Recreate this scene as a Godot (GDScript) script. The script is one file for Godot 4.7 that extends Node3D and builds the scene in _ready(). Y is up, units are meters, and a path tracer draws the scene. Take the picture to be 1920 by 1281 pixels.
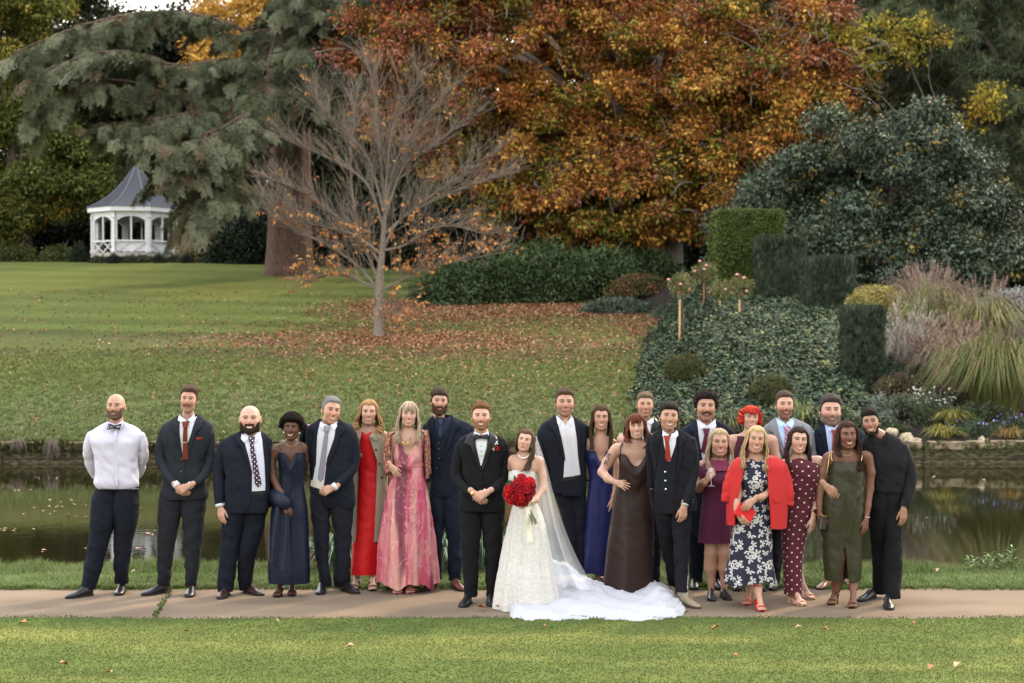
extends Node3D
# A wedding party on a garden path in front of a pond,an autumn lawn and tall trees.

const FPX:=3020.0        # focal length in pixels of the 1920-wide photograph
const EYE:=2.32          # camera height above the path
const WATER:=-0.45
var rng:=RandomNumberGenerator.new()
var noise:=FastNoiseLite.new()
var used:={}
var mats:={}
var texs:={}

# ---------------------------------------------------------------- small helpers
func rf(a: float,b: float)->float: return rng.randf_range(a,b)
func wp(px: float,py: float,d: float)->Vector3:      # a pixel of the photograph at depth d
	return Vector3((px-960.0)*d/FPX,EYE-(py-640.5)*d/FPX,-d)
func depth_of(py: float)->float: return EYE*FPX/(py-640.5)   # depth of a point on the path
func lin(r: float,g: float,b: float)->Color: return Color(r,g,b)
func srgb(c: Color)->Color: return c.linear_to_srgb()
func n3(x: float,y: float,z: float)->float: return noise.get_noise_3d(x,y,z)
func sstep(a: float,b: float,x: float)->float: return smoothstep(a,b,x)

func numbered(called: String)->String:
	if not used.has(called):
		used[called]=0
		return called
	used[called]+=1
	return "%s_%03d" % [called,used[called]]

func meta(o: Node3D,label: String,category: String,group := "",kind := "")->void:
	if label != "": o.set_meta("label",label)
	if category != "": o.set_meta("category",category)
	if group != "": o.set_meta("group",group)
	if kind != "": o.set_meta("kind",kind)

func thing(called: String,label: String,category: String,at:=Vector3.ZERO,group := "",turn:=0.0)->Node3D:
	var o:=Node3D.new()
	o.name=numbered(called)
	add_child(o)
	o.position=at
	o.rotation.y=turn
	meta(o,label,category,group)
	return o

func obj(called: String,mesh: Mesh,m: Material,parent: Node3D=null)->MeshInstance3D:
	var o:=MeshInstance3D.new()
	o.mesh=mesh
	o.material_override=m
	if parent==null:
		o.name=numbered(called)
		add_child(o)
	else:
		var k:=0
		var nm:=called
		while parent.has_node(nm):
			k+=1
			nm = "%s_%03d" % [called,k]
		o.name=nm
		parent.add_child(o)
	return o

func struct(called: String,mesh: Mesh,m: Material,label: String)->MeshInstance3D:
	var o:=obj(called,mesh,m)
	meta(o,label,"ground","","structure")
	return o

func multi(called: String,mesh: Mesh,m: Material,xf: Array[Transform3D],cols: PackedColorArray,parent: Node3D=null,label := "",category := "",kind := "stuff")->MultiMeshInstance3D:
	var mm:=MultiMesh.new()
	mm.transform_format=MultiMesh.TRANSFORM_3D
	mm.use_colors=true
	mm.mesh=mesh
	mm.instance_count=xf.size()
	for k in xf.size():
		mm.set_instance_transform(k,xf[k])
		mm.set_instance_color(k,cols[k])
	var o:=MultiMeshInstance3D.new()
	o.multimesh=mm
	o.material_override=m
	if parent==null:
		o.name=numbered(called)
		add_child(o)
		meta(o,label,category)
	else:
		o.name=called
		parent.add_child(o,true)
	if kind != "": o.set_meta("kind",kind)
	return o

# ---------------------------------------------------------------- materials
func mat(key: String,c: Color,rough:=0.8,opt:={})->StandardMaterial3D:   # c is a linear colour
	if mats.has(key): return mats[key]
	var m:=StandardMaterial3D.new()
	m.resource_name=key
	m.albedo_color=srgb(c)
	m.roughness=rough
	m.metallic_specular=opt.get("spec",0.4)
	m.metallic=opt.get("metal",0.0)
	if opt.get("vc",false): m.vertex_color_use_as_albedo=true
	if opt.has("tex"): m.albedo_texture=opt.tex
	if opt.has("scale"): m.uv1_scale=opt.scale
	if opt.get("tri",false): m.uv1_triplanar=true
	if opt.get("wtri",false):
		m.uv1_triplanar=true
		m.uv1_world_triplanar=true
	if opt.has("nmap"):
		m.normal_enabled=true
		m.normal_texture=opt.nmap
		m.normal_scale=opt.get("ns",1.0)
	if opt.has("back"):
		m.backlight_enabled=true
		m.backlight=opt.back
	if opt.get("double",false): m.cull_mode=BaseMaterial3D.CULL_DISABLED
	if opt.has("rim"):
		m.rim_enabled=true
		m.rim=opt.rim
	if opt.has("coat"):
		m.clearcoat_enabled=true
		m.clearcoat=opt.coat
		m.clearcoat_roughness=0.15
	if opt.has("sss"):
		m.subsurf_scatter_enabled=true
		m.subsurf_scatter_strength=opt.sss
	mats[key]=m
	return m

func ntex(key: String,freq: float,oct: int,ramp: Array,size:=256,as_normal:=false,bump:=4.0,kind:=FastNoiseLite.TYPE_SIMPLEX_SMOOTH)->NoiseTexture2D:
	if texs.has(key): return texs[key]
	var f:=FastNoiseLite.new()
	f.seed=key.hash() % 10000
	f.noise_type=kind
	f.frequency=freq
	f.fractal_octaves=oct
	var t:=NoiseTexture2D.new()
	t.width=size
	t.height=size
	t.seamless=true
	t.noise=f
	if as_normal:
		t.as_normal_map=true
		t.bump_strength=bump
	elif ramp.size()>0:
		var g:=Gradient.new()
		var offs:=PackedFloat32Array()
		var cc:=PackedColorArray()
		for r in ramp:
			offs.append(r[0])
			cc.append(srgb(r[1]))
		g.offsets=offs
		g.colors=cc
		t.color_ramp=g
	texs[key]=t
	return t

func grey(a: float,b: float)->Array: return [[0.25,Color(a,a,a)],[0.75,Color(b,b,b)]]

func image_tex(key: String,w: int,h: int,f: Callable)->ImageTexture:
	if texs.has(key): return texs[key]
	var im:=Image.create(w,h,false,Image.FORMAT_RGB8)
	for y in h:
		for x in w:
			im.set_pixel(x,y,srgb(f.call(x/float(w),y/float(h))))
	var t:=ImageTexture.create_from_image(im)
	texs[key]=t
	return t

# ---------------------------------------------------------------- mesh buffers
class Buf:
	var v:=PackedVector3Array()
	var n:=PackedVector3Array()
	var c:=PackedColorArray()
	var u:=PackedVector2Array()
	var i:=PackedInt32Array()
	var hard:=false
	var tint:=Color.WHITE
	func _init(is_hard:=false)->void: hard=is_hard
	func vert(p: Vector3,uv:=Vector2.ZERO)->int:
		v.append(p)
		c.append(tint)
		u.append(uv)
		if hard: n.append(Vector3.UP)
		return v.size()-1
	# corners run counter-clockwise seen from outside
	func face(p: Array)->void:
		var nn: Vector3=(p[1]-p[0]).cross(p[2]-p[0])
		if nn.length_squared()<1e-16 and p.size()>3: nn=(p[2]-p[0]).cross(p[3]-p[0])
		nn=nn.normalized()
		var b:=v.size()
		for q in p:
			v.append(q)
			c.append(tint)
			u.append(Vector2(q.x+q.z,q.y))
			n.append(nn)
		for k in range(1,p.size()-1):
			i.append(b); i.append(b+k+1); i.append(b+k)
	func tri(a: int,b: int,d: int)->void:
		i.append(a); i.append(d); i.append(b)
	func quad(a: int,b: int,d: int,e: int)->void:
		i.append(a); i.append(d); i.append(b)
		i.append(a); i.append(e); i.append(d)
	func box(t: Transform3D,s: Vector3,bev:=0.0)->void:
		var h:=s*0.5
		if bev<=0.0:
			for a in 3:
				for sg in [-1.0,1.0]:
					var ax:=Vector3.ZERO; var bx:=Vector3.ZERO; var cx:=Vector3.ZERO
					ax[a]=h[a]*sg
					bx[(a+1) % 3]=h[(a+1) % 3]
					cx[(a+2) % 3]=h[(a+2) % 3]*sg
					face([t*(ax-bx-cx),t*(ax+bx-cx),t*(ax+bx+cx),t*(ax-bx+cx)])
			return
		var q:=h-Vector3.ONE*bev
		for a in 3:
			for sg in [-1.0,1.0]:
				var ax:=Vector3.ZERO; var bx:=Vector3.ZERO; var cx:=Vector3.ZERO
				ax[a]=h[a]*sg
				bx[(a+1) % 3]=q[(a+1) % 3]
				cx[(a+2) % 3]=q[(a+2) % 3]*sg
				face([t*(ax-bx-cx),t*(ax+bx-cx),t*(ax+bx+cx),t*(ax-bx+cx)])
		for a in 3:
			for s1 in [-1.0,1.0]:
				for s2 in [-1.0,1.0]:
					var b1:=(a+1) % 3; var b2:=(a+2) % 3
					var p1:=Vector3.ZERO; var p2:=Vector3.ZERO; var e:=Vector3.ZERO
					e[a]=q[a]
					p1[b1]=h[b1]*s1; p1[b2]=q[b2]*s2
					p2[b1]=q[b1]*s1; p2[b2]=h[b2]*s2
					if s1*s2>0: face([t*(p1-e),t*(p1+e),t*(p2+e),t*(p2-e)])
					else: face([t*(p2-e),t*(p2+e),t*(p1+e),t*(p1-e)])
	# a tube along points with radii; each point may have its own flatness across b
	func tube(pts: PackedVector3Array,rad: PackedFloat32Array,sides:=6,cap:=true,flat:=1.0,side:=Vector3.ZERO)->void:
		var b0:=v.size()
		var m:=pts.size()
		var up:=side
		for k in m:
			var d:=(pts[mini(k+1,m-1)]-pts[maxi(k-1,0)]).normalized()
			if up==Vector3.ZERO or absf(up.normalized().dot(d))>0.97:
				up=Vector3.RIGHT if absf(d.x)<0.8 else Vector3.FORWARD
			var x:=(up-d*up.dot(d)).normalized()
			up=x
			var y:=d.cross(x)
			for s in sides:
				var a:=TAU*s/sides
				vert(pts[k]+(x*cos(a)+y*sin(a)*flat)*rad[k],Vector2(float(s)/sides,float(k)))
		for k in m-1:
			for s in sides:
				var s2:=(s+1) % sides
				quad(b0+k*sides+s,b0+k*sides+s2,b0+(k+1)*sides+s2,b0+(k+1)*sides+s)
		if cap:
			var a:=vert(pts[0]); var z:=vert(pts[m-1])
			for s in sides:
				var s2:=(s+1) % sides
				tri(a,b0+s2,b0+s)
				tri(z,b0+(m-1)*sides+s,b0+(m-1)*sides+s2)
	# rows x cols points already pushed from b0: stitch
	func stitch(b0: int,rows: int,cols: int,wrap:=false,flip:=false)->void:
		var last:=cols if wrap else cols-1
		for r in rows-1:
			for k in last:
				var k2:=(k+1) % cols
				var a:=b0+r*cols+k; var b:=b0+r*cols+k2
				var d:=b0+(r+1)*cols+k2; var e:=b0+(r+1)*cols+k
				if flip: quad(a,e,d,b)
				else: quad(a,b,d,e)
	func ball(t: Transform3D,seg:=10,rings:=7,y0:=-1.0,y1:=1.0)->void:
		var b0:=v.size()
		for r in rings+1:
			var yy:=lerpf(asin(y0),asin(y1),float(r)/rings)
			for s in seg:
				var a:=TAU*s/seg
				vert(t*Vector3(cos(yy)*sin(a),sin(yy),cos(yy)*cos(a)))
		stitch(b0,rings+1,seg,true)
	func append(o: Buf,t: Transform3D,use_tint:=false)->void:
		var b0:=v.size()
		v.append_array(t*o.v)
		if use_tint:
			for k in o.c.size(): c.append(o.c[k]*tint)
		else: c.append_array(o.c)
		u.append_array(o.u)
		if hard:
			var nb:=t.basis.inverse().transposed()
			for q in o.n: n.append((nb*q).normalized())
		var flip:=t.basis.determinant()<0.0
		var k:=0
		while k<o.i.size():
			if flip:
				i.append(b0+o.i[k]); i.append(b0+o.i[k+2]); i.append(b0+o.i[k+1])
			else:
				i.append(b0+o.i[k]); i.append(b0+o.i[k+1]); i.append(b0+o.i[k+2])
			k+=3
	func commit()->ArrayMesh:
		var arr:=[]
		arr.resize(Mesh.ARRAY_MAX)
		arr[Mesh.ARRAY_VERTEX]=v
		arr[Mesh.ARRAY_COLOR]=c
		arr[Mesh.ARRAY_TEX_UV]=u
		arr[Mesh.ARRAY_INDEX]=i
		if hard:
			arr[Mesh.ARRAY_NORMAL]=n
		else:
			var nn:=PackedVector3Array()
			nn.resize(v.size())
			var k:=0
			while k<i.size():
				var a:=i[k]; var b:=i[k+1]; var d:=i[k+2]
				var f:=(v[d]-v[a]).cross(v[b]-v[a])
				nn[a]+=f; nn[b]+=f; nn[d]+=f
				k+=3
			for q in nn.size(): nn[q]=nn[q].normalized() if nn[q].length_squared()>1e-20 else Vector3.UP
			arr[Mesh.ARRAY_NORMAL]=nn
		var m:=ArrayMesh.new()
		if i.size()>0: m.add_surface_from_arrays(Mesh.PRIMITIVE_TRIANGLES,arr)
		return m

func xf(p: Vector3,s:=Vector3.ONE,e:=Vector3.ZERO)->Transform3D:
	return Transform3D(Basis.from_euler(e).scaled_local(s),p)
func along(dir: Vector3,up:=Vector3.UP)->Basis:     # y axis along dir
	var y:=dir.normalized()
	var x:=up.cross(y)
	if x.length()<0.01: x=Vector3.RIGHT.cross(y)
	x=x.normalized()
	return Basis(x,y,x.cross(y))
func curve(pts: Array,steps: int)->PackedVector3Array:    # Catmull-Rom through the points
	var out:=PackedVector3Array()
	var m:=pts.size()
	for k in m-1:
		var a: Vector3=pts[maxi(k-1,0)]; var b: Vector3=pts[k]; var c: Vector3=pts[k+1]; var d: Vector3=pts[mini(k+2,m-1)]
		for s in steps:
			out.append(b.cubic_interpolate(c,a,d,float(s)/steps))
	out.append(pts[m-1])
	return out
func radii(rs: Array,steps: int)->PackedFloat32Array:
	var out:=PackedFloat32Array()
	for k in rs.size()-1:
		for s in steps: out.append(lerpf(rs[k],rs[k+1],smoothstep(0.0,1.0,float(s)/steps)))
	out.append(rs[-1])
	return out

# ---------------------------------------------------------------- the place
func _ready()->void:
	rng.seed=7
	noise.seed=11
	noise.frequency=1.0
	noise.fractal_octaves=3
	var cam:=Camera3D.new()
	cam.name = "camera"
	add_child(cam)
	cam.position=Vector3(0,EYE,0)
	cam.keep_aspect=Camera3D.KEEP_HEIGHT
	var lens:=CameraAttributesPhysical.new()
	lens.frustum_near=0.2
	lens.frustum_far=900.0
	lens.frustum_focus_distance=14.3
	lens.frustum_focal_length=56.6
	lens.exposure_aperture=2.8
	cam.attributes=lens
	cam.near=0.2
	cam.far=900.0
	cam.fov=rad_to_deg(2.0*atan(640.5/FPX))
	cam.current=true
	var sky:=ProceduralSkyMaterial.new()
	sky.sky_top_color=Color(0.72,0.74,0.77)
	sky.sky_horizon_color=Color(1.0,0.965,0.90)
	sky.sky_curve=0.2
	sky.sky_energy_multiplier=1.7
	sky.ground_bottom_color=Color(0.12,0.13,0.08)
	sky.ground_horizon_color=Color(0.35,0.36,0.3)
	sky.sun_angle_max=1.0
	var env:=Environment.new()
	env.background_mode=Environment.BG_SKY
	env.sky=Sky.new()
	env.sky.sky_material=sky
	env.tonemap_mode=Environment.TONE_MAPPER_LINEAR
	env.tonemap_exposure=1.9
	env.sdfgi_enabled=true
	env.ssao_enabled=true
	env.ssil_enabled=true
	var we:=WorldEnvironment.new()
	we.name = "world_environment"
	we.environment=env
	add_child(we)
	var sun:=DirectionalLight3D.new()
	sun.name = "sun"
	sun.light_color=Color(1.0,0.88,0.72)
	sun.light_energy=0.9
	sun.light_angular_distance=5.0
	sun.shadow_enabled=true
	add_child(sun)
	sun.look_at_from_position(Vector3(9,10.5,-10),Vector3.ZERO)
	var t0:=Time.get_ticks_msec()
	build_ground()
	build_pond()
	build_gazebo()
	build_trees()
	build_shrubs()
	build_garden()
	print("setting ",Time.get_ticks_msec()-t0)
	build_templates()
	print("templates ",Time.get_ticks_msec()-t0)
	build_people()
	print("people ",Time.get_ticks_msec()-t0)
	build_grass()
	build_litter()
	print("all ",Time.get_ticks_msec()-t0)

# ---------------------------------------------------------------- ground
const EDGE_D:=[36.0,42.0,46.6,52.0,58.8,62.0,66.0,80.0]
const EDGE_X:=[3.05,3.2,3.7,4.3,5.5,4.6,2.5,-3.0]
func bed_edge(d: float)->float:      # where the right-hand border begins
	var k:=0
	while k<EDGE_D.size()-2 and d>EDGE_D[k+1]: k+=1
	return lerpf(EDGE_X[k],EDGE_X[k+1],clampf((d-EDGE_D[k])/(EDGE_D[k+1]-EDGE_D[k]),0.0,1.0))
func lawn_y(d: float)->float:
	var e:=0.12+0.1322*(minf(d,82.0)-36.5)
	if d>82.0:
		var t:=minf(d-82.0,10.0)
		e+=0.1322*(t-t*t/20.0)
	return e
func gy(x: float,d: float)->float:
	var e:=lawn_y(d)
	e+=0.10*n3(x*0.06,d*0.06,1.0)*sstep(37.0,44.0,d)
	var s:=sstep(0.0,2.4,x-bed_edge(d)+0.4*n3(x*0.3,d*0.3,5.0))
	e+=s*1.18*sstep(36.8,47.0,d)*(1.0-sstep(60.0,75.0,d))*(1.0-0.45*sstep(9.0,16.0,x))
	e-=0.10*sstep(37.3,36.5,d)
	return e
func litter(x: float,d: float)->float:
	var a:=exp(-pow((x+3.6)/5.2,2.0)-pow((d-53.6)/3.6,2.0))*0.75
	var b:=sstep(56.0,63.0,d)*sstep(-9.0,-3.0,x)*sstep(67.5,64.5,d)*1.2
	var e:=sstep(4.5,0.5,bed_edge(d)-x)*sstep(52.0,58.0,d)*0.6
	var f:=0.07*sstep(-11.0,-4.0,x)*sstep(64.0,50.0,d)+0.03
	var g:=0.35*exp(-pow((d-58.0)/2.0,2.0))*sstep(-8.0,-1.0,x)
	return clampf(maxf(maxf(a,b),maxf(e,g))+f,0.0,1.0)*(0.65+0.6*n3(x*0.5,d*0.25,3.0)+0.25)

func lawn_tint(x: float,d: float)->Color:
	var c:=lin(0.087,0.108,0.029)
	var stripe:=sin((d+0.10*x+0.8*n3(x*0.05,d*0.05,9.0))*TAU/3.4)
	var far:=sstep(52.0,57.0,d)*sstep(1.0,-5.0,x)
	c=c*(1.0+0.30*clampf(stripe*1.6,-1.0,1.0)*far)
	c=c.lerp(lin(0.120,0.133,0.038),sstep(54.0,62.0,d)*sstep(-3.0,-12.0,x)*0.7)
	var near:=sstep(47.0,40.0,d)
	c=c.lerp(lin(0.082,0.112,0.038),near*0.8)
	c=c.lerp(lin(0.123,0.135,0.063),near*clampf(0.2+n3(x*0.8,d*0.5,2.0),0.0,0.6))
	var thin:=exp(-pow((d-53.0+0.04*x)/1.5,2.0))+0.7*exp(-pow((d-49.8+0.05*x)/0.8,2.0))
	c=c.lerp(lin(0.090,0.075,0.049),clampf(thin*(0.5+n3(x*0.35,d*1.4,4.0)),0.0,0.75))
	c=c.lerp(lin(0.115,0.070,0.049),clampf(litter(x,d)*0.75,0.0,0.7))
	c=c.lerp(lin(0.030,0.024,0.022),sstep(0.0,0.5,x-bed_edge(d)))
	return c*(1.0+0.22*n3(x*1.7,d*0.9,6.0))

func sheet(xs: PackedFloat32Array,ds: PackedFloat32Array,hf: Callable,cf: Callable)->ArrayMesh:
	var b:=Buf.new()
	for d in ds:
		for x in xs:
			b.tint=cf.call(x,d)
			b.vert(Vector3(x,hf.call(x,d),-d),Vector2(x,d))
	b.stitch(0,ds.size(),xs.size())
	return b.commit()
func spaced(lo: float,hi: float,step: float,out_lo: float,out_hi: float)->PackedFloat32Array:
	var a:=PackedFloat32Array()
	var left:=PackedFloat32Array()
	var x:=lo; var s:=step
	while x>out_lo:
		s*=1.35
		x=maxf(x-s,out_lo)
		left.append(x)
	for k in range(left.size()-1,-1,-1): a.append(left[k])
	x=lo
	while x<hi:
		a.append(x)
		x+=step
	a.append(hi)
	s=step
	while x<out_hi:
		s*=1.35
		x=minf(x+s,out_hi)
		if x>hi: a.append(x)
	return a

func verge_y(x: float,d: float)->float:
	var e:=0.0
	e-=0.02*sstep(15.6,16.2,d)
	e+=0.02*n3(x*0.8,d*0.8,1.0)
	var brink:=16.35+0.16*n3(x*0.5,0.0,7.0)
	e-=1.25*sstep(brink,brink+0.9,d)
	return e

func build_ground()->void:
	var fine:=ntex("grass_fine",0.08,4,[[0.2,lin(0.45,0.48,0.42)],[0.5,lin(0.82,0.84,0.8)],[0.85,lin(1.0,1.0,0.95)]],512)
	var bump:=ntex("grass_bump",0.12,4,[],512,true,6.0)
	var gm:=mat("lawn",lin(1,1,1),0.95,{"vc": true,"tex": fine,"scale": Vector3(0.45,0.30,1),"nmap": bump,"ns": 0.8,"spec": 0.15})
	struct("far_lawn",sheet(spaced(-20.0,18.0,0.4,-260.0,260.0),spaced(36.5,90.0,0.4,36.5,420.0),gy,lawn_tint),gm,"sloping mown lawn with faint stripes rising behind the pond")
	var near_c:=func(x: float,d: float)->Color:
		var c:=lin(0.112,0.145,0.042)
		c=c.lerp(lin(0.235,0.24,0.072),clampf(0.30+1.5*n3(x*0.22,d*0.9,1.0),0.0,1.0)*sstep(13.3,12.4,d))
		c=c.lerp(lin(0.085,0.118,0.034),sstep(12.9,13.45,d)*0.8)
		return c*(1.0+0.25*n3(x*2.2,d*2.2,4.0))
	var gm2:=mat("near_lawn",lin(1,1,1),0.95,{"vc": true,"tex": fine,"scale": Vector3(1.1,1.1,1),"nmap": bump,"ns": 1.0,"spec": 0.15})
	struct("near_lawn",sheet(spaced(-7.0,7.0,0.12,-60.0,60.0),spaced(10.0,13.47,0.10,-60.0,13.47),func(x: float,d: float)->float: return 0.02+0.015*n3(x*0.5,d*0.5,2.0)-0.03*sstep(13.40,13.47,d+0.03*n3(x*3.0,0.0,1.0)),near_c),gm2,"close mown lawn in the foreground")
	struct("grass_verge",sheet(spaced(-8.0,8.0,0.12,-60.0,60.0),spaced(15.02,17.6,0.09,15.02,17.7),verge_y,func(x: float,d: float)->Color: return lin(0.115,0.165,0.042)*(1.0+0.3*n3(x*2.0,d*2.0,4.0)) if d<16.4 else lin(0.03,0.028,0.015)),gm2,"strip of grass between the path and the pond")
	var tar:=ntex("path_grain",0.11,4,[[0.2,lin(0.085,0.066,0.050)],[0.42,lin(0.19,0.155,0.120)],[0.62,lin(0.25,0.205,0.16)],[0.85,lin(0.48,0.42,0.36)]],512)
	var tarb:=ntex("path_bump",0.25,3,[],512,true,5.0)
	var pm:=mat("path",lin(1,1,1),0.92,{"vc": true,"tex": tar,"scale": Vector3(1.6,1.6,1),"nmap": tarb,"ns": 0.7,"spec": 0.25})
	struct("path",sheet(spaced(-8.0,8.0,0.15,-60.0,60.0),spaced(13.3,15.2,0.1,13.3,15.2),func(x: float,d: float)->float: return 0.004+0.004*n3(x*0.7,d*0.7,3.0),func(x: float,d: float)->Color: return lin(0.82,0.74,0.655)*(0.95+0.34*n3(x*0.5,d*1.2,8.0)+0.1*n3(x*3.0,d*3.0,2.0))),pm,"brown bound gravel path across the garden")
	var bed:=Buf.new(true)
	bed.face([Vector3(-200,-1.35,-15.5),Vector3(200,-1.35,-15.5),Vector3(200,-1.35,-38),Vector3(-200,-1.35,-38)])
	struct("pond_bed",bed.commit(),mat("mud",lin(0.02,0.017,0.01),0.9),"dark muddy bed of the pond")
	var cr:=Buf.new()      # weedy crack across the path
	var pts:=PackedVector3Array(); var rr:=PackedFloat32Array()
	for k in 26:
		var d:=lerpf(13.5,15.0,k/25.0)
		var px:=lerpf(290.0,322.0,k/25.0)+5.0*n3(k*0.35,0.0,3.0)
		pts.append(Vector3((px-960.0)*d/FPX,0.008,-d))
		rr.append(0.005+0.010*absf(n3(k*0.9,2.0,1.0)))
	cr.tube(pts,rr,5,true,0.45,Vector3.RIGHT)
	meta(obj("path_crack",cr.commit(),mat("crack",lin(0.03,0.035,0.015),0.95)),"mossy crack running across the path","crack")
	var tf: Array[Transform3D]=[]; var tc:=PackedColorArray()
	for k in 60:
		var q:=pts[rng.randi_range(0,25)]
		tf.append(xf(q+Vector3(rf(-0.025,0.025),0,rf(-0.03,0.03)),Vector3.ONE*rf(0.4,1.0),Vector3(0,rf(0,TAU),0)))
		tc.append(lin(0.07,0.11,0.02)*rf(0.6,1.3))
	multi("crack_moss",tuft_mesh(0.035,7,0.004),leaf_mat("grass_blade",0.3),tf,tc,null,"small weeds growing in the path crack","weeds")

func build_pond()->void:
	var rip:=ntex("ripple",0.012,3,[],512,true,2.2)
	var wm:=mat("water",lin(0.011,0.010,0.004),0.03,{"spec": 0.5,"nmap": rip,"ns": 0.07,"scale": Vector3(0.22,0.9,1)})
	var b:=Buf.new()
	for r in 2:
		for k in 2:
			var p:=Vector3(-200 if k==0 else 200,WATER,-16.0 if r==0 else -36.6)
			b.vert(p,Vector2(p.x,-p.z))
	b.stitch(0,2,2)
	struct("water",b.commit(),wm,"still dark pond reflecting lawn and trees")
	# retaining edge: stone course over mossy boards,with posts
	var wall:=thing("pond_wall","low mossy retaining wall along the far bank of the pond","wall",Vector3(0,WATER,-36.5))
	var moss:=ntex("moss",0.03,4,[[0.2,lin(0.018,0.014,0.008)],[0.5,lin(0.045,0.042,0.018)],[0.8,lin(0.11,0.085,0.05)]],256)
	var board:=mat("board",lin(1,1,1),0.9,{"tex": moss,"wtri": true,"scale": Vector3(0.6,1.8,0.6)})
	var stone:=mat("coping",lin(1,1,1),0.9,{"tex": ntex("stone",0.02,4,[[0.2,lin(0.07,0.052,0.03)],[0.5,lin(0.21,0.155,0.095)],[0.85,lin(0.36,0.28,0.19)]],256),"wtri": true,"scale": Vector3(0.7,1.2,0.7)})
	var back:=Buf.new(true)
	back.box(xf(Vector3(0,-0.2,-0.25)),Vector3(400,1.36,0.3))
	obj("core",back.commit(),mat("mud",lin(0.02,0.017,0.01),0.9),wall)
	var x:=-17.0
	while x<17.0:
		var l:=rf(2.2,2.9)
		for row in 2:
			var pb:=Buf.new(true)
			pb.box(xf(Vector3(x+l/2,-0.02+row*0.24,0.02+rf(-0.012,0.012)),Vector3.ONE,Vector3(rf(-0.05,0.05),0,rf(-0.006,0.006))),Vector3(l-0.025,0.23,0.09),0.012)
			obj("board",pb.commit(),board,wall)
		var s:=x
		while s<x+l-0.1:
			var w:=minf(rf(0.35,0.9),x+l-s)
			var sb:=Buf.new(true)
			sb.box(xf(Vector3(s+w/2,0.425+rf(-0.02,0.012),0.0+rf(-0.03,0.03)),Vector3.ONE,Vector3(rf(-0.06,0.06),rf(-0.05,0.05),rf(-0.03,0.03))),Vector3(w-0.02,0.19,0.16),0.025)
			obj("stone",sb.commit(),stone,wall)
			s+=w
		var po:=Buf.new(true)
		po.box(xf(Vector3(x,0.12,0.10)),Vector3(0.11,0.78,0.08),0.012)
		obj("post",po.commit(),board,wall)
		x+=l
	# grass hanging over the edge
	var tf: Array[Transform3D]=[]; var tc:=PackedColorArray()
	for k in 5200:
		var gx:=rf(-16,16)
		if gx>3.4 and rf(0,1)<0.7: continue
		var down:=absf(n3(gx*0.7,1.0,2.0))*0.5
		tf.append(Transform3D(Basis.from_euler(Vector3(rf(0.4,2.1),rf(-0.9,0.9),0)).scaled_local(Vector3.ONE*rf(0.6,1.5)),Vector3(gx,gy(gx,36.55)+rf(-0.16,0.03)-down*0.25*rf(0,1),-36.45+rf(-0.1,0.06))))
		tc.append(lin(0.065,0.095,0.025).lerp(lin(0.10,0.085,0.045),rf(0,0.8))*rf(0.6,1.2))
	multi("bank_grass",tuft_mesh(0.16,9,0.007),leaf_mat("grass_blade",0.3),tf,tc,null,"ragged grass hanging over the far pond wall","grass")
	for px in [97.0,34.0,560.0]:      # dry root mats hanging on the wall
		var rb:=Buf.new()
		var w0:=wp(px,826,36.35)
		for k in 46:
			var a:=w0+Vector3(rf(-0.13,0.13),rf(-0.05,0.05),rf(0.0,0.08))
			var e:=a+Vector3(rf(-0.12,0.12),rf(-0.46,-0.2)*(1.0 if px==97.0 else 0.6),rf(0.0,0.06))
			rb.tube(PackedVector3Array([a,(a+e)/2+Vector3(rf(-0.05,0.05),0,0.05),e]),PackedFloat32Array([0.007,0.006,0.003]),4)
		meta(obj("root_mat",rb.commit(),mat("root",lin(0.13,0.105,0.08),0.95)),"dry roots hanging over the pond wall, %s" % ("thickest, left of the white-shirted man" if px==97.0 else "thin, at the far left" if px==34.0 else "thin, behind the navy slip dress"),"roots")

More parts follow.
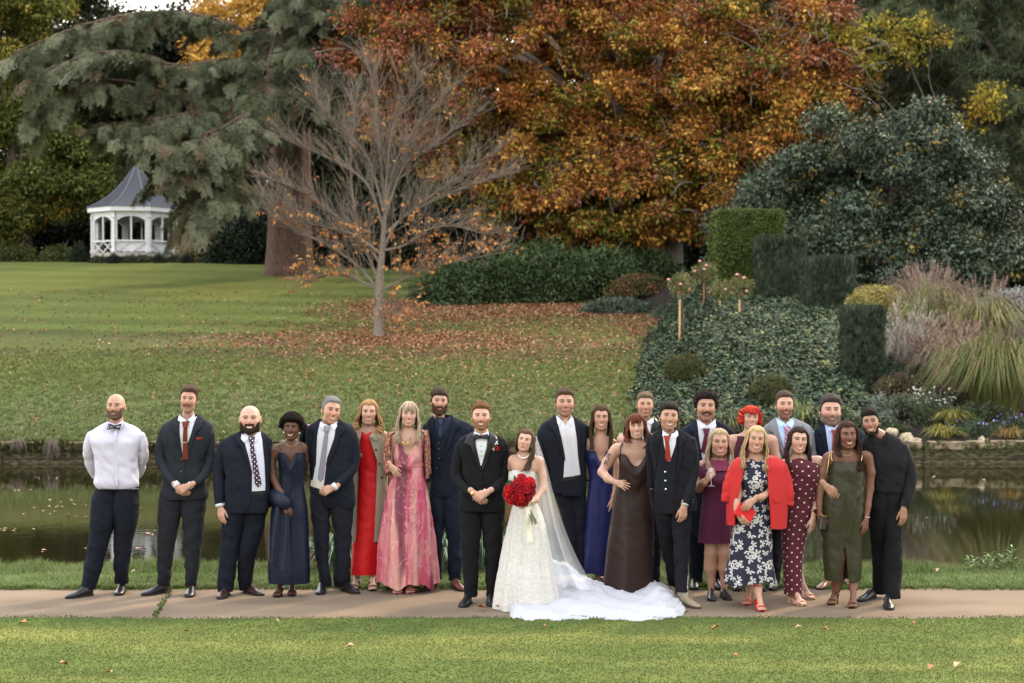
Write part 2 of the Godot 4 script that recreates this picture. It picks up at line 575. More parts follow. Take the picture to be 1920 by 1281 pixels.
# ---------------------------------------------------------------- gazebo
func build_gazebo()->void:
	var base:=Vector3((256.0-960.0)*88.0/FPX,6.85,-88.0)
	var g:=thing("gazebo","white octagonal garden gazebo with grey slate roof at the top of the lawn","gazebo",base,"",0.10)
	var white:=mat("white_paint",lin(0.50,0.50,0.51),0.6)
	var slate:=mat("slate",lin(1,1,1),0.6,{"tex": ntex("slate",0.05,3,[[0.3,lin(0.022,0.022,0.028)],[0.7,lin(0.050,0.050,0.060)]],128),"scale": Vector3(0.8,3.0,1)})
	var floor_b:=Buf.new(true)
	var R:=2.38
	var ring:=func(r: float,y: float)->Array:
		var o:=[]
		for k in 8:
			var a:=TAU*(k+0.5)/8
			o.append(Vector3(sin(a)*r,y,cos(a)*r))
		return o
	var lo: Array=ring.call(R+0.12,0.0); var hi: Array=ring.call(R+0.12,0.22)
	floor_b.face(hi)
	for k in 8: floor_b.face([lo[k],lo[(k+1) % 8],hi[(k+1) % 8],hi[k]])
	obj("base",floor_b.commit(),mat("base_stone",lin(0.3,0.28,0.25),0.9),g)
	var p0: Array=ring.call(R,0.0)
	for k in 8:
		var a: Vector3=p0[k]; var c: Vector3=p0[(k+1) % 8]
		var mid:=(a+c)/2; var w:=(c-a).length()
		var out:=mid.normalized()
		var fr:=Transform3D(Basis(Vector3.UP,atan2(out.x,out.z)),mid)
		var pb:=Buf.new(true)
		pb.box(Transform3D(Basis(Vector3.UP,atan2(a.x,a.z)),a+Vector3(0,1.36,0)),Vector3(0.2,2.3,0.2),0.02)
		pb.box(Transform3D(Basis(Vector3.UP,atan2(a.x,a.z)),a+Vector3(0,2.12,0)),Vector3(0.28,0.14,0.28),0.03)
		pb.box(Transform3D(Basis(Vector3.UP,atan2(a.x,a.z)),a+Vector3(0,0.3,0)),Vector3(0.26,0.2,0.26),0.03)
		obj("post",pb.commit(),white,g)
		var iw:=w-0.2
		var ab:=Buf.new(true)      # arched head board
		var n:=12
		for s in n:
			var x0:=-iw/2+iw*s/n; var x1:=-iw/2+iw*(s+1)/n
			var y0:=2.16-0.30*pow(absf(x0)/(iw/2),2.4); var y1:=2.16-0.30*pow(absf(x1)/(iw/2),2.4)
			var q:=[Vector3(x0,y0,0.05),Vector3(x1,y1,0.05),Vector3(x1,2.42,0.05),Vector3(x0,2.42,0.05)]
			var r:=[]
			for z in q: r.append(z+Vector3(0,0,-0.1))
			ab.face([fr*q[0],fr*q[1],fr*q[2],fr*q[3]])
			ab.face([fr*r[1],fr*r[0],fr*r[3],fr*r[2]])
			ab.face([fr*r[0],fr*r[1],fr*q[1],fr*q[0]])
		obj("arch",ab.commit(),white,g)
		var mb:=Buf.new(true)
		mb.box(fr*xf(Vector3(0,1.5,0)),Vector3(0.09,1.36,0.07),0.01)
		obj("mullion",mb.commit(),white,g)
		for sx in [-1.0,1.0]:
			var jb:=Buf.new(true)
			jb.box(fr*xf(Vector3(sx*(iw/2-0.045),1.42,0.0)),Vector3(0.085,1.2,0.06),0.01)
			obj("jamb",jb.commit(),white,g)
		var rb:=Buf.new(true)
		rb.box(fr*xf(Vector3(0,0.84,0)),Vector3(iw,0.09,0.12),0.015)
		obj("rail",rb.commit(),white,g)
		if k in [2,3,4,5,6,7,0]:
			for s in [-1.0,1.0]:
				for half in [-1.0,1.0]:
					var br:=Buf.new(true)
					br.box(fr*Transform3D(Basis(Vector3.BACK,s*half*0.62),Vector3(half*iw/4,0.53,0.012*s)),Vector3(iw*0.58,0.05,0.03))
					obj("brace",br.commit(),white,g)
		if k in [7,0,1]:
			var pn:=Buf.new(true)
			pn.box(fr*xf(Vector3(0,0.53,-0.06)),Vector3(iw,0.5,0.03))
			obj("panel",pn.commit(),white,g)
	# fascia and bell-cast roof
	var o0: Array=ring.call(R+0.30,2.42); var o1: Array=ring.call(R+0.30,2.66); var oi: Array=ring.call(R-0.1,2.42)
	var prof:=[[R+0.34,2.665],[2.15,2.92],[1.55,3.32],[1.0,3.85],[0.55,4.42],[0.2,4.9],[0.04,5.05]]
	for k in 8:
		var k2:=(k+1) % 8
		var fb:=Buf.new(true)
		fb.face([o0[k],o0[k2],o1[k2],o1[k]])
		fb.face([oi[k],oi[k2],o0[k2],o0[k]])
		obj("fascia",fb.commit(),white,g)
		var sb:=Buf.new()
		for row in prof.size():
			var rr: Array=ring.call(prof[row][0],prof[row][1])
			for t in 5: sb.vert((rr[k] as Vector3).lerp(rr[k2],t/4.0),Vector2(t*0.5,prof[row][1]))
		sb.stitch(0,prof.size(),5)
		obj("roof_panel",sb.commit(),slate,g)
		var hb:=Buf.new()
		var hp:=PackedVector3Array(); var hr:=PackedFloat32Array()
		for row in prof.size():
			hp.append(ring.call(prof[row][0],prof[row][1]+0.02)[k]); hr.append(0.035)
		hb.tube(hp,hr,5)
		obj("hip",hb.commit(),mat("lead",lin(0.12,0.12,0.15),0.5),g)
	var fi:=Buf.new()
	fi.tube(PackedVector3Array([Vector3(0,5.0,0),Vector3(0,5.15,0),Vector3(0,5.25,0),Vector3(0,5.36,0),Vector3(0,5.55,0)]),PackedFloat32Array([0.05,0.04,0.11,0.04,0.01]),8)
	obj("finial",fi.commit(),mat("lead",lin(0.12,0.12,0.15),0.5),g)

# ---------------------------------------------------------------- foliage meshes
func leaf_mat(key: String,back:=0.35,rough:=0.65)->StandardMaterial3D:
	return mat(key,lin(1,1,1),rough,{"vc": true,"double": true,"back": Color(back,back,back),"spec": 0.25})
func tuft_mesh(h: float,blades: int,w: float,vary:=0.22)->ArrayMesh:
	var b:=Buf.new()
	for k in blades:
		var a:=rf(0,TAU); var lean:=rf(0.1,0.9); var l:=h*rf(0.6,1.15)
		var o:=Vector3(cos(a),0,sin(a))*rf(0,h*0.35)
		var dir:=Vector3(cos(a+rf(-0.8,0.8)),0,sin(a))*lean
		var side:=Vector3(-dir.z,0,dir.x).normalized()*w
		b.tint=Color.WHITE*rf(1.0-vary,1.0+vary)
		var m:=o+(dir*0.35+Vector3.UP)*l*0.55
		var t:=o+(dir*0.9+Vector3.UP*0.95)*l
		var i0:=b.vert(o-side); var i1:=b.vert(o+side); var i2:=b.vert(m+side*0.7); var i3:=b.vert(m-side*0.7); var i4:=b.vert(t)
		b.quad(i0,i1,i2,i3); b.tri(i3,i2,i4)
	return b.commit()
func leaf(b: Buf,p: Vector3,dir: Vector3,up: Vector3,l: float,w: float,fold:=0.25)->void:
	var y:=dir.normalized()
	var x:=y.cross(up)
	if x.length()<0.05: x=y.cross(Vector3.RIGHT)
	x=x.normalized()*w*0.5
	var n:=x.cross(y).normalized()
	var a:=b.vert(p); var c:=b.vert(p+y*l*0.45+x+n*fold*w); var t:=b.vert(p+y*l-n*l*0.12); var d:=b.vert(p+y*l*0.45-x+n*fold*w)
	b.tri(a,c,t); b.tri(a,t,d)
func rdir()->Vector3:
	var z:=rf(-1,1); var a:=rf(0,TAU); var r:=sqrt(1.0-z*z)
	return Vector3(r*cos(a),z,r*sin(a))
func clump(n: int,rad: float,l: float,w: float,flat:=0.7,droop:=0.2)->ArrayMesh:
	var b:=Buf.new()
	for k in n:
		var d:=rdir()
		var p:=d*rad*pow(rf(0,1),0.5)
		p.y*=flat
		b.tint=Color.WHITE*rf(0.7,1.25)
		b.tint.a=1.0
		leaf(b,p,d+Vector3(rf(-0.5,0.5),rf(-0.4,0.3)-droop,rf(-0.5,0.5)),Vector3(rf(-0.5,0.5),1,rf(-0.5,0.5)),l*rf(0.7,1.25),w*rf(0.8,1.2))
	return b.commit()
func needle_puff(n: int,l: float,w: float)->ArrayMesh:
	var b:=Buf.new()
	for k in n:
		var d:=(rdir()+Vector3(0,0.35,0)).normalized()
		var s:=d.cross(rdir()).normalized()*w
		b.tint=Color.WHITE*rf(0.65,1.25)
		var a:=b.vert(-s+d*0.02); var c:=b.vert(s+d*0.02); var t:=b.vert(d*l*rf(0.7,1.1)-Vector3(0,0.1*l,0))
		b.tri(a,c,t)
	return b.commit()
func cedar_spray(seed_at: int)->ArrayMesh:      # a flat,drooping fan of needle tufts; grows along -z
	var b:=Buf.new()
	rng.seed=seed_at
	b.tint=lin(0.8,0.65,0.5)
	var spine:=PackedVector3Array()
	for k in 6:
		var t:=k/5.0
		spine.append(Vector3(0.08*sin(t*3.0),-0.28*t*t,-t))
	b.tube(spine,PackedFloat32Array([0.016,0.014,0.012,0.01,0.007,0.004]),3,false)
	for k in 17:
		var t:=0.08+0.92*k/16.0
		var o:=spine[mini(int(t*5.0),4)].lerp(spine[mini(int(t*5.0)+1,5)],fmod(t*5.0,1.0))
		for s in [-1.0,1.0]:
			var l:=(0.52-0.36*t)*rf(0.6,1.15)
			var d:=Vector3(s,rf(-0.35,0.05),-0.75).normalized()
			for q in 4:
				var at:=o+d*l*(q+0.5)/4.0+Vector3(0,-0.07*q*q/9.0,0)
				for h in 3:
					b.tint=Color.WHITE*rf(0.7,1.3)
					leaf(b,at,(d*0.7+Vector3(rf(-0.8,0.8),rf(-0.25,0.5),rf(-0.8,0.8))),Vector3.UP,rf(0.09,0.17),0.028,0.1)
	return b.commit()

func pick(pal: Array)->Color:       # palette rows: weight,colour
	var t:=rf(0,1)
	for p in pal:
		t-=p[0]
		if t<=0: return p[1]
	return pal[-1][1]

# a broad-leaved tree: trunk,limbs to its leaf masses,and a crown of leaf clumps
func leaf_tree(called: String,label: String,base: Vector3,trunk_r: float,fork: float,blobs: Array,mesh: ArrayMesh,m: Material,pal: Callable,masses: int,per: int,mass_r: float,size: float,bark: Material,group := "",limbs:=7)->Node3D:
	var t:=thing(called,label,"tree",base,group)
	var tr:=Buf.new()
	var top: Vector3=blobs[0][0]-base
	tr.tube(curve([Vector3(0,-0.6,0),Vector3(0,0.4,0),Vector3(0.1*trunk_r,fork*0.5,0),Vector3(0,fork,0),top*Vector3(0.6,0.85,0.6),top+Vector3(0,1.0,0)],4),radii([trunk_r*1.6,trunk_r*1.05,trunk_r*0.9,trunk_r*0.8,trunk_r*0.35,trunk_r*0.1],4),10)
	obj("trunk",tr.commit(),bark,t)
	var xs: Array[Transform3D]=[]; var cs:=PackedColorArray()
	var centres:=[]
	var total:=0.0
	for bl in blobs: total+=pow(bl[1].x*bl[1].y,1.0)
	for bl in blobs:
		var cnt:=int(masses*bl[1].x*bl[1].y/total)+1
		for k in cnt:
			var d:=rdir()
			var r:=pow(rf(0.12,1.0),0.45)
			centres.append((bl[0] as Vector3)-base+d*(bl[1] as Vector3)*r)
	for cc in centres:
		var mr: float=mass_r*rf(0.55,1.3)
		var tone:=rf(0.8,1.2)
		for k in per:
			var d:=rdir()
			var p: Vector3=cc+d*Vector3(mr*1.25,mr*0.6,mr*1.25)*pow(rf(0,1),0.4)
			xs.append(Transform3D(Basis.from_euler(Vector3(rf(-0.5,0.5),rf(0,TAU),rf(-0.5,0.5))).scaled_local(Vector3.ONE*size*rf(0.65,1.3)),p))
			var c: Color=pal.call(p+base)
			cs.append(c*tone*rf(0.75,1.25))
	for k in limbs:
		var cc: Vector3=centres[rng.randi_range(0,centres.size()-1)]
		var lb:=Buf.new()
		var a:=Vector3(0,fork*rf(0.8,1.25),0)
		lb.tube(curve([a,a.lerp(cc,0.35)+Vector3(rf(-0.5,0.5),0.8,rf(-0.5,0.5)),a.lerp(cc,0.7)+Vector3(rf(-0.5,0.5),0.6,0),cc],4),radii([trunk_r*0.45,trunk_r*0.3,trunk_r*0.18,0.02],4),6)
		obj("limb",lb.commit(),bark,t)
	multi("crown",mesh,m,xs,cs,t)
	return t

# ---------------------------------------------------------------- trees
func bark_mat()->StandardMaterial3D:
	return mat("bark",lin(1,1,1),0.95,{"tex": ntex("bark",0.04,4,[[0.2,lin(0.02,0.016,0.012)],[0.55,lin(0.07,0.055,0.042)],[0.9,lin(0.14,0.115,0.09)]],256),"wtri": true,"scale": Vector3(1.4,0.25,1.4)})
func on_ground(px: float,d: float)->Vector3:
	var x:=(px-960.0)*d/FPX
	return Vector3(x,gy(x,d),-d)
func build_trees()->void:
	rng.seed=21
	var bark:=bark_mat()
	var leaf_m:=leaf_mat("tree_leaf",0.4)
	var leaf_dark:=leaf_mat("dark_leaf",0.15,0.5)
	var broad:=clump(22,0.52,0.17,0.12)
	var coarse:=clump(22,0.8,0.34,0.22)
	# --- copper and gold beech,the big crown of the picture
	var beech:=func(p: Vector3)->Color:
		var left:=sstep(2.0,-7.0,p.x)*0.7+sstep(13.0,19.0,p.y)*0.45+1.1*n3(p.x*0.30,p.y*0.38,p.z*0.3+3.0)
		var green:=sstep(0.05,0.5,n3(p.x*0.34,p.y*0.4,p.z*0.4+40.0)+0.24*sstep(14.0,8.0,p.y))
		var c: Color
		if rf(0,1)<clampf(left,0.0,0.9): c=pick([[0.5,lin(0.175,0.055,0.028)],[0.25,lin(0.27,0.085,0.030)],[0.25,lin(0.25,0.11,0.075)]])
		else: c=pick([[0.36,lin(0.31,0.122,0.026)],[0.30,lin(0.42,0.235,0.05)],[0.2,lin(0.22,0.075,0.024)],[0.14,lin(0.2,0.155,0.03)]])
		if rf(0,1)<green*0.7: c=pick([[0.6,lin(0.085,0.095,0.016)],[0.4,lin(0.17,0.155,0.022)]])
		return c
	var bb:=on_ground(1250,74)
	var bl:=[[Vector3(5.0,13.5,-73.5),Vector3(6.0,7.0,4.5)],[Vector3(-0.5,14.5,-72.5),Vector3(6.0,6.5,4.5)],[Vector3(9.6,12.4,-72),Vector3(4.4,5.5,3.6)],[Vector3(-4.2,15.3,-71.5),Vector3(3.6,4.2,3.4)],[Vector3(5.6,9.0,-72.0),Vector3(5.4,2.2,3.6)],[Vector3(0.6,9.0,-72.0),Vector3(2.6,2.2,3.0)],[Vector3(13.0,14.6,-71.5),Vector3(3.4,2.6,3.0)]]
	var bt:=leaf_tree("beech_tree","large copper and gold autumn beech filling the middle of the background",bb,0.75,4.0,bl,broad,leaf_m,beech,640,30,0.72,1.0,mat("beech_bark",lin(0.15,0.13,0.105),0.9),"",48)
	var tw:=Buf.new()
	for k in 420:
		var q=bl[k % bl.size()]
		var d:=rdir()
		if d.z<-0.2: d.z=-d.z
		var a: Vector3=q[0]+d*q[1]*rf(0.55,0.95)-bb
		var e:=a+Vector3(d.x*rf(0.6,2.2),rf(-0.9,0.9),rf(0.2,1.2))
		tw.tube(curve([a,a.lerp(e,0.35)+Vector3(rf(-0.2,0.2),rf(-0.1,0.3),0),a.lerp(e,0.7)+Vector3(rf(-0.2,0.2),rf(-0.2,0.3),0),e],2),radii([0.028,0.02,0.014,0.006],2),4,false)
	obj("twigs",tw.commit(),mat("beech_bark",lin(0.15,0.13,0.105),0.9),bt).set_meta("kind","stuff")
	for k in 2:      # further stems of the same stool
		var sb:=Buf.new()
		var o:=Vector3(-3.6+k*1.3,-0.3,0.4)
		sb.tube(curve([o,o+Vector3(-0.2,3.0,0),o+Vector3(-0.8+0.6*k,7.0,-0.3)],5),radii([0.42,0.3,0.16],5),9)
		obj("trunk",sb.commit(),bark,bt)
	# --- blue-green holly oak on the right
	var holly:=func(_p: Vector3)->Color: return pick([[0.45,lin(0.068,0.088,0.060)],[0.3,lin(0.042,0.058,0.036)],[0.2,lin(0.085,0.110,0.070)],[0.04,lin(0.22,0.16,0.04)]])
	leaf_tree("holm_oak","dark blue-green evergreen oak spreading behind the clipped hedges",on_ground(1660,62),0.5,2.0,[[Vector3(14.6,7.6,-62),Vector3(4.6,4.0,3.6)],[Vector3(11.0,6.6,-62.5),Vector3(3.0,3.0,2.6)],[Vector3(17.8,5.4,-60.5),Vector3(3.0,2.6,2.6)],[Vector3(14.0,4.6,-60),Vector3(5.0,1.8,2.0)]],broad,leaf_dark,holly,190,62,0.85,0.85,bark,"",6)
	# --- yellow maple glimpsed behind,and a gold tree at the left
	var yel:=func(_p: Vector3)->Color: return pick([[0.5,lin(0.29,0.24,0.03)],[0.3,lin(0.20,0.18,0.03)],[0.2,lin(0.33,0.2,0.03)]])
	leaf_tree("yellow_maple","bright yellow maple glimpsed through the trees at the upper right",on_ground(1760,72),0.16,3.0,[[Vector3(19.6,11.9,-71.5),Vector3(1.2,0.9,0.8)],[Vector3(17.2,15.6,-71.5),Vector3(1.9,1.5,0.8)],[Vector3(21.0,13.4,-71.5),Vector3(0.9,1.2,0.8)],[Vector3(14.6,15.4,-70.5),Vector3(1.3,0.9,0.8)]],broad,leaf_m,yel,16,13,0.6,0.8,bark)
	var gold:=func(_p: Vector3)->Color: return pick([[0.5,lin(0.55,0.30,0.06)],[0.3,lin(0.62,0.38,0.09)],[0.2,lin(0.4,0.22,0.05)]])
	leaf_tree("gold_birch","sunny golden birch behind the cedar branches, upper left",on_ground(440,104),0.3,6.0,[[Vector3(-18.2,22.6,-104),Vector3(2.6,3.4,2.2)],[Vector3(-17.8,17.6,-104),Vector3(2.2,2.0,2.0)],[Vector3(-20.5,19.0,-104),Vector3(2.0,2.0,2.0)]],broad,leaf_m,gold,52,40,1.0,1.0,bark)
	# --- olive-green oak at the far left
	var olive:=func(p: Vector3)->Color:
		if p.y>17.0 and rf(0,1)<0.5: return pick([[0.6,lin(0.16,0.16,0.03)],[0.4,lin(0.22,0.17,0.03)]])
		if p.y<10.5 and rf(0,1)<0.25: return pick([[0.5,lin(0.30,0.15,0.02)],[0.5,lin(0.18,0.15,0.03)]])
		return pick([[0.5,lin(0.085,0.100,0.022)],[0.3,lin(0.115,0.125,0.030)],[0.2,lin(0.055,0.068,0.018)]])
	leaf_tree("green_oak","olive-green oak turning yellow at the left edge",on_ground(42,93),0.55,3.0,[[Vector3(-28.0,13.0,-92),Vector3(5.0,3.6,3.4)],[Vector3(-23.4,12.4,-92),Vector3(4.2,2.6,3.0)],[Vector3(-29.0,21.5,-92),Vector3(4.0,5.0,3.0)],[Vector3(-29.5,9.8,-91.5),Vector3(4.6,1.6,2.4)]],broad,leaf_m,olive,120,60,1.15,1.1,bark,"",10)
	# --- tall dark trees closing the background
	var dark:=func(_p: Vector3)->Color: return pick([[0.5,lin(0.030,0.040,0.020)],[0.3,lin(0.045,0.056,0.026)],[0.2,lin(0.055,0.048,0.022)]])
	var brownish:=func(_p: Vector3)->Color: return pick([[0.4,lin(0.055,0.060,0.026)],[0.3,lin(0.085,0.065,0.026)],[0.2,lin(0.14,0.09,0.03)],[0.1,lin(0.16,0.15,0.03)]])
	var spots:=[[-200,112,0],[120,116,0],[-60,104,0],[320,118,3],[650,122,0],[400,124,3],[560,112,0],[760,104,0],[940,110,0],[1130,104,0],[1330,110,1],[1510,100,1],[1690,106,1],[1880,98,0],[2050,110,0],[2150,100,0]]
	var words:=["behind the green oak at the far left","second from the left of the far woodland","filling the gap at the left edge","low one behind the gazebo","between the cedar trunk and the bare tree","low one behind the golden birch","behind the cedar trunk","behind the bare cherry","behind the left half of the copper beech","behind the middle of the copper beech","behind the right half of the copper beech","behind the evergreen oak, left side","behind the yellow maple","at the right edge","just beyond the right edge","last on the right"]
	for k in spots.size():
		var s=spots[k]
		var b:=on_ground(s[0],s[1])
		var h:=27.0 if s[2]!=3 else 20.0
		var w:=5.5
		var blobs:=[]
		for q in 4: blobs.append([b+Vector3(rf(-1.4,1.4),h*(0.16+0.22*q),rf(-1,1)),Vector3(w*(1.1-0.12*q),h*0.15,w*0.6)])
		leaf_tree("woodland_tree","tall dark tree of the far woodland, " + words[k],b,0.5,5.0,blobs,coarse,leaf_dark if s[2]!=1 else leaf_m,brownish if s[2]==1 else dark,70 if s[2]!=2 else 40,34,1.7,1.15,bark,"far woodland trees",5)
	var behind:=[[-34.0,22.0,"far left of"],[2.0,20.0,"directly behind"],[17.0,24.0,"right of"],[34.0,18.0,"far right of"]]
	for q in behind:
		var b:=Vector3(q[0],0,q[1])
		leaf_tree("garden_tree","broad garden tree standing %s the photographer" % q[2],b,0.5,4.0,[[b+Vector3(0,8.5,0),Vector3(7.0,4.5,5.0)],[b+Vector3(0,14.0,0),Vector3(5.0,4.0,4.0)],[b+Vector3(0,3.5,2.0),Vector3(8.0,3.0,3.0)]],coarse,leaf_dark,dark,70,34,1.7,1.3,bark,"trees behind the photographer",5)
	# --- pine at the upper right
	var puff:=needle_puff(46,0.55,0.018)
	var pine:=func(_p: Vector3)->Color: return pick([[0.5,lin(0.075,0.092,0.045)],[0.3,lin(0.05,0.066,0.036)],[0.2,lin(0.11,0.12,0.06)]])
	leaf_tree("pine_tree","tall pine with long tufted needles at the upper right",on_ground(1890,76),0.45,6.0,[[Vector3(20.5,16.8,-76),Vector3(4.0,3.4,3.0)],[Vector3(24.0,13.0,-75),Vector3(3.0,4.0,2.6)],[Vector3(17.4,18.0,-77),Vector3(2.6,2.4,2.2)],[Vector3(23.4,19.5,-76),Vector3(3.4,2.6,2.4)]],puff,leaf_dark,pine,110,44,1.0,1.0,bark,"",16)
	build_cedar()
	build_cherry()

func build_cedar()->void:
	rng.seed=5
	var d:=78.0
	var base:=wp(543,519,d)
	base.y=gy(base.x,d)-0.05
	var c:=thing("cedar_tree","huge blue-grey cedar with red-brown trunk and drooping boughs over the gazebo","tree",base)
	var bark:=mat("red_bark",lin(1,1,1),0.95,{"tex": ntex("redbark",0.05,4,[[0.2,lin(0.026,0.015,0.011)],[0.5,lin(0.075,0.043,0.032)],[0.85,lin(0.135,0.085,0.066)]],256),"wtri": true,"scale": Vector3(1.6,0.12,1.6)})
	var tb:=Buf.new()
	var rows:=26; var cols:=30
	for r in rows:
		var y:=-0.5+r*0.95
		var rad:=lerpf(1.08,0.62,clampf(y/22.0,0,1))+0.16*exp(-maxf(y,0.0)/0.7)
		for k in cols:
			var a:=TAU*k/cols
			var q:=rad*(1.0+0.07*n3(cos(a)*2.2,y*0.12,sin(a)*2.2)+0.05*sin(a*9.0+y*0.2))
			tb.vert(Vector3(sin(a)*q,y,cos(a)*q))
	tb.stitch(0,rows,cols,true)
	obj("trunk",tb.commit(),bark,c)
	var sprays: Array[ArrayMesh]=[cedar_spray(31),cedar_spray(32),cedar_spray(33)]
	rng.seed=6
	var sets:=[[],[],[]]
	var colors:=[PackedColorArray(),PackedColorArray(),PackedColorArray()]
	# boughs: points as pixels at a depth
	var boughs:=[
		[[520,150,77],[440,112,74],[330,122,72],[215,95,70],[90,128,69]],
		[[515,190,77],[420,168,74],[320,168,72],[190,150,70],[75,205,69]],
		[[512,232,77],[425,205,73],[345,214,71],[300,222,70],[262,240,69.5]],
		[[508,292,77],[430,262,73],[390,275,71],[355,288,70],[330,306,69.5]],
		[[510,240,76],[470,214,72],[415,240,70.5],[375,255,69.5],[330,275,69]],
		[[520,100,77],[430,45,75],[310,22,74],[180,40,72],[40,92,71]],
		[[505,330,76.5],[450,322,73],[420,338,71],[388,362,70],[366,392,69.6]],
		[[535,-10,76.6],[530,30,75.6],[520,90,75.4],[516,150,75.4],[512,205,75.2]],
		[[552,-20,76.6],[556,30,75.6],[560,90,75.4],[566,140,75.2],[570,190,75.0]],
		[[545,-30,76.6],[545,20,75.4],[545,70,75.2],[542,120,75.0],[540,165,75.0]],
		[[545,60,76],[570,60,74],[600,100,73],[612,160,72]],
		[[550,30,76],[620,20,74],[690,40,73],[720,90,72]],
		[[540,-20,76],[590,-20,74],[660,-10,73],[760,20,72.5]],
		[[535,40,76],[520,60,74],[505,110,73],[500,165,72]],
		[[520,180,76],[430,130,74],[380,200,72],[330,215,71],[210,232,70]],
	]
	for bo in boughs:
		var pts:=[]
		for q in bo: pts.append(wp(q[0],q[1],q[2])-base)
		var cv:=curve(pts,6)
		var n:=cv.size()
		var rr:=PackedFloat32Array()
		for k in n: rr.append(lerpf(0.16,0.015,pow(float(k)/(n-1),0.7)))
		var bb:=Buf.new()
		bb.tube(cv,rr,6)
		for k in range(5 if bo[1][0]<490 else 2,n):
			var t:=float(k)/(n-1)
			var dir:=(cv[mini(k+1,n-1)]-cv[maxi(k-1,0)]).normalized()
			for s in [-1.0,1.0]:
				for rep in 2:
					var side: Vector3=dir.cross(Vector3.UP).normalized()*s
					var l:=rf(0.9,2.0)*(1.15-0.5*t)
					var e: Vector3=cv[k]+(dir*rf(0.1,0.9)+side*rf(0.3,1.0)+Vector3(0,rf(-0.5,0.10),0)).normalized()*l+Vector3(0,-0.15*l,0)
					if rep==0: bb.tube(PackedVector3Array([cv[k],cv[k].lerp(e,0.5)+Vector3(0,0.12,0),e]),PackedFloat32Array([0.03,0.02,0.008]),3,false)
					for q in 3:
						var at:=cv[k].lerp(e,(q+1.0)/3.0)+Vector3(rf(-0.1,0.1),rf(-0.08,0.06),rf(-0.1,0.1))
						var go: Vector3=((e-cv[k]).normalized()+Vector3(rf(-0.4,0.4),rf(-0.38,0.05),rf(-0.4,0.4))).normalized()
						var bs:=Basis.looking_at(go,Vector3.UP+Vector3(rf(-0.4,0.4),0,rf(-0.4,0.4)))
						var w:=rng.randi_range(0,2)
						sets[w].append(Transform3D(bs.scaled_local(Vector3.ONE*rf(0.6,1.25)),at))
						colors[w].append(pick([[0.42,lin(0.110,0.125,0.068)],[0.28,lin(0.170,0.178,0.110)],[0.20,lin(0.060,0.068,0.036)],[0.10,lin(0.16,0.12,0.075)]])*rf(0.8,1.2))
		obj("bough",bb.commit(),bark,c)
	for w in 3:
		var arr: Array[Transform3D]=[]
		for q in sets[w]: arr.append(q)
		multi("foliage",sprays[w],leaf_mat("cedar_leaf",0.25,0.7),arr,colors[w],c)

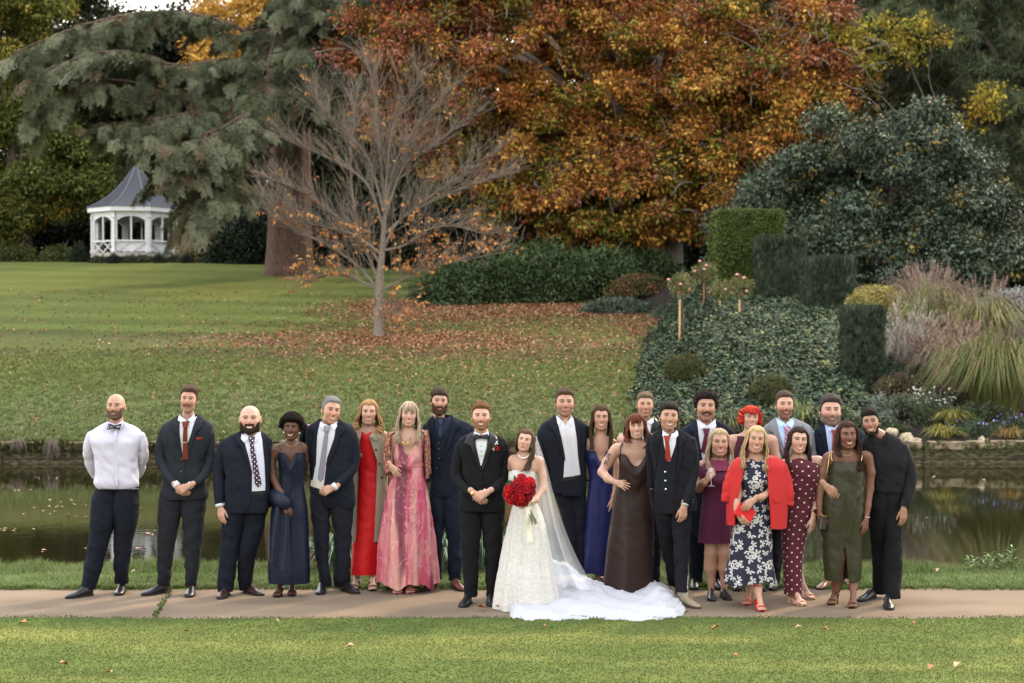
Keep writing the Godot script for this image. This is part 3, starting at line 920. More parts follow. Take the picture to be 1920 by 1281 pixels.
# a young tree,almost bare,with fine upswept twigs and a few orange leaves low down
func build_cherry()->void:
	rng.seed=9
	var base:=on_ground(710,54.7)
	base.y-=0.03
	var t:=thing("cherry_tree","nearly bare young tree with upswept grey twigs and a few orange leaves","tree",base)
	var bark:=mat("grey_bark",lin(1,1,1),0.9,{"tex": ntex("greybark",0.05,3,[[0.25,lin(0.075,0.060,0.045)],[0.6,lin(0.145,0.118,0.092)],[0.9,lin(0.23,0.195,0.155)]],256),"wtri": true,"scale": Vector3(2.0,0.8,2.0)})
	var tr:=Buf.new()
	var top:=wp(722,400,54.7)-base
	tr.tube(curve([Vector3(0,-0.1,0),Vector3(0.0,0.25,0),Vector3(0.0,0.9,0),Vector3(0.02,1.7,0),Vector3(0.12,3.0,0),top],4),radii([0.22,0.165,0.145,0.14,0.10,0.06],4),12)
	obj("trunk",tr.commit(),bark,t)
	# main limbs as pixel paths
	var paths:=[
		[[712,545],[660,522],[610,516],[575,530]],[[712,548],[670,500],[615,462],[545,430],[500,400]],
		[[714,540],[690,480],[665,410],[655,300],[662,190],[655,130]],[[722,400],[735,330],[760,260],[800,190],[850,120]],
		[[718,470],[745,420],[800,375],[870,330],[930,285]],[[714,545],[755,525],[800,505],[860,492],[930,478]],
		[[720,430],[690,350],[640,310],[570,270],[520,240]],[[722,400],[715,310],[705,220],[700,120],[690,60]],
		[[716,500],[680,450],[620,400],[560,360],[500,335]],[[722,410],[745,340],[770,300],[830,250],[890,190]],
		[[718,470],[760,460],[810,430],[860,425],[920,440]],[[722,400],[728,300],[740,210],[770,140],[790,90]],
		[[714,540],[735,560],[745,580]],[[720,440],[770,400],[830,370],[900,345],[950,330]],
		[[718,480],[660,440],[600,425],[540,410],[480,360]],[[722,405],[690,300],[650,240],[610,190],[590,140]],
	]
	var tips:=Buf.new()
	var leaves: Array[Transform3D]=[]; var lc:=PackedColorArray()
	for pi in paths.size():
		var pth=paths[pi]
		var dz:=rf(-1.6,1.6)
		var pts:=[]
		for k in pth.size(): pts.append(wp(710.0+(pth[k][0]-710.0)*0.96,300.0-(300.0-pth[k][1])*(0.74 if pth[k][1]<300 else 1.0),54.7+dz*k/(pth.size()-1.0))-base)
		var cv:=curve(pts,6)
		var n:=cv.size()
		var r0:=0.062 if pth.size()>3 else 0.04
		var rr:=PackedFloat32Array()
		for k in n: rr.append(lerpf(r0,0.012,pow(float(k)/(n-1),0.6)))
		var lb:=Buf.new()
		lb.tube(cv,rr,6)
		obj("limb",lb.commit(),bark,t)
		for k in range(4,n):
			for rep in 3:
				var dir:=(cv[mini(k+1,n-1)]-cv[maxi(k-1,0)]).normalized()
				var u:=(dir*0.9+Vector3(rf(-0.9,0.9),rf(-0.2,0.7),rf(-0.9,0.9))).normalized()
				var l:=rf(0.7,1.9)*(1.0-0.4*float(k)/n)
				var a:=cv[k].lerp(cv[k-1],rf(0,1))
				var m:=a+u*l*0.5+Vector3(0,0.06,0)
				var e:=a+u*l+Vector3(rf(-0.1,0.1),0.16*l,rf(-0.1,0.1))
				tips.tube(PackedVector3Array([a,m,e]),PackedFloat32Array([0.012,0.009,0.004]),3,false)
				for q in 4:
					var f:=rf(0.2,1.0)
					var o:=a.lerp(m,f*2.0) if f<0.5 else m.lerp(e,f*2.0-1.0)
					var v:=(u+Vector3(rf(-0.9,0.9),rf(-0.3,0.8),rf(-0.9,0.9))).normalized()
					var ll:=rf(0.3,0.85)
					tips.tube(PackedVector3Array([o,o+v*ll*0.5,o+v*ll+Vector3(0,0.05,0)]),PackedFloat32Array([0.0062,0.0048,0.0028]),3,false)
					var y:=o.y
					if rf(0,1)<sstep(4.6,2.2,y)*0.55+0.02:
						for w in rng.randi_range(1,2):
							leaves.append(Transform3D(Basis.from_euler(Vector3(rf(-1,1),rf(0,TAU),rf(-1,1))).scaled_local(Vector3.ONE*rf(0.8,1.3)),o+v*ll*rf(0.4,1.0)))
							lc.append(pick([[0.5,lin(0.42,0.19,0.06)],[0.3,lin(0.34,0.13,0.05)],[0.2,lin(0.5,0.28,0.09)]])*rf(0.7,1.2))
	var o:=obj("twigs",tips.commit(),bark,t)
	o.set_meta("kind","stuff")
	var lm:=Buf.new()
	lm.tint=Color.WHITE
	leaf(lm,Vector3.ZERO,Vector3(0,-0.4,1),Vector3.UP,0.14,0.085)
	leaf(lm,Vector3(0.03,0,0),Vector3(1,-0.6,0.3),Vector3.UP,0.12,0.075)
	multi("leaves",lm.commit(),leaf_mat("tree_leaf",0.4),leaves,lc,t)

# ---------------------------------------------------------------- shrubs under the trees
func shrub(called: String,label: String,at: Vector3,r: Vector3,mesh: ArrayMesh,m: Material,pal: Array,count: int,size: float,group := "",rough:=0.25)->Node3D:
	var t:=thing(called,label,"shrub",at,group)
	var st:=Buf.new()
	for k in 5:
		var e:=Vector3(rf(-0.7,0.7)*r.x,r.y*rf(0.7,1.3),rf(-0.7,0.7)*r.z)
		st.tube(PackedVector3Array([Vector3(rf(-0.1,0.1),-0.2,rf(-0.1,0.1)),e*0.5+Vector3(0,0.1,0),e]),PackedFloat32Array([0.05,0.03,0.01]),5)
	obj("stems",st.commit(),bark_mat(),t)
	var xs: Array[Transform3D]=[]; var cs:=PackedColorArray()
	for k in count:
		var d:=rdir()
		d.y=absf(d.y)*1.05-0.1
		var q:=pow(rf(0.35,1.0),0.4)*(1.0+rough*n3(d.x*1.6+at.x,d.y*1.6,d.z*1.6+at.z))
		var p:=Vector3(d.x*r.x,maxf(d.y*r.y*1.0,0.0),d.z*r.z)*q
		xs.append(Transform3D(Basis.from_euler(Vector3(rf(-0.6,0.6),rf(0,TAU),rf(-0.6,0.6))).scaled_local(Vector3.ONE*size*rf(0.7,1.25)),p))
		cs.append(pick(pal)*rf(0.75,1.25))
	multi("foliage",mesh,m,xs,cs,t)
	return t

func build_shrubs()->void:
	rng.seed=33
	var dark:=leaf_mat("dark_leaf",0.15,0.5)
	var lm:=leaf_mat("tree_leaf",0.4)
	var rho:=clump(12,0.3,0.20,0.065,0.7,0.1)
	var rp:=[[0.5,lin(0.045,0.072,0.026)],[0.3,lin(0.07,0.098,0.036)],[0.2,lin(0.03,0.048,0.02)]]
	var names:=["nearest the bare tree","second from the bare tree","in the middle of the bank","tallest, under the beech","at the right end of the bank","behind, beneath the beech trunks"]
	var k:=0
	for s in [[860,65.5,1.9,1.5,1.6],[955,66.0,1.9,1.8,1.7],[1050,66.0,1.9,1.9,1.7],[1010,69.0,2.8,2.3,1.8],[1125,66.5,1.6,1.6,1.6],[1190,71.0,2.2,1.5,1.6]]:
		shrub("rhododendron","dark green rhododendron bush, " + names[k],on_ground(s[0],s[1]),Vector3(s[2],s[3],s[4]),rho,dark,rp,950,1.0,"rhododendron bank")
		k+=1
	var low:=clump(12,0.16,0.09,0.05)
	shrub("clipped_mound","low rounded bush scattered with fallen red leaves",on_ground(1200,63.5),Vector3(1.25,0.75,1.0),low,dark,[[0.6,lin(0.06,0.07,0.025)],[0.4,lin(0.16,0.07,0.03)]],1300,1.0,"",0.05)
	shrub("ivy_mound","dark leafy ground shrub beside the red-leaved mound",on_ground(1155,61.5),Vector3(1.3,0.45,0.8),rho,dark,[[0.6,lin(0.06,0.08,0.05)],[0.4,lin(0.09,0.11,0.075)]],420,0.7)
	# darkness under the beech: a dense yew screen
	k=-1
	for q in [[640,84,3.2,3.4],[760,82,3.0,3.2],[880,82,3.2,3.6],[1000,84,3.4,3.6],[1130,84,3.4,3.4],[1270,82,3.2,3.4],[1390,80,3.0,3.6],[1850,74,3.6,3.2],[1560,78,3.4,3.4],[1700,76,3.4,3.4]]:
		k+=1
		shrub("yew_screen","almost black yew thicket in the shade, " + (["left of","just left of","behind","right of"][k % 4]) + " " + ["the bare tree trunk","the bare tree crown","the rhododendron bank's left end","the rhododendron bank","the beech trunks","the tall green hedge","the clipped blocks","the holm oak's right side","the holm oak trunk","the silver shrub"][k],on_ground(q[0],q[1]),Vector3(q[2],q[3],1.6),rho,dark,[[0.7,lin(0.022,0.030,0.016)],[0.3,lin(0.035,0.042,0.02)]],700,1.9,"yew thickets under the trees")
	# round the gazebo
	shrub("hydrangea","wide pale olive and pinkish bush right of the gazebo",on_ground(395,86.5),Vector3(2.0,1.25,1.2),low,lm,[[0.5,lin(0.15,0.14,0.06)],[0.3,lin(0.11,0.115,0.05)],[0.2,lin(0.2,0.135,0.09)]],1500,1.3)
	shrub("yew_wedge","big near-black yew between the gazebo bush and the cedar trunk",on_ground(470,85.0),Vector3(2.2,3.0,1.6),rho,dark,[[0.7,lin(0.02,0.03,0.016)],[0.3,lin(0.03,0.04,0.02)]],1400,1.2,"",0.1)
	shrub("yew_cone","small dark clipped yew cone left of the gazebo",on_ground(148,87.0),Vector3(0.5,1.05,0.5),low,dark,[[1.0,lin(0.022,0.032,0.018)]],420,1.0,"",0.05)
	var bw:=["under the front left post","under the front right panel","right of the gazebo steps"]
	k=0
	for px in [212.0,298.0,350.0]:
		shrub("box_ball","small dark box ball at the gazebo foot, " + bw[k],on_ground(px,84.8),Vector3(0.28,0.5,0.28),low,dark,[[1.0,lin(0.02,0.03,0.018)]],160,0.8,"box balls at the gazebo",0.05)
		k+=1
	for px in [185.0,245.0,268.0,325.0]:
		shrub("rose_bush","loose low bush before the gazebo, " + ("leftmost" if px<200 else "under its left window" if px<250 else "under its middle window" if px<300 else "rightmost"),on_ground(px,85.3),Vector3(0.5,0.42,0.3),low,lm,[[0.6,lin(0.05,0.06,0.03)],[0.4,lin(0.09,0.08,0.05)]],90,1.0,"loose bushes before the gazebo")
	for q in [[110,89.0,1.0,0.95],[20,90.0,1.8,1.1],[-40,89.0,2.0,1.5]]:
		shrub("laurel","mid-green bush left of the gazebo, " + ("beside the dark cone" if q[0]==110 else "under the green oak" if q[0]==20 else "at the frame edge"),on_ground(q[0],q[1]),Vector3(q[2],q[3],0.8),low,lm,[[0.6,lin(0.06,0.075,0.025)],[0.4,lin(0.09,0.10,0.035)]],420,1.4,"bushes left of the gazebo")
	k=-1
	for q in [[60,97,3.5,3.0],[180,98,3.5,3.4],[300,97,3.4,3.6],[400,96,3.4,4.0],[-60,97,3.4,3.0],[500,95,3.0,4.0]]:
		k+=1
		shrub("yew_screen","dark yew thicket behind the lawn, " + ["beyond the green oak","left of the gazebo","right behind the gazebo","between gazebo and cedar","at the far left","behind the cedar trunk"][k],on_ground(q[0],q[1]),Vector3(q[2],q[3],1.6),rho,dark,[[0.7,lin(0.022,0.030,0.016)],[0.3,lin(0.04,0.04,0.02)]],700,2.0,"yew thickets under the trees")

# ---------------------------------------------------------------- the planted border on the right
# a clipped hedge block: leafy faces,optionally a tuft of loose growth on top
func hedge(called: String,label: String,at: Vector3,s: Vector3,mesh: ArrayMesh,m: Material,pal: Array,per_m2: float,size: float,spiky: bool,round_top:=0.0,group := "")->void:
	var t:=thing(called,label,"hedge",at,group)
	var core:=Buf.new(true)
	core.box(xf(Vector3(0,s.y/2-0.06,0)),Vector3(s.x-0.22,s.y-0.14,s.z-0.22),0.05)
	obj("stems",core.commit(),mat("hedge_core",lin(0.016,0.02,0.01),0.95),t)
	var xs: Array[Transform3D]=[]; var cs:=PackedColorArray()
	var faces:=[[Vector3(0,0,1),s.x*s.y],[Vector3(0,0,-1),s.x*s.y],[Vector3(1,0,0),s.z*s.y],[Vector3(-1,0,0),s.z*s.y],[Vector3(0,1,0),s.x*s.z]]
	for f in faces:
		var nn: Vector3=f[0]
		for k in int(f[1]*per_m2*(2.0 if nn.y>0.5 else 1.0)):
			var p:=Vector3(rf(-0.5,0.5),rf(0,1),rf(-0.5,0.5))*s
			if nn.x!=0: p.x=nn.x*s.x/2
			elif nn.z!=0: p.z=nn.z*s.z/2
			else: p.y=s.y+(round_top*(0.3-pow(p.x/s.x*2.0,2.0)) if round_top>0 else 0.0)
			p+=nn*(rf(-0.08,0.03)+0.05*n3(p.x*1.5,p.y*1.5,p.z*1.5+at.x))
			var bs: Basis
			if spiky: bs=Basis.from_euler(Vector3(rf(-0.35,0.35),rf(0,TAU),rf(-0.35,0.35)))
			else: bs=Basis.from_euler(Vector3(rf(-1,1),rf(0,TAU),rf(-1,1)))
			xs.append(Transform3D(bs.scaled_local(Vector3.ONE*size*rf(0.7,1.2)*(rf(1.2,2.3) if spiky and nn.y>0.5 else 1.0)),p))
			cs.append(pick(pal)*rf(0.75,1.25))
	multi("foliage",mesh,m,xs,cs,t)

func grass_clump(called: String,label: String,at: Vector3,h: float,spread: float,blades: int,w: float,cols: Array,plume: Color,plumes: int,seed_at: int)->void:
	rng.seed=seed_at
	var t:=thing(called,label,"ornamental grass",at,"")
	var b:=Buf.new()
	var pl:=Buf.new()
	for k in blades+plumes:
		var a:=rf(0,TAU)
		var lean:=pow(rf(0,1),0.7)*1.15
		var l:=h*rf(0.65,1.1)*(1.12 if k>=blades else 1.0)
		var o:=Vector3(cos(a),0,sin(a))*sqrt(rf(0,1))*0.30*spread
		var out:=Vector3(cos(a+rf(-0.4,0.4)),0,sin(a+rf(-0.4,0.4)))*lean*spread
		var p1:=o+out*0.22+Vector3(0,l*0.5,0)
		var p2:=o+out*0.6+Vector3(0,l*(0.9-0.26*lean),0)
		var p3:=o+out*1.0+Vector3(0,l*(1.0-0.74*lean),0)
		var s:=Vector3(-out.z,0,out.x).normalized()*w*0.5+Vector3(rf(-1,1),0,rf(-1,1))*w*0.2
		var c: Color=pick(cols)*rf(0.75,1.2)
		if k>=blades:
			c=plume*rf(0.8,1.2)
			p3=o+out*0.85+Vector3(0,l*(1.05-0.3*lean),0)
			pl.tint=plume*rf(0.75,1.25)
			for q in 14:
				var f:=q/13.0
				var at2:=p2.lerp(p3,f)
				leaf(pl,at2,(p3-p2).normalized()+Vector3(rf(-0.7,0.7),rf(-0.8,0.3),rf(-0.7,0.7)),Vector3.UP,0.13*(1.0-0.5*f),0.022)
		b.tint=c
		var i0:=b.vert(o-s); var i1:=b.vert(o+s)
		var j0:=b.vert(p1-s); var j1:=b.vert(p1+s)
		var k0:=b.vert(p2-s*0.7); var k1:=b.vert(p2+s*0.7); var e:=b.vert(p3)
		b.quad(i0,i1,j1,j0); b.quad(j0,j1,k1,k0); b.tri(k0,k1,e)
	obj("blades",b.commit(),leaf_mat("grass_leaf",0.35),t).set_meta("kind","stuff")
	if plumes>0: obj("plumes",pl.commit(),leaf_mat("plume",0.4,0.9),t).set_meta("kind","stuff")

func build_garden()->void:
	rng.seed=44
	var dark:=leaf_mat("dark_leaf",0.15,0.5)
	var lm:=leaf_mat("tree_leaf",0.4)
	var small:=clump(14,0.10,0.06,0.035,0.9,0.0)
	var spike:=Buf.new()
	for k in 16:
		spike.tint=Color.WHITE*rf(0.7,1.3)
		leaf(spike,Vector3(rf(-0.06,0.06),rf(-0.08,0.05),rf(-0.06,0.06)),Vector3(rf(-0.35,0.35),1,rf(-0.35,0.35)),Vector3(rf(-1,1),0,1),rf(0.12,0.24),0.022,0.1)
	var spk:=spike.commit()
	var box:=[[0.5,lin(0.072,0.098,0.024)],[0.3,lin(0.10,0.125,0.034)],[0.2,lin(0.045,0.065,0.018)]]
	var cyp:=[[0.5,lin(0.040,0.056,0.034)],[0.3,lin(0.062,0.080,0.052)],[0.2,lin(0.028,0.036,0.022)]]
	var h0:=wp(1400,548,56.0)
	hedge("box_hedge","tallest bright green clipped hedge block under the beech",Vector3(h0.x,gy(h0.x,56.0)-0.6,-56),Vector3(2.16,2.72+wp(0,548,56.0).y-gy(h0.x,56.0)+0.6,1.9),small,lm,box,300.0,1.15,false)
	var defs:=[[1462,466,560,53.5,1.38,"second clipped cypress block, below the tall green hedge"],[1551,506,595,50.0,1.30,"third clipped cypress block, with a feathery top"],[1617,592,775,41.0,0.90,"nearest tall narrow cypress column, beside the grasses"]]
	for q in defs:
		var d: float=q[3]
		var top:=wp(q[0],q[1],d); var bot:=wp(q[0],q[2],d)
		bot.y=minf(bot.y,gy(bot.x,d))-0.1
		hedge("cypress_block","dark blue-green " + q[5],Vector3(bot.x,bot.y,-d),Vector3(q[4],top.y-bot.y,q[4]),spk,dark,cyp,330.0,1.0 if d>45 else 0.72,true,0.0,"clipped cypress blocks stepping down the bank")
	# ivy bank
	var ivy:=Buf.new()
	for k in 9:
		ivy.tint=Color.WHITE*rf(0.7,1.25)
		leaf(ivy,Vector3(rf(-0.12,0.12),rf(0.0,0.08),rf(-0.12,0.12)),Vector3(rf(-1,1),rf(-0.3,0.35),rf(-0.2,1.0)),Vector3.UP,rf(0.06,0.10),rf(0.06,0.09),0.12)
	var xs: Array[Transform3D]=[]; var cs:=PackedColorArray()
	for k in 60000:
		var d:=rf(37.2,60.0); var x:=rf(2.6,14.5)
		var inn:=x-bed_edge(d)-0.25*n3(x*0.8,d*0.8,2.0)
		if inn<0.05 or (d<41.0 and x>8.6) or rf(0,1)>1.15-(d-37.0)/32.0: continue
		var lift:=0.16*absf(n3(x*0.9,d*0.7,9.0))+0.10*n3(x*2.5,d*2.5,1.0)+rf(0,0.10)
		lift+=0.16*sstep(0.0,0.5,inn)
		xs.append(Transform3D(Basis.from_euler(Vector3(rf(-0.2,0.9),rf(-1.2,1.2),rf(-0.4,0.4))).scaled_local(Vector3.ONE*rf(0.5,1.25)),Vector3(x,gy(x,d)+lift,-d)))
		cs.append(pick([[0.48,lin(0.036,0.058,0.032)],[0.27,lin(0.060,0.086,0.046)],[0.15,lin(0.026,0.040,0.024)],[0.10,lin(0.16,0.17,0.07)],[0.02,lin(0.17,0.06,0.035)]])*rf(0.7,1.25))
	multi("ivy",ivy.commit(),leaf_mat("ivy_leaf",0.15,0.6),xs,cs,null,"thick dark ivy covering the bank below the clipped hedges","ivy")
	# clipped balls
	var ballpal:=[[0.5,lin(0.060,0.066,0.022)],[0.3,lin(0.085,0.085,0.03)],[0.2,lin(0.04,0.046,0.016)]]
	for q in [[1285,699,41.5,0.50,"olive clipped box ball on the ivy bank, the upper left one"],[1446,742,39.0,0.50,"olive clipped box ball behind the man in the grey suit"]]:
		var c:=wp(q[0],q[1],q[2])
		var t:=thing("box_ball",q[4],"shrub",c)
		var core:=Buf.new()
		core.ball(xf(Vector3.ZERO,Vector3.ONE*(q[3]-0.09)),14,10)
		obj("stems",core.commit(),mat("hedge_core",lin(0.016,0.02,0.01),0.95),t)
		var bx: Array[Transform3D]=[]; var bc:=PackedColorArray()
		for k in 1100:
			var dd:=rdir()
			bx.append(Transform3D(Basis.from_euler(Vector3(rf(-1,1),rf(0,TAU),rf(-1,1))).scaled_local(Vector3.ONE*rf(0.45,0.75)),dd*q[3]*(1.0+rf(-0.08,0.03))*Vector3(1.04,0.93,1.04)))
			bc.append(pick(ballpal)*rf(0.8,1.2))
		multi("foliage",small,lm,bx,bc,t)
	# standard roses on stakes
	var rw:=["front left, with two stakes","behind the first, on a red-brown stake","third from the left on a thin stake","rightmost, nearest the cypress blocks"]
	var k4:=0
	for q in [[1277,655,545,47.5],[1322,590,520,53.0],[1352,610,555,50.5],[1389,638,548,48.5]]:
		var d: float=q[3]
		var at:=wp(q[0],q[1],d)
		var t:=thing("standard_rose","small pink-flowered standard rose, " + rw[k4],"rose",at,"standard roses on the bank")
		var top:=wp(q[0],q[2],d).y-at.y
		var sb:=Buf.new()
		sb.tube(curve([Vector3(0.05,-0.4,0),Vector3(0.07,top*0.5,0),Vector3(0.0,top,0)],3),radii([0.03,0.026,0.02],3),6)
		obj("stem",sb.commit(),bark_mat(),t)
		var pb:=Buf.new()
		pb.tube(PackedVector3Array([Vector3(-0.05,-0.3,0.03),Vector3(-0.04,top*0.85,0.03)]),PackedFloat32Array([0.032,0.03]),7)
		obj("stake",pb.commit(),mat("stake_red" if k4==1 else "stake_tan",lin(0.20,0.075,0.04) if k4==1 else lin(0.42,0.27,0.13),0.85),t)
		var bx: Array[Transform3D]=[]; var bc:=PackedColorArray()
		for k in 110:
			var p:=rdir()*Vector3(0.40,0.33,0.36)*pow(rf(0,1),0.4)
			bx.append(Transform3D(Basis.from_euler(Vector3(rf(-1,1),rf(0,TAU),rf(-1,1))).scaled_local(Vector3.ONE*rf(0.7,1.25)),Vector3(0,top+0.2,0)+p))
			bc.append(pick([[0.5,lin(0.13,0.135,0.05)],[0.3,lin(0.19,0.17,0.07)],[0.2,lin(0.09,0.085,0.04)]])*rf(0.8,1.2))
		multi("foliage",small,lm,bx,bc,t)
		for k in 4:
			var fb:=Buf.new()
			var p:=rdir()*Vector3(0.38,0.32,0.34)
			p.z=absf(p.z)
			fb.ball(xf(Vector3(0,top+0.25,0)+p,Vector3(0.05,0.04,0.05)),7,5)
			obj("bloom",fb.commit(),mat("pink_bloom",lin(0.55,0.24,0.24),0.7),t)
		k4+=1
	# yellow shrub,silver shrub
	var fine:=clump(14,0.12,0.07,0.045)
	shrub("golden_shrub","round golden-yellow shrub above the cypress column",wp(1643,592,49.0),Vector3(1.0,0.95,0.7),fine,lm,[[0.6,lin(0.40,0.34,0.11)],[0.4,lin(0.30,0.26,0.09)]],1100,1.0,"",0.1)
	shrub("silver_shrub","silvery white-leaved shrub at the right edge above the grasses",wp(1893,605,46.0),Vector3(1.1,0.95,0.7),fine,lm,[[0.6,lin(0.32,0.34,0.33)],[0.4,lin(0.2,0.22,0.2)]],900,1.0,"",0.4)
	shrub("grey_willow","loose grey-green shrub behind the grasses on the right",wp(1760,585,54.0),Vector3(4.0,0.9,0.8),fine,lm,[[0.6,lin(0.07,0.09,0.05)],[0.4,lin(0.11,0.12,0.07)]],1400,1.3)
	# grasses
	var green:=[[0.62,lin(0.085,0.110,0.032)],[0.2,lin(0.13,0.125,0.05)],[0.18,lin(0.15,0.09,0.04)]]
	var pinkp:=lin(0.25,0.185,0.155)
	grass_clump("miscanthus","largest green-gold grass fountain at the right edge above the wall",wp(1868,772,39.0),2.15,1.7,2600,0.014,green,pinkp,60,101)
	grass_clump("pink_grass","pink-plumed grass left of the big grass fountain",wp(1790,735,41.0),1.7,1.3,700,0.012,[[0.6,lin(0.24,0.17,0.12)],[0.4,lin(0.15,0.15,0.06)]],lin(0.26,0.175,0.15),220,102)
	grass_clump("grey_grass","bleached grey stems beside the cypress column",wp(1705,708,42.0),1.75,0.95,700,0.010,[[0.7,lin(0.30,0.265,0.225)],[0.3,lin(0.20,0.17,0.13)]],lin(0.34,0.29,0.25),120,103)
	grass_clump("back_grass","green grass with pink tops behind, left of the silver shrub",wp(1745,640,47.0),1.95,1.35,900,0.014,[[0.6,lin(0.14,0.17,0.05)],[0.4,lin(0.20,0.19,0.07)]],pinkp,190,104)
	grass_clump("back_grass","green grass with pink tops behind, nearest the silver shrub",wp(1845,650,45.5),1.7,1.5,900,0.014,[[0.6,lin(0.15,0.17,0.055)],[0.4,lin(0.21,0.17,0.07)]],pinkp,170,105)
	grass_clump("far_plume_grass","tall pinkish plumes at the back of the border",wp(1720,600,52.0),1.6,1.1,350,0.013,[[0.6,lin(0.15,0.16,0.06)],[0.4,lin(0.2,0.17,0.08)]],lin(0.25,0.175,0.15),150,106)
	rng.seed=45
	# perennials along the wall
	var flo:=Buf.new()
	for k in 5:
		flo.tint=Color.WHITE
		var a:=TAU*k/5.0
		leaf(flo,Vector3.ZERO,Vector3(cos(a),0.35,sin(a)),Vector3.UP,0.028,0.022,0.1)
	var flower:=flo.commit()
	var put_flowers:=func(t: Node3D,r: Vector3,n: int,col: Color,stems: bool)->void:
		var fx: Array[Transform3D]=[]; var fc:=PackedColorArray()
		var sb:=Buf.new()
		for k in n:
			var p:=Vector3(rf(-1,1)*r.x,r.y*rf(0.55,1.1),rf(-0.6,1)*r.z)
			fx.append(Transform3D(Basis.from_euler(Vector3(rf(0.2,1.3),rf(0,TAU),0)).scaled_local(Vector3.ONE*rf(0.7,1.2)),p))
			fc.append(col*rf(0.8,1.1))
			if stems: sb.tube(PackedVector3Array([Vector3(p.x*0.3,0,p.z*0.3),Vector3(p.x*0.7,p.y*0.6,p.z*0.8),p]),PackedFloat32Array([0.005,0.004,0.003]),3,false)
		multi("flowers",flower,leaf_mat("petal",0.4,0.8),fx,fc,t)
		if stems: obj("flower_stems",sb.commit(),mat("stem_green",lin(0.08,0.1,0.04),0.8),t).set_meta("kind","stuff")
	var gw:=[["white_gaura","airy plant with tiny white flowers right of the cypress column",1750,800,38.0,Vector3(0.55,0.85,0.35),[[0.6,lin(0.06,0.08,0.04)],[0.4,lin(0.09,0.11,0.06)]],260,90,lin(0.60,0.59,0.56),0.55],
		["silver_herb","pale grey-leaved plant at the foot of the cypress column",1655,790,38.2,Vector3(0.32,0.7,0.3),[[0.6,lin(0.16,0.19,0.15)],[0.4,lin(0.1,0.13,0.09)]],200,0,Color.WHITE,0.6],
		["cranesbill","low plant with violet-blue flowers along the wall",1830,818,37.2,Vector3(0.75,0.34,0.3),[[0.6,lin(0.06,0.09,0.05)],[0.4,lin(0.09,0.12,0.07)]],420,34,lin(0.30,0.25,0.62),0.5],
		["green_perennial","fresh green leafy plant under the grass fountain",1805,790,37.8,Vector3(0.5,0.42,0.3),[[0.6,lin(0.07,0.11,0.04)],[0.4,lin(0.10,0.14,0.06)]],260,0,Color.WHITE,0.7],
		["violet_aster","dark plant with a few violet flowers at the right edge",1900,812,37.4,Vector3(0.45,0.4,0.3),[[0.6,lin(0.05,0.08,0.04)],[0.4,lin(0.08,0.1,0.05)]],240,12,lin(0.25,0.14,0.5),0.6],
		["catmint","grey-green planting filling the bed right of the cypress column",1712,760,38.8,Vector3(0.75,0.5,0.5),[[0.5,lin(0.06,0.08,0.045)],[0.3,lin(0.09,0.11,0.065)],[0.2,lin(0.12,0.10,0.06)]],380,0,Color.WHITE,0.75],
		["rusty_perennial","brownish perennial under the bleached grass",1690,735,40.2,Vector3(0.7,0.55,0.5),[[0.5,lin(0.10,0.07,0.04)],[0.3,lin(0.07,0.08,0.04)],[0.2,lin(0.14,0.10,0.05)]],340,0,Color.WHITE,0.75],
		["leafy_perennial","dark leafy perennial at the foot of the big grass fountain",1840,785,38.0,Vector3(1.0,0.42,0.4),[[0.5,lin(0.05,0.07,0.035)],[0.3,lin(0.08,0.10,0.05)],[0.2,lin(0.10,0.08,0.04)]],420,0,Color.WHITE,0.75],
		["border_shrub","low shrub just beyond the right edge, beside the silver shrub",2010,690,44.0,Vector3(1.4,0.9,0.9),[[0.6,lin(0.06,0.08,0.04)],[0.4,lin(0.10,0.11,0.06)]],500,0,Color.WHITE,1.0],
		["border_shrub","low shrub just beyond the right edge, beside the grass fountain",2020,790,39.0,Vector3(1.3,0.7,0.7),[[0.6,lin(0.07,0.08,0.04)],[0.4,lin(0.12,0.10,0.06)]],460,0,Color.WHITE,0.9],
		["border_shrub","further low shrub beyond the right edge of the bed",2160,720,42.0,Vector3(1.8,0.9,1.0),[[0.6,lin(0.05,0.07,0.035)],[0.4,lin(0.09,0.10,0.05)]],560,0,Color.WHITE,1.0],
		["ground_cover","low dark green planting behind the couple in black and olive",1600,812,37.2,Vector3(1.3,0.4,0.3),[[0.6,lin(0.05,0.07,0.035)],[0.4,lin(0.08,0.1,0.05)]],420,0,Color.WHITE,0.6],
		["ground_cover","low grey-green planting behind the curly-haired man and the grey suit",1390,815,37.2,Vector3(2.2,0.45,0.3),[[0.5,lin(0.07,0.09,0.05)],[0.3,lin(0.11,0.13,0.08)],[0.2,lin(0.14,0.14,0.06)]],600,0,Color.WHITE,0.6]]
	for q in gw:
		var at:=wp(q[2],q[3],q[4])
		var t:=shrub(q[0],q[1],Vector3(at.x,minf(at.y,gy(at.x,q[4])+0.05),at.z),q[5],fine,lm,q[6],q[7],q[10],"",0.4)
		if q[8]>0: put_flowers.call(t,q[5],q[8],q[9],true)
	grass_clump("golden_grass","short golden grass tuft at the wall, nearer the man in black",wp(1768,826,37.0),0.45,0.5,300,0.014,[[0.6,lin(0.26,0.21,0.055)],[0.4,lin(0.17,0.18,0.05)]],Color.WHITE,0,107)
	grass_clump("golden_grass","short golden grass tuft higher up, under the white flowers",wp(1785,795,37.6),0.42,0.5,260,0.014,[[0.6,lin(0.25,0.20,0.055)],[0.4,lin(0.16,0.17,0.05)]],Color.WHITE,0,108)
	grass_clump("bronze_grass","short bronze-orange grass tuft at the right edge of the wall",wp(1893,828,37.0),0.42,0.5,260,0.014,[[0.6,lin(0.24,0.125,0.05)],[0.4,lin(0.2,0.18,0.06)]],Color.WHITE,0,109)
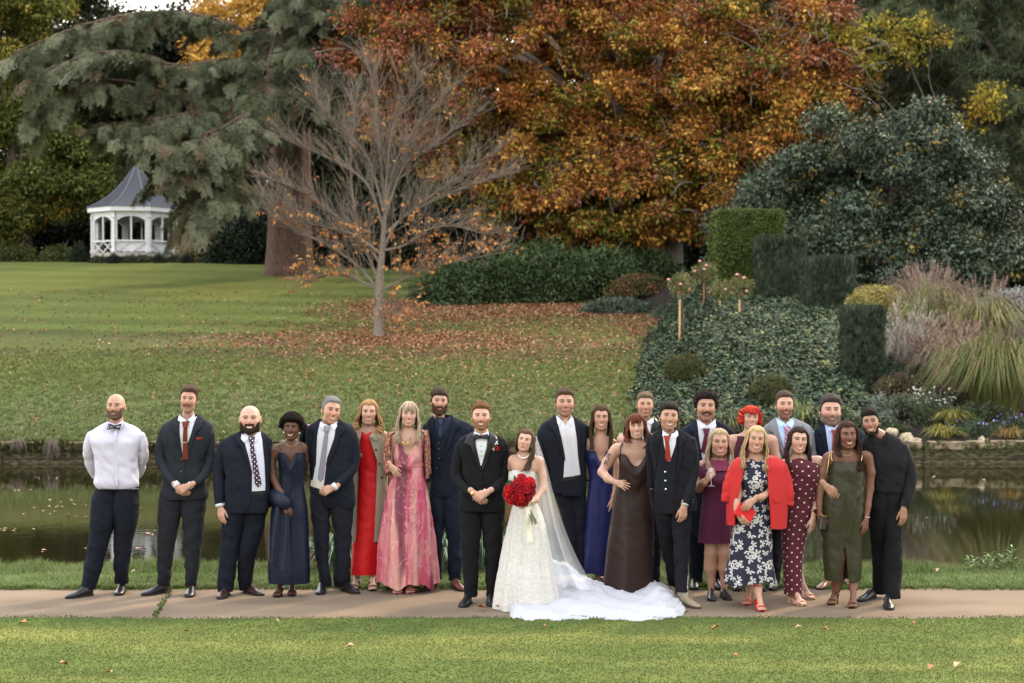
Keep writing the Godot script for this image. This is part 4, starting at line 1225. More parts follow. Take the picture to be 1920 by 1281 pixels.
	grass_clump("iris","tall iris leaves behind the man in the grey suit",wp(1500,818,37.3),1.1,0.55,90,0.022,[[0.6,lin(0.09,0.12,0.05)],[0.4,lin(0.16,0.16,0.06)]],Color.WHITE,0,110)
	grass_clump("reed","slender reeds between the curly-haired man and the red-haired woman",wp(1362,822,37.3),0.8,0.7,120,0.016,[[0.6,lin(0.10,0.12,0.06)],[0.4,lin(0.16,0.15,0.07)]],Color.WHITE,0,111)
	rng.seed=46
	var hosta:=thing("hosta","broad-leaved green plant behind the man in black","plant",wp(1683,822,37.2))
	for k in 16:
		var hb:=Buf.new()
		var a:=TAU*k/16.0+rf(-0.2,0.2)
		leaf(hb,Vector3(0,rf(0,0.2),0),Vector3(cos(a),rf(0.2,0.9),sin(a)),Vector3.UP,rf(0.26,0.4),0.14,0.15)
		obj("leaf",hb.commit(),mat("hosta_leaf",lin(0.11,0.16,0.055),0.6,{"double": true}),hosta)
	# stones along the top of the right-hand wall
	var rocks:=[[1672,812,0.13],[1700,826,0.17],[1716,830,0.12],[1740,836,0.16],[1765,838,0.15],[1842,832,0.14],[1872,834,0.1],[1800,838,0.12],[1905,838,0.12],[1660,830,0.1]]
	var rkw:=["upper one just right of the man in black","largest pale upright one right of the man in black","small one beside the pale upright stone","under the first golden grass tuft","right of the golden grass tuft","under the violet flowers","small one left of the bronze grass","between the golden grass and the violet flowers","at the right edge","half hidden behind the man in black"]
	k4=0
	var rockm:=mat("rock",lin(1,1,1),0.9,{"tex": ntex("rock",0.03,4,[[0.2,lin(0.13,0.10,0.06)],[0.55,lin(0.34,0.27,0.18)],[0.85,lin(0.46,0.38,0.27)]],256),"wtri": true,"scale": Vector3(1.5,1.5,1.5)})
	for q in rocks:
		var rb:=Buf.new()
		rb.ball(xf(Vector3.ZERO,Vector3(q[2]*rf(0.9,1.4),q[2]*rf(0.7,1.2),q[2])),10,7)
		for k in rb.v.size():
			var p:=rb.v[k]
			rb.v[k]=p*(1.0+0.45*n3(p.x*6.0+k4*3.0,p.y*6.0,p.z*6.0))
		var o:=obj("rock",rb.commit(),rockm)
		o.position=wp(q[0],q[1],36.75)
		meta(o,"sandstone rock on the pond wall, " + rkw[k4],"rock","rocks on the wall")
		k4+=1

# ---------------------------------------------------------------- grass and fallen leaves
func build_grass()->void:
	rng.seed=71
	var m:=leaf_mat("grass_blade",0.3)
	var tuft:=tuft_mesh(0.017,9,0.0017,0.06)
	var xs: Array[Transform3D]=[]; var cs:=PackedColorArray()
	for k in 72000:
		var d:=rf(10.7,13.50); var x:=rf(-0.40,0.40)*d
		if d>13.44 and n3(x*3.0,0.0,1.0)<rf(-0.3,0.5): continue
		xs.append(Transform3D(Basis(Vector3.UP,rf(0,TAU)).scaled_local(Vector3.ONE*rf(0.6,1.15)),Vector3(x,0.015+0.015*n3(x*0.5,d*0.5,2.0),-d)))
		var c:=lin(0.115,0.142,0.044).lerp(lin(0.24,0.235,0.076),clampf(0.30+1.5*n3(x*0.22,d*0.9,1.0)+rf(-0.2,0.2),0,1)*sstep(13.4,12.5,d))
		if rf(0,1)<0.06: c=lin(0.2,0.17,0.08)
		cs.append(c*rf(0.9,1.1))
	multi("lawn_grass",tuft,m,xs,cs,null,"short mown grass in the foreground","grass")
	xs.clear(); cs.clear()
	var tall:=tuft_mesh(0.075,9,0.0028)
	for k in 53000:
		var d:=rf(15.0,16.62); var x:=rf(-0.43,0.43)*d
		if d<15.08 and n3(x*3.0,0.0,4.0)<rf(-0.4,0.5): continue
		var s:=rf(0.45,0.8)+1.3*sstep(15.75,16.35,d)*rf(0.5,1.2)*(0.8+0.8*n3(x*1.2,0.0,6.0))
		xs.append(Transform3D(Basis(Vector3.UP,rf(0,TAU)).scaled_local(Vector3(1,s,1)),Vector3(x,verge_y(x,d),-d)))
		var c:=lin(0.120,0.175,0.046).lerp(lin(0.170,0.215,0.075),clampf(0.5+n3(x*1.1,d*1.6,5.0),0,1))
		if d>16.0 and rf(0,1)<0.2: c=lin(0.2,0.19,0.10)
		cs.append(c*rf(0.75,1.2))
	multi("verge_grass",tall,m,xs,cs,null,"longer grass along the near edge of the pond","grass")
	# longer tufts on the near part of the far lawn,so that it reads as turf
	xs.clear(); cs.clear()
	var rough:=tuft_mesh(0.075,9,0.008)
	for k in 36000:
		var d:=36.6+15.0*pow(rf(0,1),1.5); var x:=rf(-0.33,0.33)*d
		if x>bed_edge(d)-0.1: continue
		xs.append(Transform3D(Basis(Vector3.UP,rf(0,TAU)).scaled_local(Vector3.ONE*rf(0.7,1.4)),Vector3(x,gy(x,d)-0.01,-d)))
		cs.append((lawn_tint(x,d)*1.25).lerp(lin(0.13,0.14,0.05),rf(0,0.35))*rf(0.8,1.2))
	multi("far_bank_grass",rough,m,xs,cs,null,"tufted grass on the bank across the pond","grass")
	# water plants at the near edge
	var lw:=[[640,1020,0.75,"spiky blue-green leaves between the legs of the grey-haired man"],[822,1015,0.8,"spiky blue-green leaves between the man in navy and the groom"],[905,1000,0.7,"spiky blue-green leaves between the groom's legs and beside him"]]
	for q in lw:
		grass_clump("iris_clump",q[3],Vector3((q[0]-960.0)*16.25/FPX,-0.05,-16.25),0.62,0.42,130,0.02,[[0.6,lin(0.10,0.15,0.10)],[0.4,lin(0.16,0.2,0.13)]],Color.WHITE,0,int(q[0]))
	rng.seed=72
	var ww:=["larger clump of","taller single stem of","last sprig at the edge of"]
	var kk:=0
	for q in [[1845,1058,9],[1885,1050,5],[1918,1052,3]]:
		var t:=thing("willowherb",ww[kk] + " pale green weeds at the pond edge on the right","plant",Vector3((q[0]-960.0)*16.2/FPX,-0.03,-16.2),"weeds at the pond edge")
		for k in q[2]:
			var b:=Buf.new()
			var o:=Vector3(rf(-0.14,0.14),0,rf(-0.1,0.1))*(1.0 if kk==0 else 0.3)
			var h:=rf(0.12,0.22)*(1.4 if kk==1 else 1.0)
			var e:=o+Vector3(rf(-0.1,0.1),h,0)
			b.tint=lin(0.2,0.26,0.12)
			b.tube(PackedVector3Array([o,e]),PackedFloat32Array([0.005,0.003]),4)
			for w in 12:
				b.tint=lin(0.19,0.25,0.11)*rf(0.8,1.3)
				var a:=rf(0,TAU)
				leaf(b,o.lerp(e,0.3+0.7*w/11.0),Vector3(cos(a),0.5,sin(a)),Vector3.UP,0.07,0.022)
			obj("sprig",b.commit(),leaf_mat("grass_leaf",0.35),t)
		kk+=1

func below(px: float)->String:
	var w:=[[60,"at the far left"],[150,"left of the white-shirted man"],[285,"level with the white-shirted man"],[400,"level with the moustached man"],[500,"level with the bald man in navy"],[585,"level with the navy slip dress"],[665,"level with the grey-haired man"],[730,"level with the red dress"],[820,"level with the pink dress"],[912,"level with the groom"],[1060,"level with the bride"],[1240,"level with the brown satin dress"],[1365,"level with the man in suede shoes"],[1460,"level with the red blazer"],[1530,"level with the dotted dress"],[1640,"level with the olive dress"],[1730,"level with the man in black"],[1780,"right of the man in black"]]
	for q in w:
		if px<q[0]: return q[1]
	return "at the far right"

func build_litter()->void:
	rng.seed=81
	var lb:=Buf.new()
	lb.tint=Color.WHITE
	leaf(lb,Vector3(0,0,-0.5),Vector3(0,0.05,1),Vector3.UP,1.0,0.75,0.28)
	var lmesh:=lb.commit()
	var m:=leaf_mat("litter",0.2,0.75)
	var pal:=[[0.35,lin(0.30,0.115,0.055)],[0.25,lin(0.21,0.075,0.04)],[0.2,lin(0.40,0.215,0.12)],[0.12,lin(0.14,0.06,0.035)],[0.08,lin(0.45,0.31,0.17)]]
	var xs: Array[Transform3D]=[]; var cs:=PackedColorArray()
	var tries:=0
	while xs.size()<24000 and tries<220000:
		tries+=1
		var d:=rf(36.8,70.0); var x:=rf(-0.335,0.14)*d
		if x>bed_edge(d): continue
		if rf(0,1)>litter(x,d)*0.9*(1.0-0.45*sstep(46.0,39.0,d))+0.002: continue
		xs.append(Transform3D(Basis.from_euler(Vector3(rf(-0.5,0.5),rf(0,TAU),rf(-0.5,0.5))).scaled_local(Vector3.ONE*rf(0.06,0.115)),Vector3(x,gy(x,d)+0.02,-d)))
		cs.append(pick(pal)*rf(0.7,1.2))
	multi("leaf_litter",lmesh,m,xs,cs,null,"red-brown fallen leaves scattered over the far lawn","fallen leaves")
	# single leaves close by
	var near:=[[42,1178,0.09],[120,1256,0.08],[655,1223,0.085],[205,1272,0.06],[694,1184,0.05],[1341,1187,0.07],[1498,1186,0.06],[1547,1190,0.07],[1795,1258,0.08],[1745,1262,0.07],[1712,1178,0.06],[905,1148,0.10],[932,1147,0.05],[1440,1168,0.06],[1380,1240,0.05],[1020,1184,0.05],[520,1175,0.05],[1600,1190,0.05],[1750,1176,0.05],[350,1194,0.05]]
	for q in near:
		var d:=depth_of(q[1])
		var o:=obj("fallen_leaf",lmesh,mat("leaf_near_%d" % (int(q[0]) % 3),[lin(0.36,0.15,0.06),lin(0.42,0.26,0.15),lin(0.26,0.09,0.04)][int(q[0]) % 3],0.75,{"double": true}))
		o.transform=Transform3D(Basis.from_euler(Vector3(rf(-0.3,0.3),rf(0,TAU),rf(-0.3,0.3))).scaled_local(Vector3.ONE*q[2]),Vector3((q[0]-960.0)*d/FPX,0.045,-d))
		meta(o,["curled brown","pale tan","dark rust"][int(q[0]) % 3] + " leaf on the %s, %s" % ["path" if q[1]<1160 else "grass near the path" if q[1]<1200 else "foreground grass",below(q[0])],"leaf","single fallen leaves in the foreground")
	for q in [[250,1073,15.7],[312,1070,15.9],[470,1075,15.9],[680,1055,15.9],[1758,1078,15.8],[1580,1090,15.4]]:
		var o:=obj("fallen_leaf",lmesh,mat("leaf_near_1",lin(0.42,0.26,0.15),0.75,{"double": true}))
		o.transform=Transform3D(Basis.from_euler(Vector3(rf(-0.6,0.6),rf(0,TAU),rf(-0.3,0.3))).scaled_local(Vector3.ONE*0.055),Vector3((q[0]-960.0)*q[2]/FPX,0.08,-q[2]))
		meta(o,"pale leaf caught in the pond-edge grass, " + below(q[0]),"leaf","leaves in the pond-edge grass")
	# rafts of leaves floating on the pond
	var floats:=[[90,897,5],[8,873,4],[15,921,2],[120,940,4],[135,949,7],[75,962,3],[70,951,3],[30,993,8],[268,955,7],[115,968,3],[275,985,6],[270,1032,3],[148,1030,2],[88,1037,2],[50,1090,1],[1705,872,7],[1600,880,3],[1740,895,3],[1710,975,2],[360,905,3],[60,920,3],[157,972,2],[290,1000,5],[1800,873,5],[1870,900,2]]
	for q in floats:
		var d: float=(EYE-WATER)*FPX/(q[1]-640.5)
		if d<16.8: continue
		var t:=thing("floating_leaves","%s raft of pale leaves floating on the pond, %s, %s" % ["wide" if q[2]>5 else "small" if q[2]>2 else "tiny",below(q[0]),"against the far wall" if q[1]<885 else "in the far half" if q[1]<950 else "mid-pond" if q[1]<1000 else "near the grass edge"],"leaves",Vector3((q[0]-960.0)*d/FPX,WATER+0.012,-d),"leaf rafts on the pond")
		for k in q[2]:
			var o:=obj("leaf",lmesh,mat("float_leaf_%d" % (k % 2),[lin(0.42,0.28,0.19),lin(0.36,0.19,0.12)][k % 2],0.6,{"double": true}),t)
			o.transform=Transform3D(Basis.from_euler(Vector3(rf(-0.12,0.12),rf(0,TAU),rf(-0.12,0.12))).scaled_local(Vector3(1,0.35,1)*rf(0.05,0.085)),Vector3(rf(-0.30,0.30),0,rf(-0.3,0.3)))

# ---------------------------------------------------------------- bodies: signed distances meshed with surface nets
# a primitive is 12 numbers: kind (0 tapered capsule,2 ellipsoid; +1 carves),a.xyz,ra | r.xyz..,b.xyz,rb,depth scale,blend
class Sdf:
	var p:=PackedFloat32Array()
	var n:=0
	func cap(a: Vector3,ra: float,b: Vector3,rb: float,k:=0.02,sz:=1.0,carve:=false)->void:
		p.append_array(PackedFloat32Array([1.0 if carve else 0.0,a.x,a.y,a.z,ra,b.x,b.y,b.z,rb,sz,k,0.0]))
		n+=1
	func ell(c: Vector3,r: Vector3,k:=0.02,carve:=false)->void:
		p.append_array(PackedFloat32Array([3.0 if carve else 2.0,c.x,c.y,c.z,r.x,r.y,r.z,0,0,1,k,0.0]))
		n+=1
	func chain(pts: Array,rs: Array,k:=0.02)->void:
		for j in pts.size()-1: cap(pts[j],rs[j],pts[j+1],rs[j+1],k)
	func at(x: float,y: float,z: float)->float:
		var d:=1e6
		for j in n:
			var o:=j*12
			var t:=int(p[o])
			var q: float
			if t<2:
				var s:=p[o+9]
				var ax:=x-p[o+1]; var ay:=y-p[o+2]; var az:=(z-p[o+3])*s
				var bx:=p[o+5]-p[o+1]; var by:=p[o+6]-p[o+2]; var bz:=(p[o+7]-p[o+3])*s
				var h:=clampf((ax*bx+ay*by+az*bz)/maxf(bx*bx+by*by+bz*bz,1e-9),0.0,1.0)
				ax-=bx*h; ay-=by*h; az-=bz*h
				q=sqrt(ax*ax+ay*ay+az*az)-p[o+4]-(p[o+8]-p[o+4])*h
			else:
				var rx:=p[o+4]; var ry:=p[o+5]; var rz:=p[o+6]
				var ex:=(x-p[o+1])/rx; var ey:=(y-p[o+2])/ry; var ez:=(z-p[o+3])/rz
				var k0:=sqrt(ex*ex+ey*ey+ez*ez)
				var k1:=sqrt(ex*ex/(rx*rx)+ey*ey/(ry*ry)+ez*ez/(rz*rz))
				q=k0*(k0-1.0)/maxf(k1,1e-6)
			var kk:=p[o+10]
			if t & 1:
				q=-q
				var h2:=maxf(kk-absf(d-q),0.0)
				d=maxf(d,q)+h2*h2/(4.0*kk)
			else:
				var h3:=maxf(kk-absf(d-q),0.0)
				d=minf(d,q)-h3*h3/(4.0*kk)
		return d
	func front(x: float,y: float,z0:=0.25)->float:      # the frontmost surface along -z
		var z:=z0
		for k in 40:
			var d:=at(x,y,z)
			if d<0.0006: break
			z-=d*0.8
			if z<-0.3: break
		return z
	func mesh(b: Buf,lo: Vector3,hi: Vector3,cell: float)->void:
		var nx:=int(ceil((hi.x-lo.x)/cell/4.0))*4+1
		var ny:=int(ceil((hi.y-lo.y)/cell/4.0))*4+1
		var nz:=int(ceil((hi.z-lo.z)/cell/4.0))*4+1
		var g:=PackedFloat32Array()
		g.resize(nx*ny*nz)
		g.fill(1.0)
		var far:=cell*4.0*0.87*1.7
		var live: Array[Vector3i]=[]
		for bz in range(0,nz-1,4):
			for by in range(0,ny-1,4):
				for bx in range(0,nx-1,4):
					var d:=at(lo.x+(bx+2)*cell,lo.y+(by+2)*cell,lo.z+(bz+2)*cell)
					if absf(d)>far:
						if d<0.0:
							for z in range(bz,bz+5):
								for y in range(by,by+5):
									for x in range(bx,bx+5):
										var o:=(z*ny+y)*nx+x
										if g[o]==1.0: g[o]=-1.0
						continue
					live.append(Vector3i(bx,by,bz))
		for v in live:
			for z in range(v.z,v.z+5):
				for y in range(v.y,v.y+5):
					for x in range(v.x,v.x+5):
						var o:=(z*ny+y)*nx+x
						if g[o]==1.0 or g[o]==-1.0: g[o]=at(lo.x+x*cell,lo.y+y*cell,lo.z+z*cell)
		var ids:={}
		var sxy:=nx*ny
		var off:=[0,1,nx,nx+1,sxy,sxy+1,sxy+nx,sxy+nx+1]
		var corner:=[Vector3(0,0,0),Vector3(1,0,0),Vector3(0,1,0),Vector3(1,1,0),Vector3(0,0,1),Vector3(1,0,1),Vector3(0,1,1),Vector3(1,1,1)]
		var edges:=[[0,1],[2,3],[4,5],[6,7],[0,2],[1,3],[4,6],[5,7],[0,4],[1,5],[2,6],[3,7]]
		for v in live:
			for z in range(v.z,v.z+4):
				for y in range(v.y,v.y+4):
					for x in range(v.x,v.x+4):
						var o:=z*sxy+y*nx+x
						var neg:=0
						for c in 8:
							if g[o+off[c]]<0.0: neg+=1
						if neg==0 or neg==8: continue
						var s:=Vector3.ZERO
						var m:=0
						for e in edges:
							var a:=g[o+off[e[0]]]; var c2:=g[o+off[e[1]]]
							if (a<0.0)!=(c2<0.0):
								s+=(corner[e[0]] as Vector3).lerp(corner[e[1]],a/(a-c2))
								m+=1
						ids[o]=b.vert(lo+(Vector3(x,y,z)+s/m)*cell)
		for o in ids:
			var a:=g[o]
			for ax in 3:
				var st: int=[1,nx,sxy][ax]
				var c2:=g[o+st]
				if (a<0.0)==(c2<0.0): continue
				var u: int=[nx,sxy,1][ax]; var w: int=[sxy,1,nx][ax]
				if not (ids.has(o-u) and ids.has(o-w) and ids.has(o-u-w)): continue
				if a<0.0: b.quad(ids[o-u-w],ids[o-w],ids[o],ids[o-u])
				else: b.quad(ids[o-u-w],ids[o-u],ids[o],ids[o-w])

var head_sdf:=Sdf.new()
var head_buf:=Buf.new()
var head_nrm:=PackedVector3Array()
var hands:={}
var foot_buf:={}

func normals_of(b: Buf)->PackedVector3Array:
	var nn:=PackedVector3Array()
	nn.resize(b.v.size())
	var k:=0
	while k<b.i.size():
		var a:=b.i[k]; var c:=b.i[k+1]; var d:=b.i[k+2]
		var f:=(b.v[d]-b.v[a]).cross(b.v[c]-b.v[a])
		nn[a]+=f; nn[c]+=f; nn[d]+=f
		k+=3
	for q in nn.size(): nn[q]=nn[q].normalized()
	return nn

func build_templates()->void:
	# head: chin at y=-0.115,crown at 0.115,face towards +z
	var h:=head_sdf
	h.ell(Vector3(0,0.030,-0.012),Vector3(0.0785,0.086,0.096),0.02)
	h.ell(Vector3(0,-0.022,0.018),Vector3(0.068,0.080,0.070),0.03)
	h.cap(Vector3(-0.040,-0.072,0.028),0.029,Vector3(0.040,-0.072,0.028),0.029,0.03)
	h.cap(Vector3(-0.013,-0.094,0.060),0.020,Vector3(0.013,-0.094,0.060),0.020,0.025)
	for s in [-1.0,1.0]:
		h.ell(Vector3(0.042*s,-0.022,0.054),Vector3(0.022,0.026,0.024),0.025)
		h.ell(Vector3(0.0325*s,0.010,0.094),Vector3(0.019,0.013,0.020),0.014,true)
		h.cap(Vector3(0.014*s,0.030,0.078),0.010,Vector3(0.045*s,0.030,0.062),0.010,0.014)
	h.cap(Vector3(0,0.018,0.084),0.008,Vector3(0,-0.022,0.101),0.0115,0.012)
	for s in [-1.0,1.0]: h.cap(Vector3(0,-0.030,0.094),0.009,Vector3(0.013*s,-0.030,0.086),0.0075,0.006)
	h.cap(Vector3(-0.018,-0.060,0.076),0.011,Vector3(0.018,-0.060,0.076),0.011,0.018)
	for s in [-1.0,1.0]:
		h.ell(Vector3(0.082*s,-0.004,-0.012),Vector3(0.010,0.031,0.019),0.008)
		h.ell(Vector3(0.091*s,-0.002,-0.006),Vector3(0.006,0.019,0.010),0.006,true)
	h.cap(Vector3(0,-0.07,-0.036),0.056,Vector3(0,-0.20,-0.040),0.062,0.012)
	head_buf=Buf.new()
	h.mesh(head_buf,Vector3(-0.108,-0.20,-0.128),Vector3(0.108,0.135,0.132),0.0042)
	head_nrm=normals_of(head_buf)
	for pose in ["relaxed","flat","clasp","grip","spread"]: hands[pose]=make_hand(pose)
	foot_buf["flat"]=make_foot(0.0)
	foot_buf["heel"]=make_foot(0.065)

func make_hand(pose: String)->Buf:      # right hand: wrist at the origin,fingers along -y,back of the hand +z,thumb +x
	var s:=Sdf.new()
	var curl: float={"relaxed": 0.34,"flat": 0.10,"clasp": 0.62,"grip": 1.05,"spread": 0.16}[pose]
	var fan: float={"relaxed": 0.05,"flat": 0.07,"clasp": 0.03,"grip": 0.02,"spread": 0.17}[pose]
	s.cap(Vector3(0,0.045,0),0.027,Vector3(0,-0.012,0),0.026,0.012,1.35)
	var xs:=[0.030,0.0105,-0.0095,-0.0285]
	var ln:=[0.072,0.081,0.075,0.059]
	var my:=[-0.088,-0.093,-0.088,-0.080]
	for k in 4: s.cap(Vector3(xs[k]*0.55,-0.012,0),0.0165,Vector3(xs[k],my[k],0),0.0115,0.014)
	for k in 4:
		var p:=Vector3(xs[k],my[k],0.0)
		var a:=curl*(0.75+0.12*k)
		var side:=fan*(1.5-k)
		var ang:=a*0.7
		var frac:=[0.46,0.30,0.24]
		var r:=[0.0096,0.0088,0.0080,0.0066]
		for q in 3:
			var d:=Vector3(sin(side),-cos(ang),-sin(ang)).normalized()
			var e: Vector3=p+d*ln[k]*frac[q]
			s.cap(p,r[q],e,r[q+1],0.0035)
			p=e
			ang+=a
	var t0:=Vector3(0.014,-0.018,-0.006); var t1:=Vector3(0.038,-0.048,-0.014)
	var open:=0.010 if pose != "spread" else 0.022
	var t2:=t1+Vector3(open,-0.031,-0.006-0.012*curl); var t3:=t2+Vector3(open*0.3,-0.026,-0.004-0.012*curl)
	s.cap(t0,0.016,t1,0.0125,0.012)
	s.cap(t1,0.0118,t2,0.0098,0.004)
	s.cap(t2,0.0096,t3,0.0075,0.003)
	var b:=Buf.new()
	s.mesh(b,Vector3(-0.075,-0.195,-0.10),Vector3(0.095,0.075,0.04),0.0034)
	return b

func make_foot(lift: float)->Buf:       # ankle above the origin,toes towards +z,sole at y=0 under the ball
	var s:=Sdf.new()
	var up:=Vector3(0,lift,0)
	s.cap(Vector3(0,0.030,-0.045)+up,0.029,Vector3(0,0.10,-0.030)+up,0.032,0.03)
	s.cap(Vector3(0,0.10,-0.030)+up,0.033,Vector3(0,0.22,-0.035)+up,0.040,0.03)
	s.cap(Vector3(0,0.085,-0.015)+up,0.030,Vector3(0.004,0.034,0.085),0.024,0.03)
	s.cap(Vector3(-0.018,0.024,0.095),0.020,Vector3(0.018,0.022,0.085),0.018,0.03)
	for k in 5:
		var x:=-0.026+0.0135*k
		var l: float=[0.052,0.056,0.050,0.043,0.034][k]
		s.cap(Vector3(x,0.019,0.10),0.011,Vector3(x*1.25,0.012,0.108+l),0.0105 if k==0 else 0.0078,0.008)
	var b:=Buf.new()
	s.mesh(b,Vector3(-0.062,-0.012,-0.09),Vector3(0.062,0.33,0.19),0.0048)
	return b

# ---------------------------------------------------------------- one person,measured in the frame of a closer look at the photograph
const ZOOM:={1: [130.0,710.0,2.911],2: [390.0,710.0,2.91],3: [640.0,710.0,2.9115],4: [830.0,720.0,2.786],5: [1000.0,710.0,2.9125],6: [1180.0,710.0,2.845],7: [1330.0,710.0,2.848],8: [1500.0,710.0,2.846]}
class Rows:      # an upright shape: dense rows of y,centre x,half width,centre z,half depth; y falls
	var y:=PackedFloat32Array()
	var cx:=PackedFloat32Array()
	var rx:=PackedFloat32Array()
	var cz:=PackedFloat32Array()
	var rz:=PackedFloat32Array()
	var e:=2.4
	func front(px: float,py: float)->float:
		var k:=0
		while k<y.size()-2 and y[k+1]>py: k+=1
		var f:=clampf((y[k]-py)/maxf(y[k]-y[k+1],1e-5),0.0,1.0)
		var t:=clampf(absf(px-lerpf(cx[k],cx[k+1],f))/maxf(lerpf(rx[k],rx[k+1],f),0.01),0.0,0.985)
		return lerpf(cz[k],cz[k+1],f)+lerpf(rz[k],rz[k+1],f)*pow(1.0-pow(t,e),1.0/e)

class Who:
	var node: Node3D
	var ox:=0.0
	var oy:=0.0
	var sc:=1.0
	var d:=14.0
	var x0:=0.0
	var skin: StandardMaterial3D
	var skin_c: Color
	var body:=Buf.new()
	var head:=Transform3D()
	var torso: Rows
	func p(u: float,v: float,z:=0.0)->Vector3:
		var dd:=d-z
		return Vector3((ox+u/sc-960.0)*dd/3020.0-x0,2.32-(oy+v/sc-640.5)*dd/3020.0,z)
	func r(px: float)->float: return px/sc*d/3020.0

func who(zoom: int,gv: float,label: String,skin: Color)->Who:
	var w:=Who.new()
	w.ox=ZOOM[zoom][0]; w.oy=ZOOM[zoom][1]; w.sc=ZOOM[zoom][2]
	w.d=depth_of(w.oy+gv/w.sc)
	w.skin_c=skin
	w.skin=mat("skin_%s" % skin.to_html(),lin(1,1,1),0.52,{"vc": true,"sss": 0.12,"spec": 0.4})
	w.body.tint=skin
	w.node=thing("person",label,"person")
	return w

func place(w: Who,u: float)->void:
	w.x0=(w.ox+u/w.sc-960.0)*w.d/FPX
	w.node.position=Vector3(w.x0,0,-w.d)

func rows(w: Who,tab: Array,ratio:=0.62,e:=2.4,step:=0.018)->Rows:     # tab rows: v,left u,right u[,z[,ratio]]
	var o:=Rows.new()
	o.e=e
	var P:=[]
	for t in tab:
		var z: float=t[3] if t.size()>3 else 0.0
		var a:=w.p(t[1],t[0],z); var b:=w.p(t[2],t[0],z)
		var hx:=(b.x-a.x)/2
		P.append([a.y,(a.x+b.x)/2,hx,z,hx*(t[4] if t.size()>4 else ratio)])
	for k in P.size()-1:
		var n:=maxi(1,int((P[k][0]-P[k+1][0])/step))
		for s in (n+1 if k==P.size()-2 else n):
			var f:=float(s)/n
			var q:=[]
			for c in 5:
				var m0: float=P[maxi(k-1,0)][c]; var m3: float=P[mini(k+2,P.size()-1)][c]
				q.append(lerpf(P[k][c],P[k+1][c],f) if c==0 else cubic_interpolate_in_time(P[k][c],P[k+1][c],m0,m3,f,P[k+1][0]-P[k][0],P[maxi(k-1,0)][0]-P[k][0],P[mini(k+2,P.size()-1)][0]-P[k][0]) if (k>0 and k<P.size()-2) else lerpf(P[k][c],P[k+1][c],f))
			o.y.append(q[0]); o.cx.append(q[1]); o.rx.append(q[2]); o.cz.append(q[3]); o.rz.append(q[4])
	return o

# a closed wrap round the rows; a0..a1 leaves a gap when it is less than a full turn; dress(angle,t,y) changes the radius; edge(angle) drops the top
func envelop(b: Buf,r: Rows,seg:=44,fold=null,a0:=-PI,a1:=PI,off:=0.0,top=null,cap_top:=false,hem=null)->void:
	var b0:=b.v.size()
	var n:=r.y.size()
	var full:=a1-a0>TAU-0.01
	var cols:=seg if full else seg+1
	var e:=2.0/r.e
	var ytop:=r.y[0]; var ybot:=r.y[n-1]
	for k in n:
		for s in cols:
			var a:=a0+(a1-a0)*s/seg
			var sn:=sin(a); var cs:=cos(a)
			var q:=off
			var m:=1.0
			var t:=float(k)/(n-1)
			if fold!=null: m=fold.call(a,t,r.y[k])
			var x: float=r.cx[k]+signf(sn)*pow(absf(sn),e)*(r.rx[k]*m+q)
			var z:=r.cz[k]+signf(cs)*pow(absf(cs),e)*(r.rz[k]*m+q)
			var y:=r.y[k]
			if top!=null:
				var dy: float=top.call(a)
				y=ybot+(y-ybot)*(ytop-dy-ybot)/(ytop-ybot)
			if hem!=null:
				var dh: float=hem.call(a)
				y=ytop+(y-ytop)*(ytop-ybot-dh)/(ytop-ybot)
			b.vert(Vector3(x,y,z),Vector3(0,0,0).x*Vector2.ZERO+Vector2(a*(r.rx[k]+r.rz[k])*0.5,y))
	b.stitch(b0,n,cols,full,true)
	if cap_top:
		var c:=b.vert(Vector3(r.cx[0],r.y[0],r.cz[0]))
		for s in cols-(0 if full else 1): b.tri(c,b0+s,b0+(s+1) % cols)

func sleeve(w: Who,b: Buf,pts: Array,sides:=14,cap:=true)->PackedVector3Array:      # points: u,v,z,radius in look pixels
	var P:=[]; var R:=[]
	for q in pts:
		P.append(w.p(q[0],q[1],q[2])); R.append(w.r(q[3])*0.94)
	var cv:=curve(P,8)
	var rr:=radii(R,8)
	var tube_p:=PackedVector3Array(); var tube_r:=PackedFloat32Array()
	var d0:=(cv[1]-cv[0]).normalized()
	for q in [[0.50,0.40],[0.40,0.66],[0.26,0.86],[0.10,0.96]]:
		tube_p.append(cv[0]-d0*rr[0]*q[0]); tube_r.append(rr[0]*q[1])
	tube_p.append_array(cv); tube_r.append_array(rr)
	var b0:=b.v.size()
	b.tube(tube_p,tube_r,sides,cap,1.0,Vector3.BACK)
	for k in range(b0,b.v.size()): b.u[k]=Vector2(b.u[k].x*0.4,b.v[k].y)
	return cv

func wrinkle(b: Buf,amp: float,fx: float,fy: float,from:=0,ridge:=true)->void:
	var nn:=normals_of(b)
	for k in range(from,b.v.size()):
		var p:=b.v[k]
		var q:=n3(p.x*fx+p.y*fx*0.45,p.y*fy,p.z*fx)
		if ridge: q=minf(0.5-2.2*absf(q),0.15)
		b.v[k]=p+nn[k]*q*amp

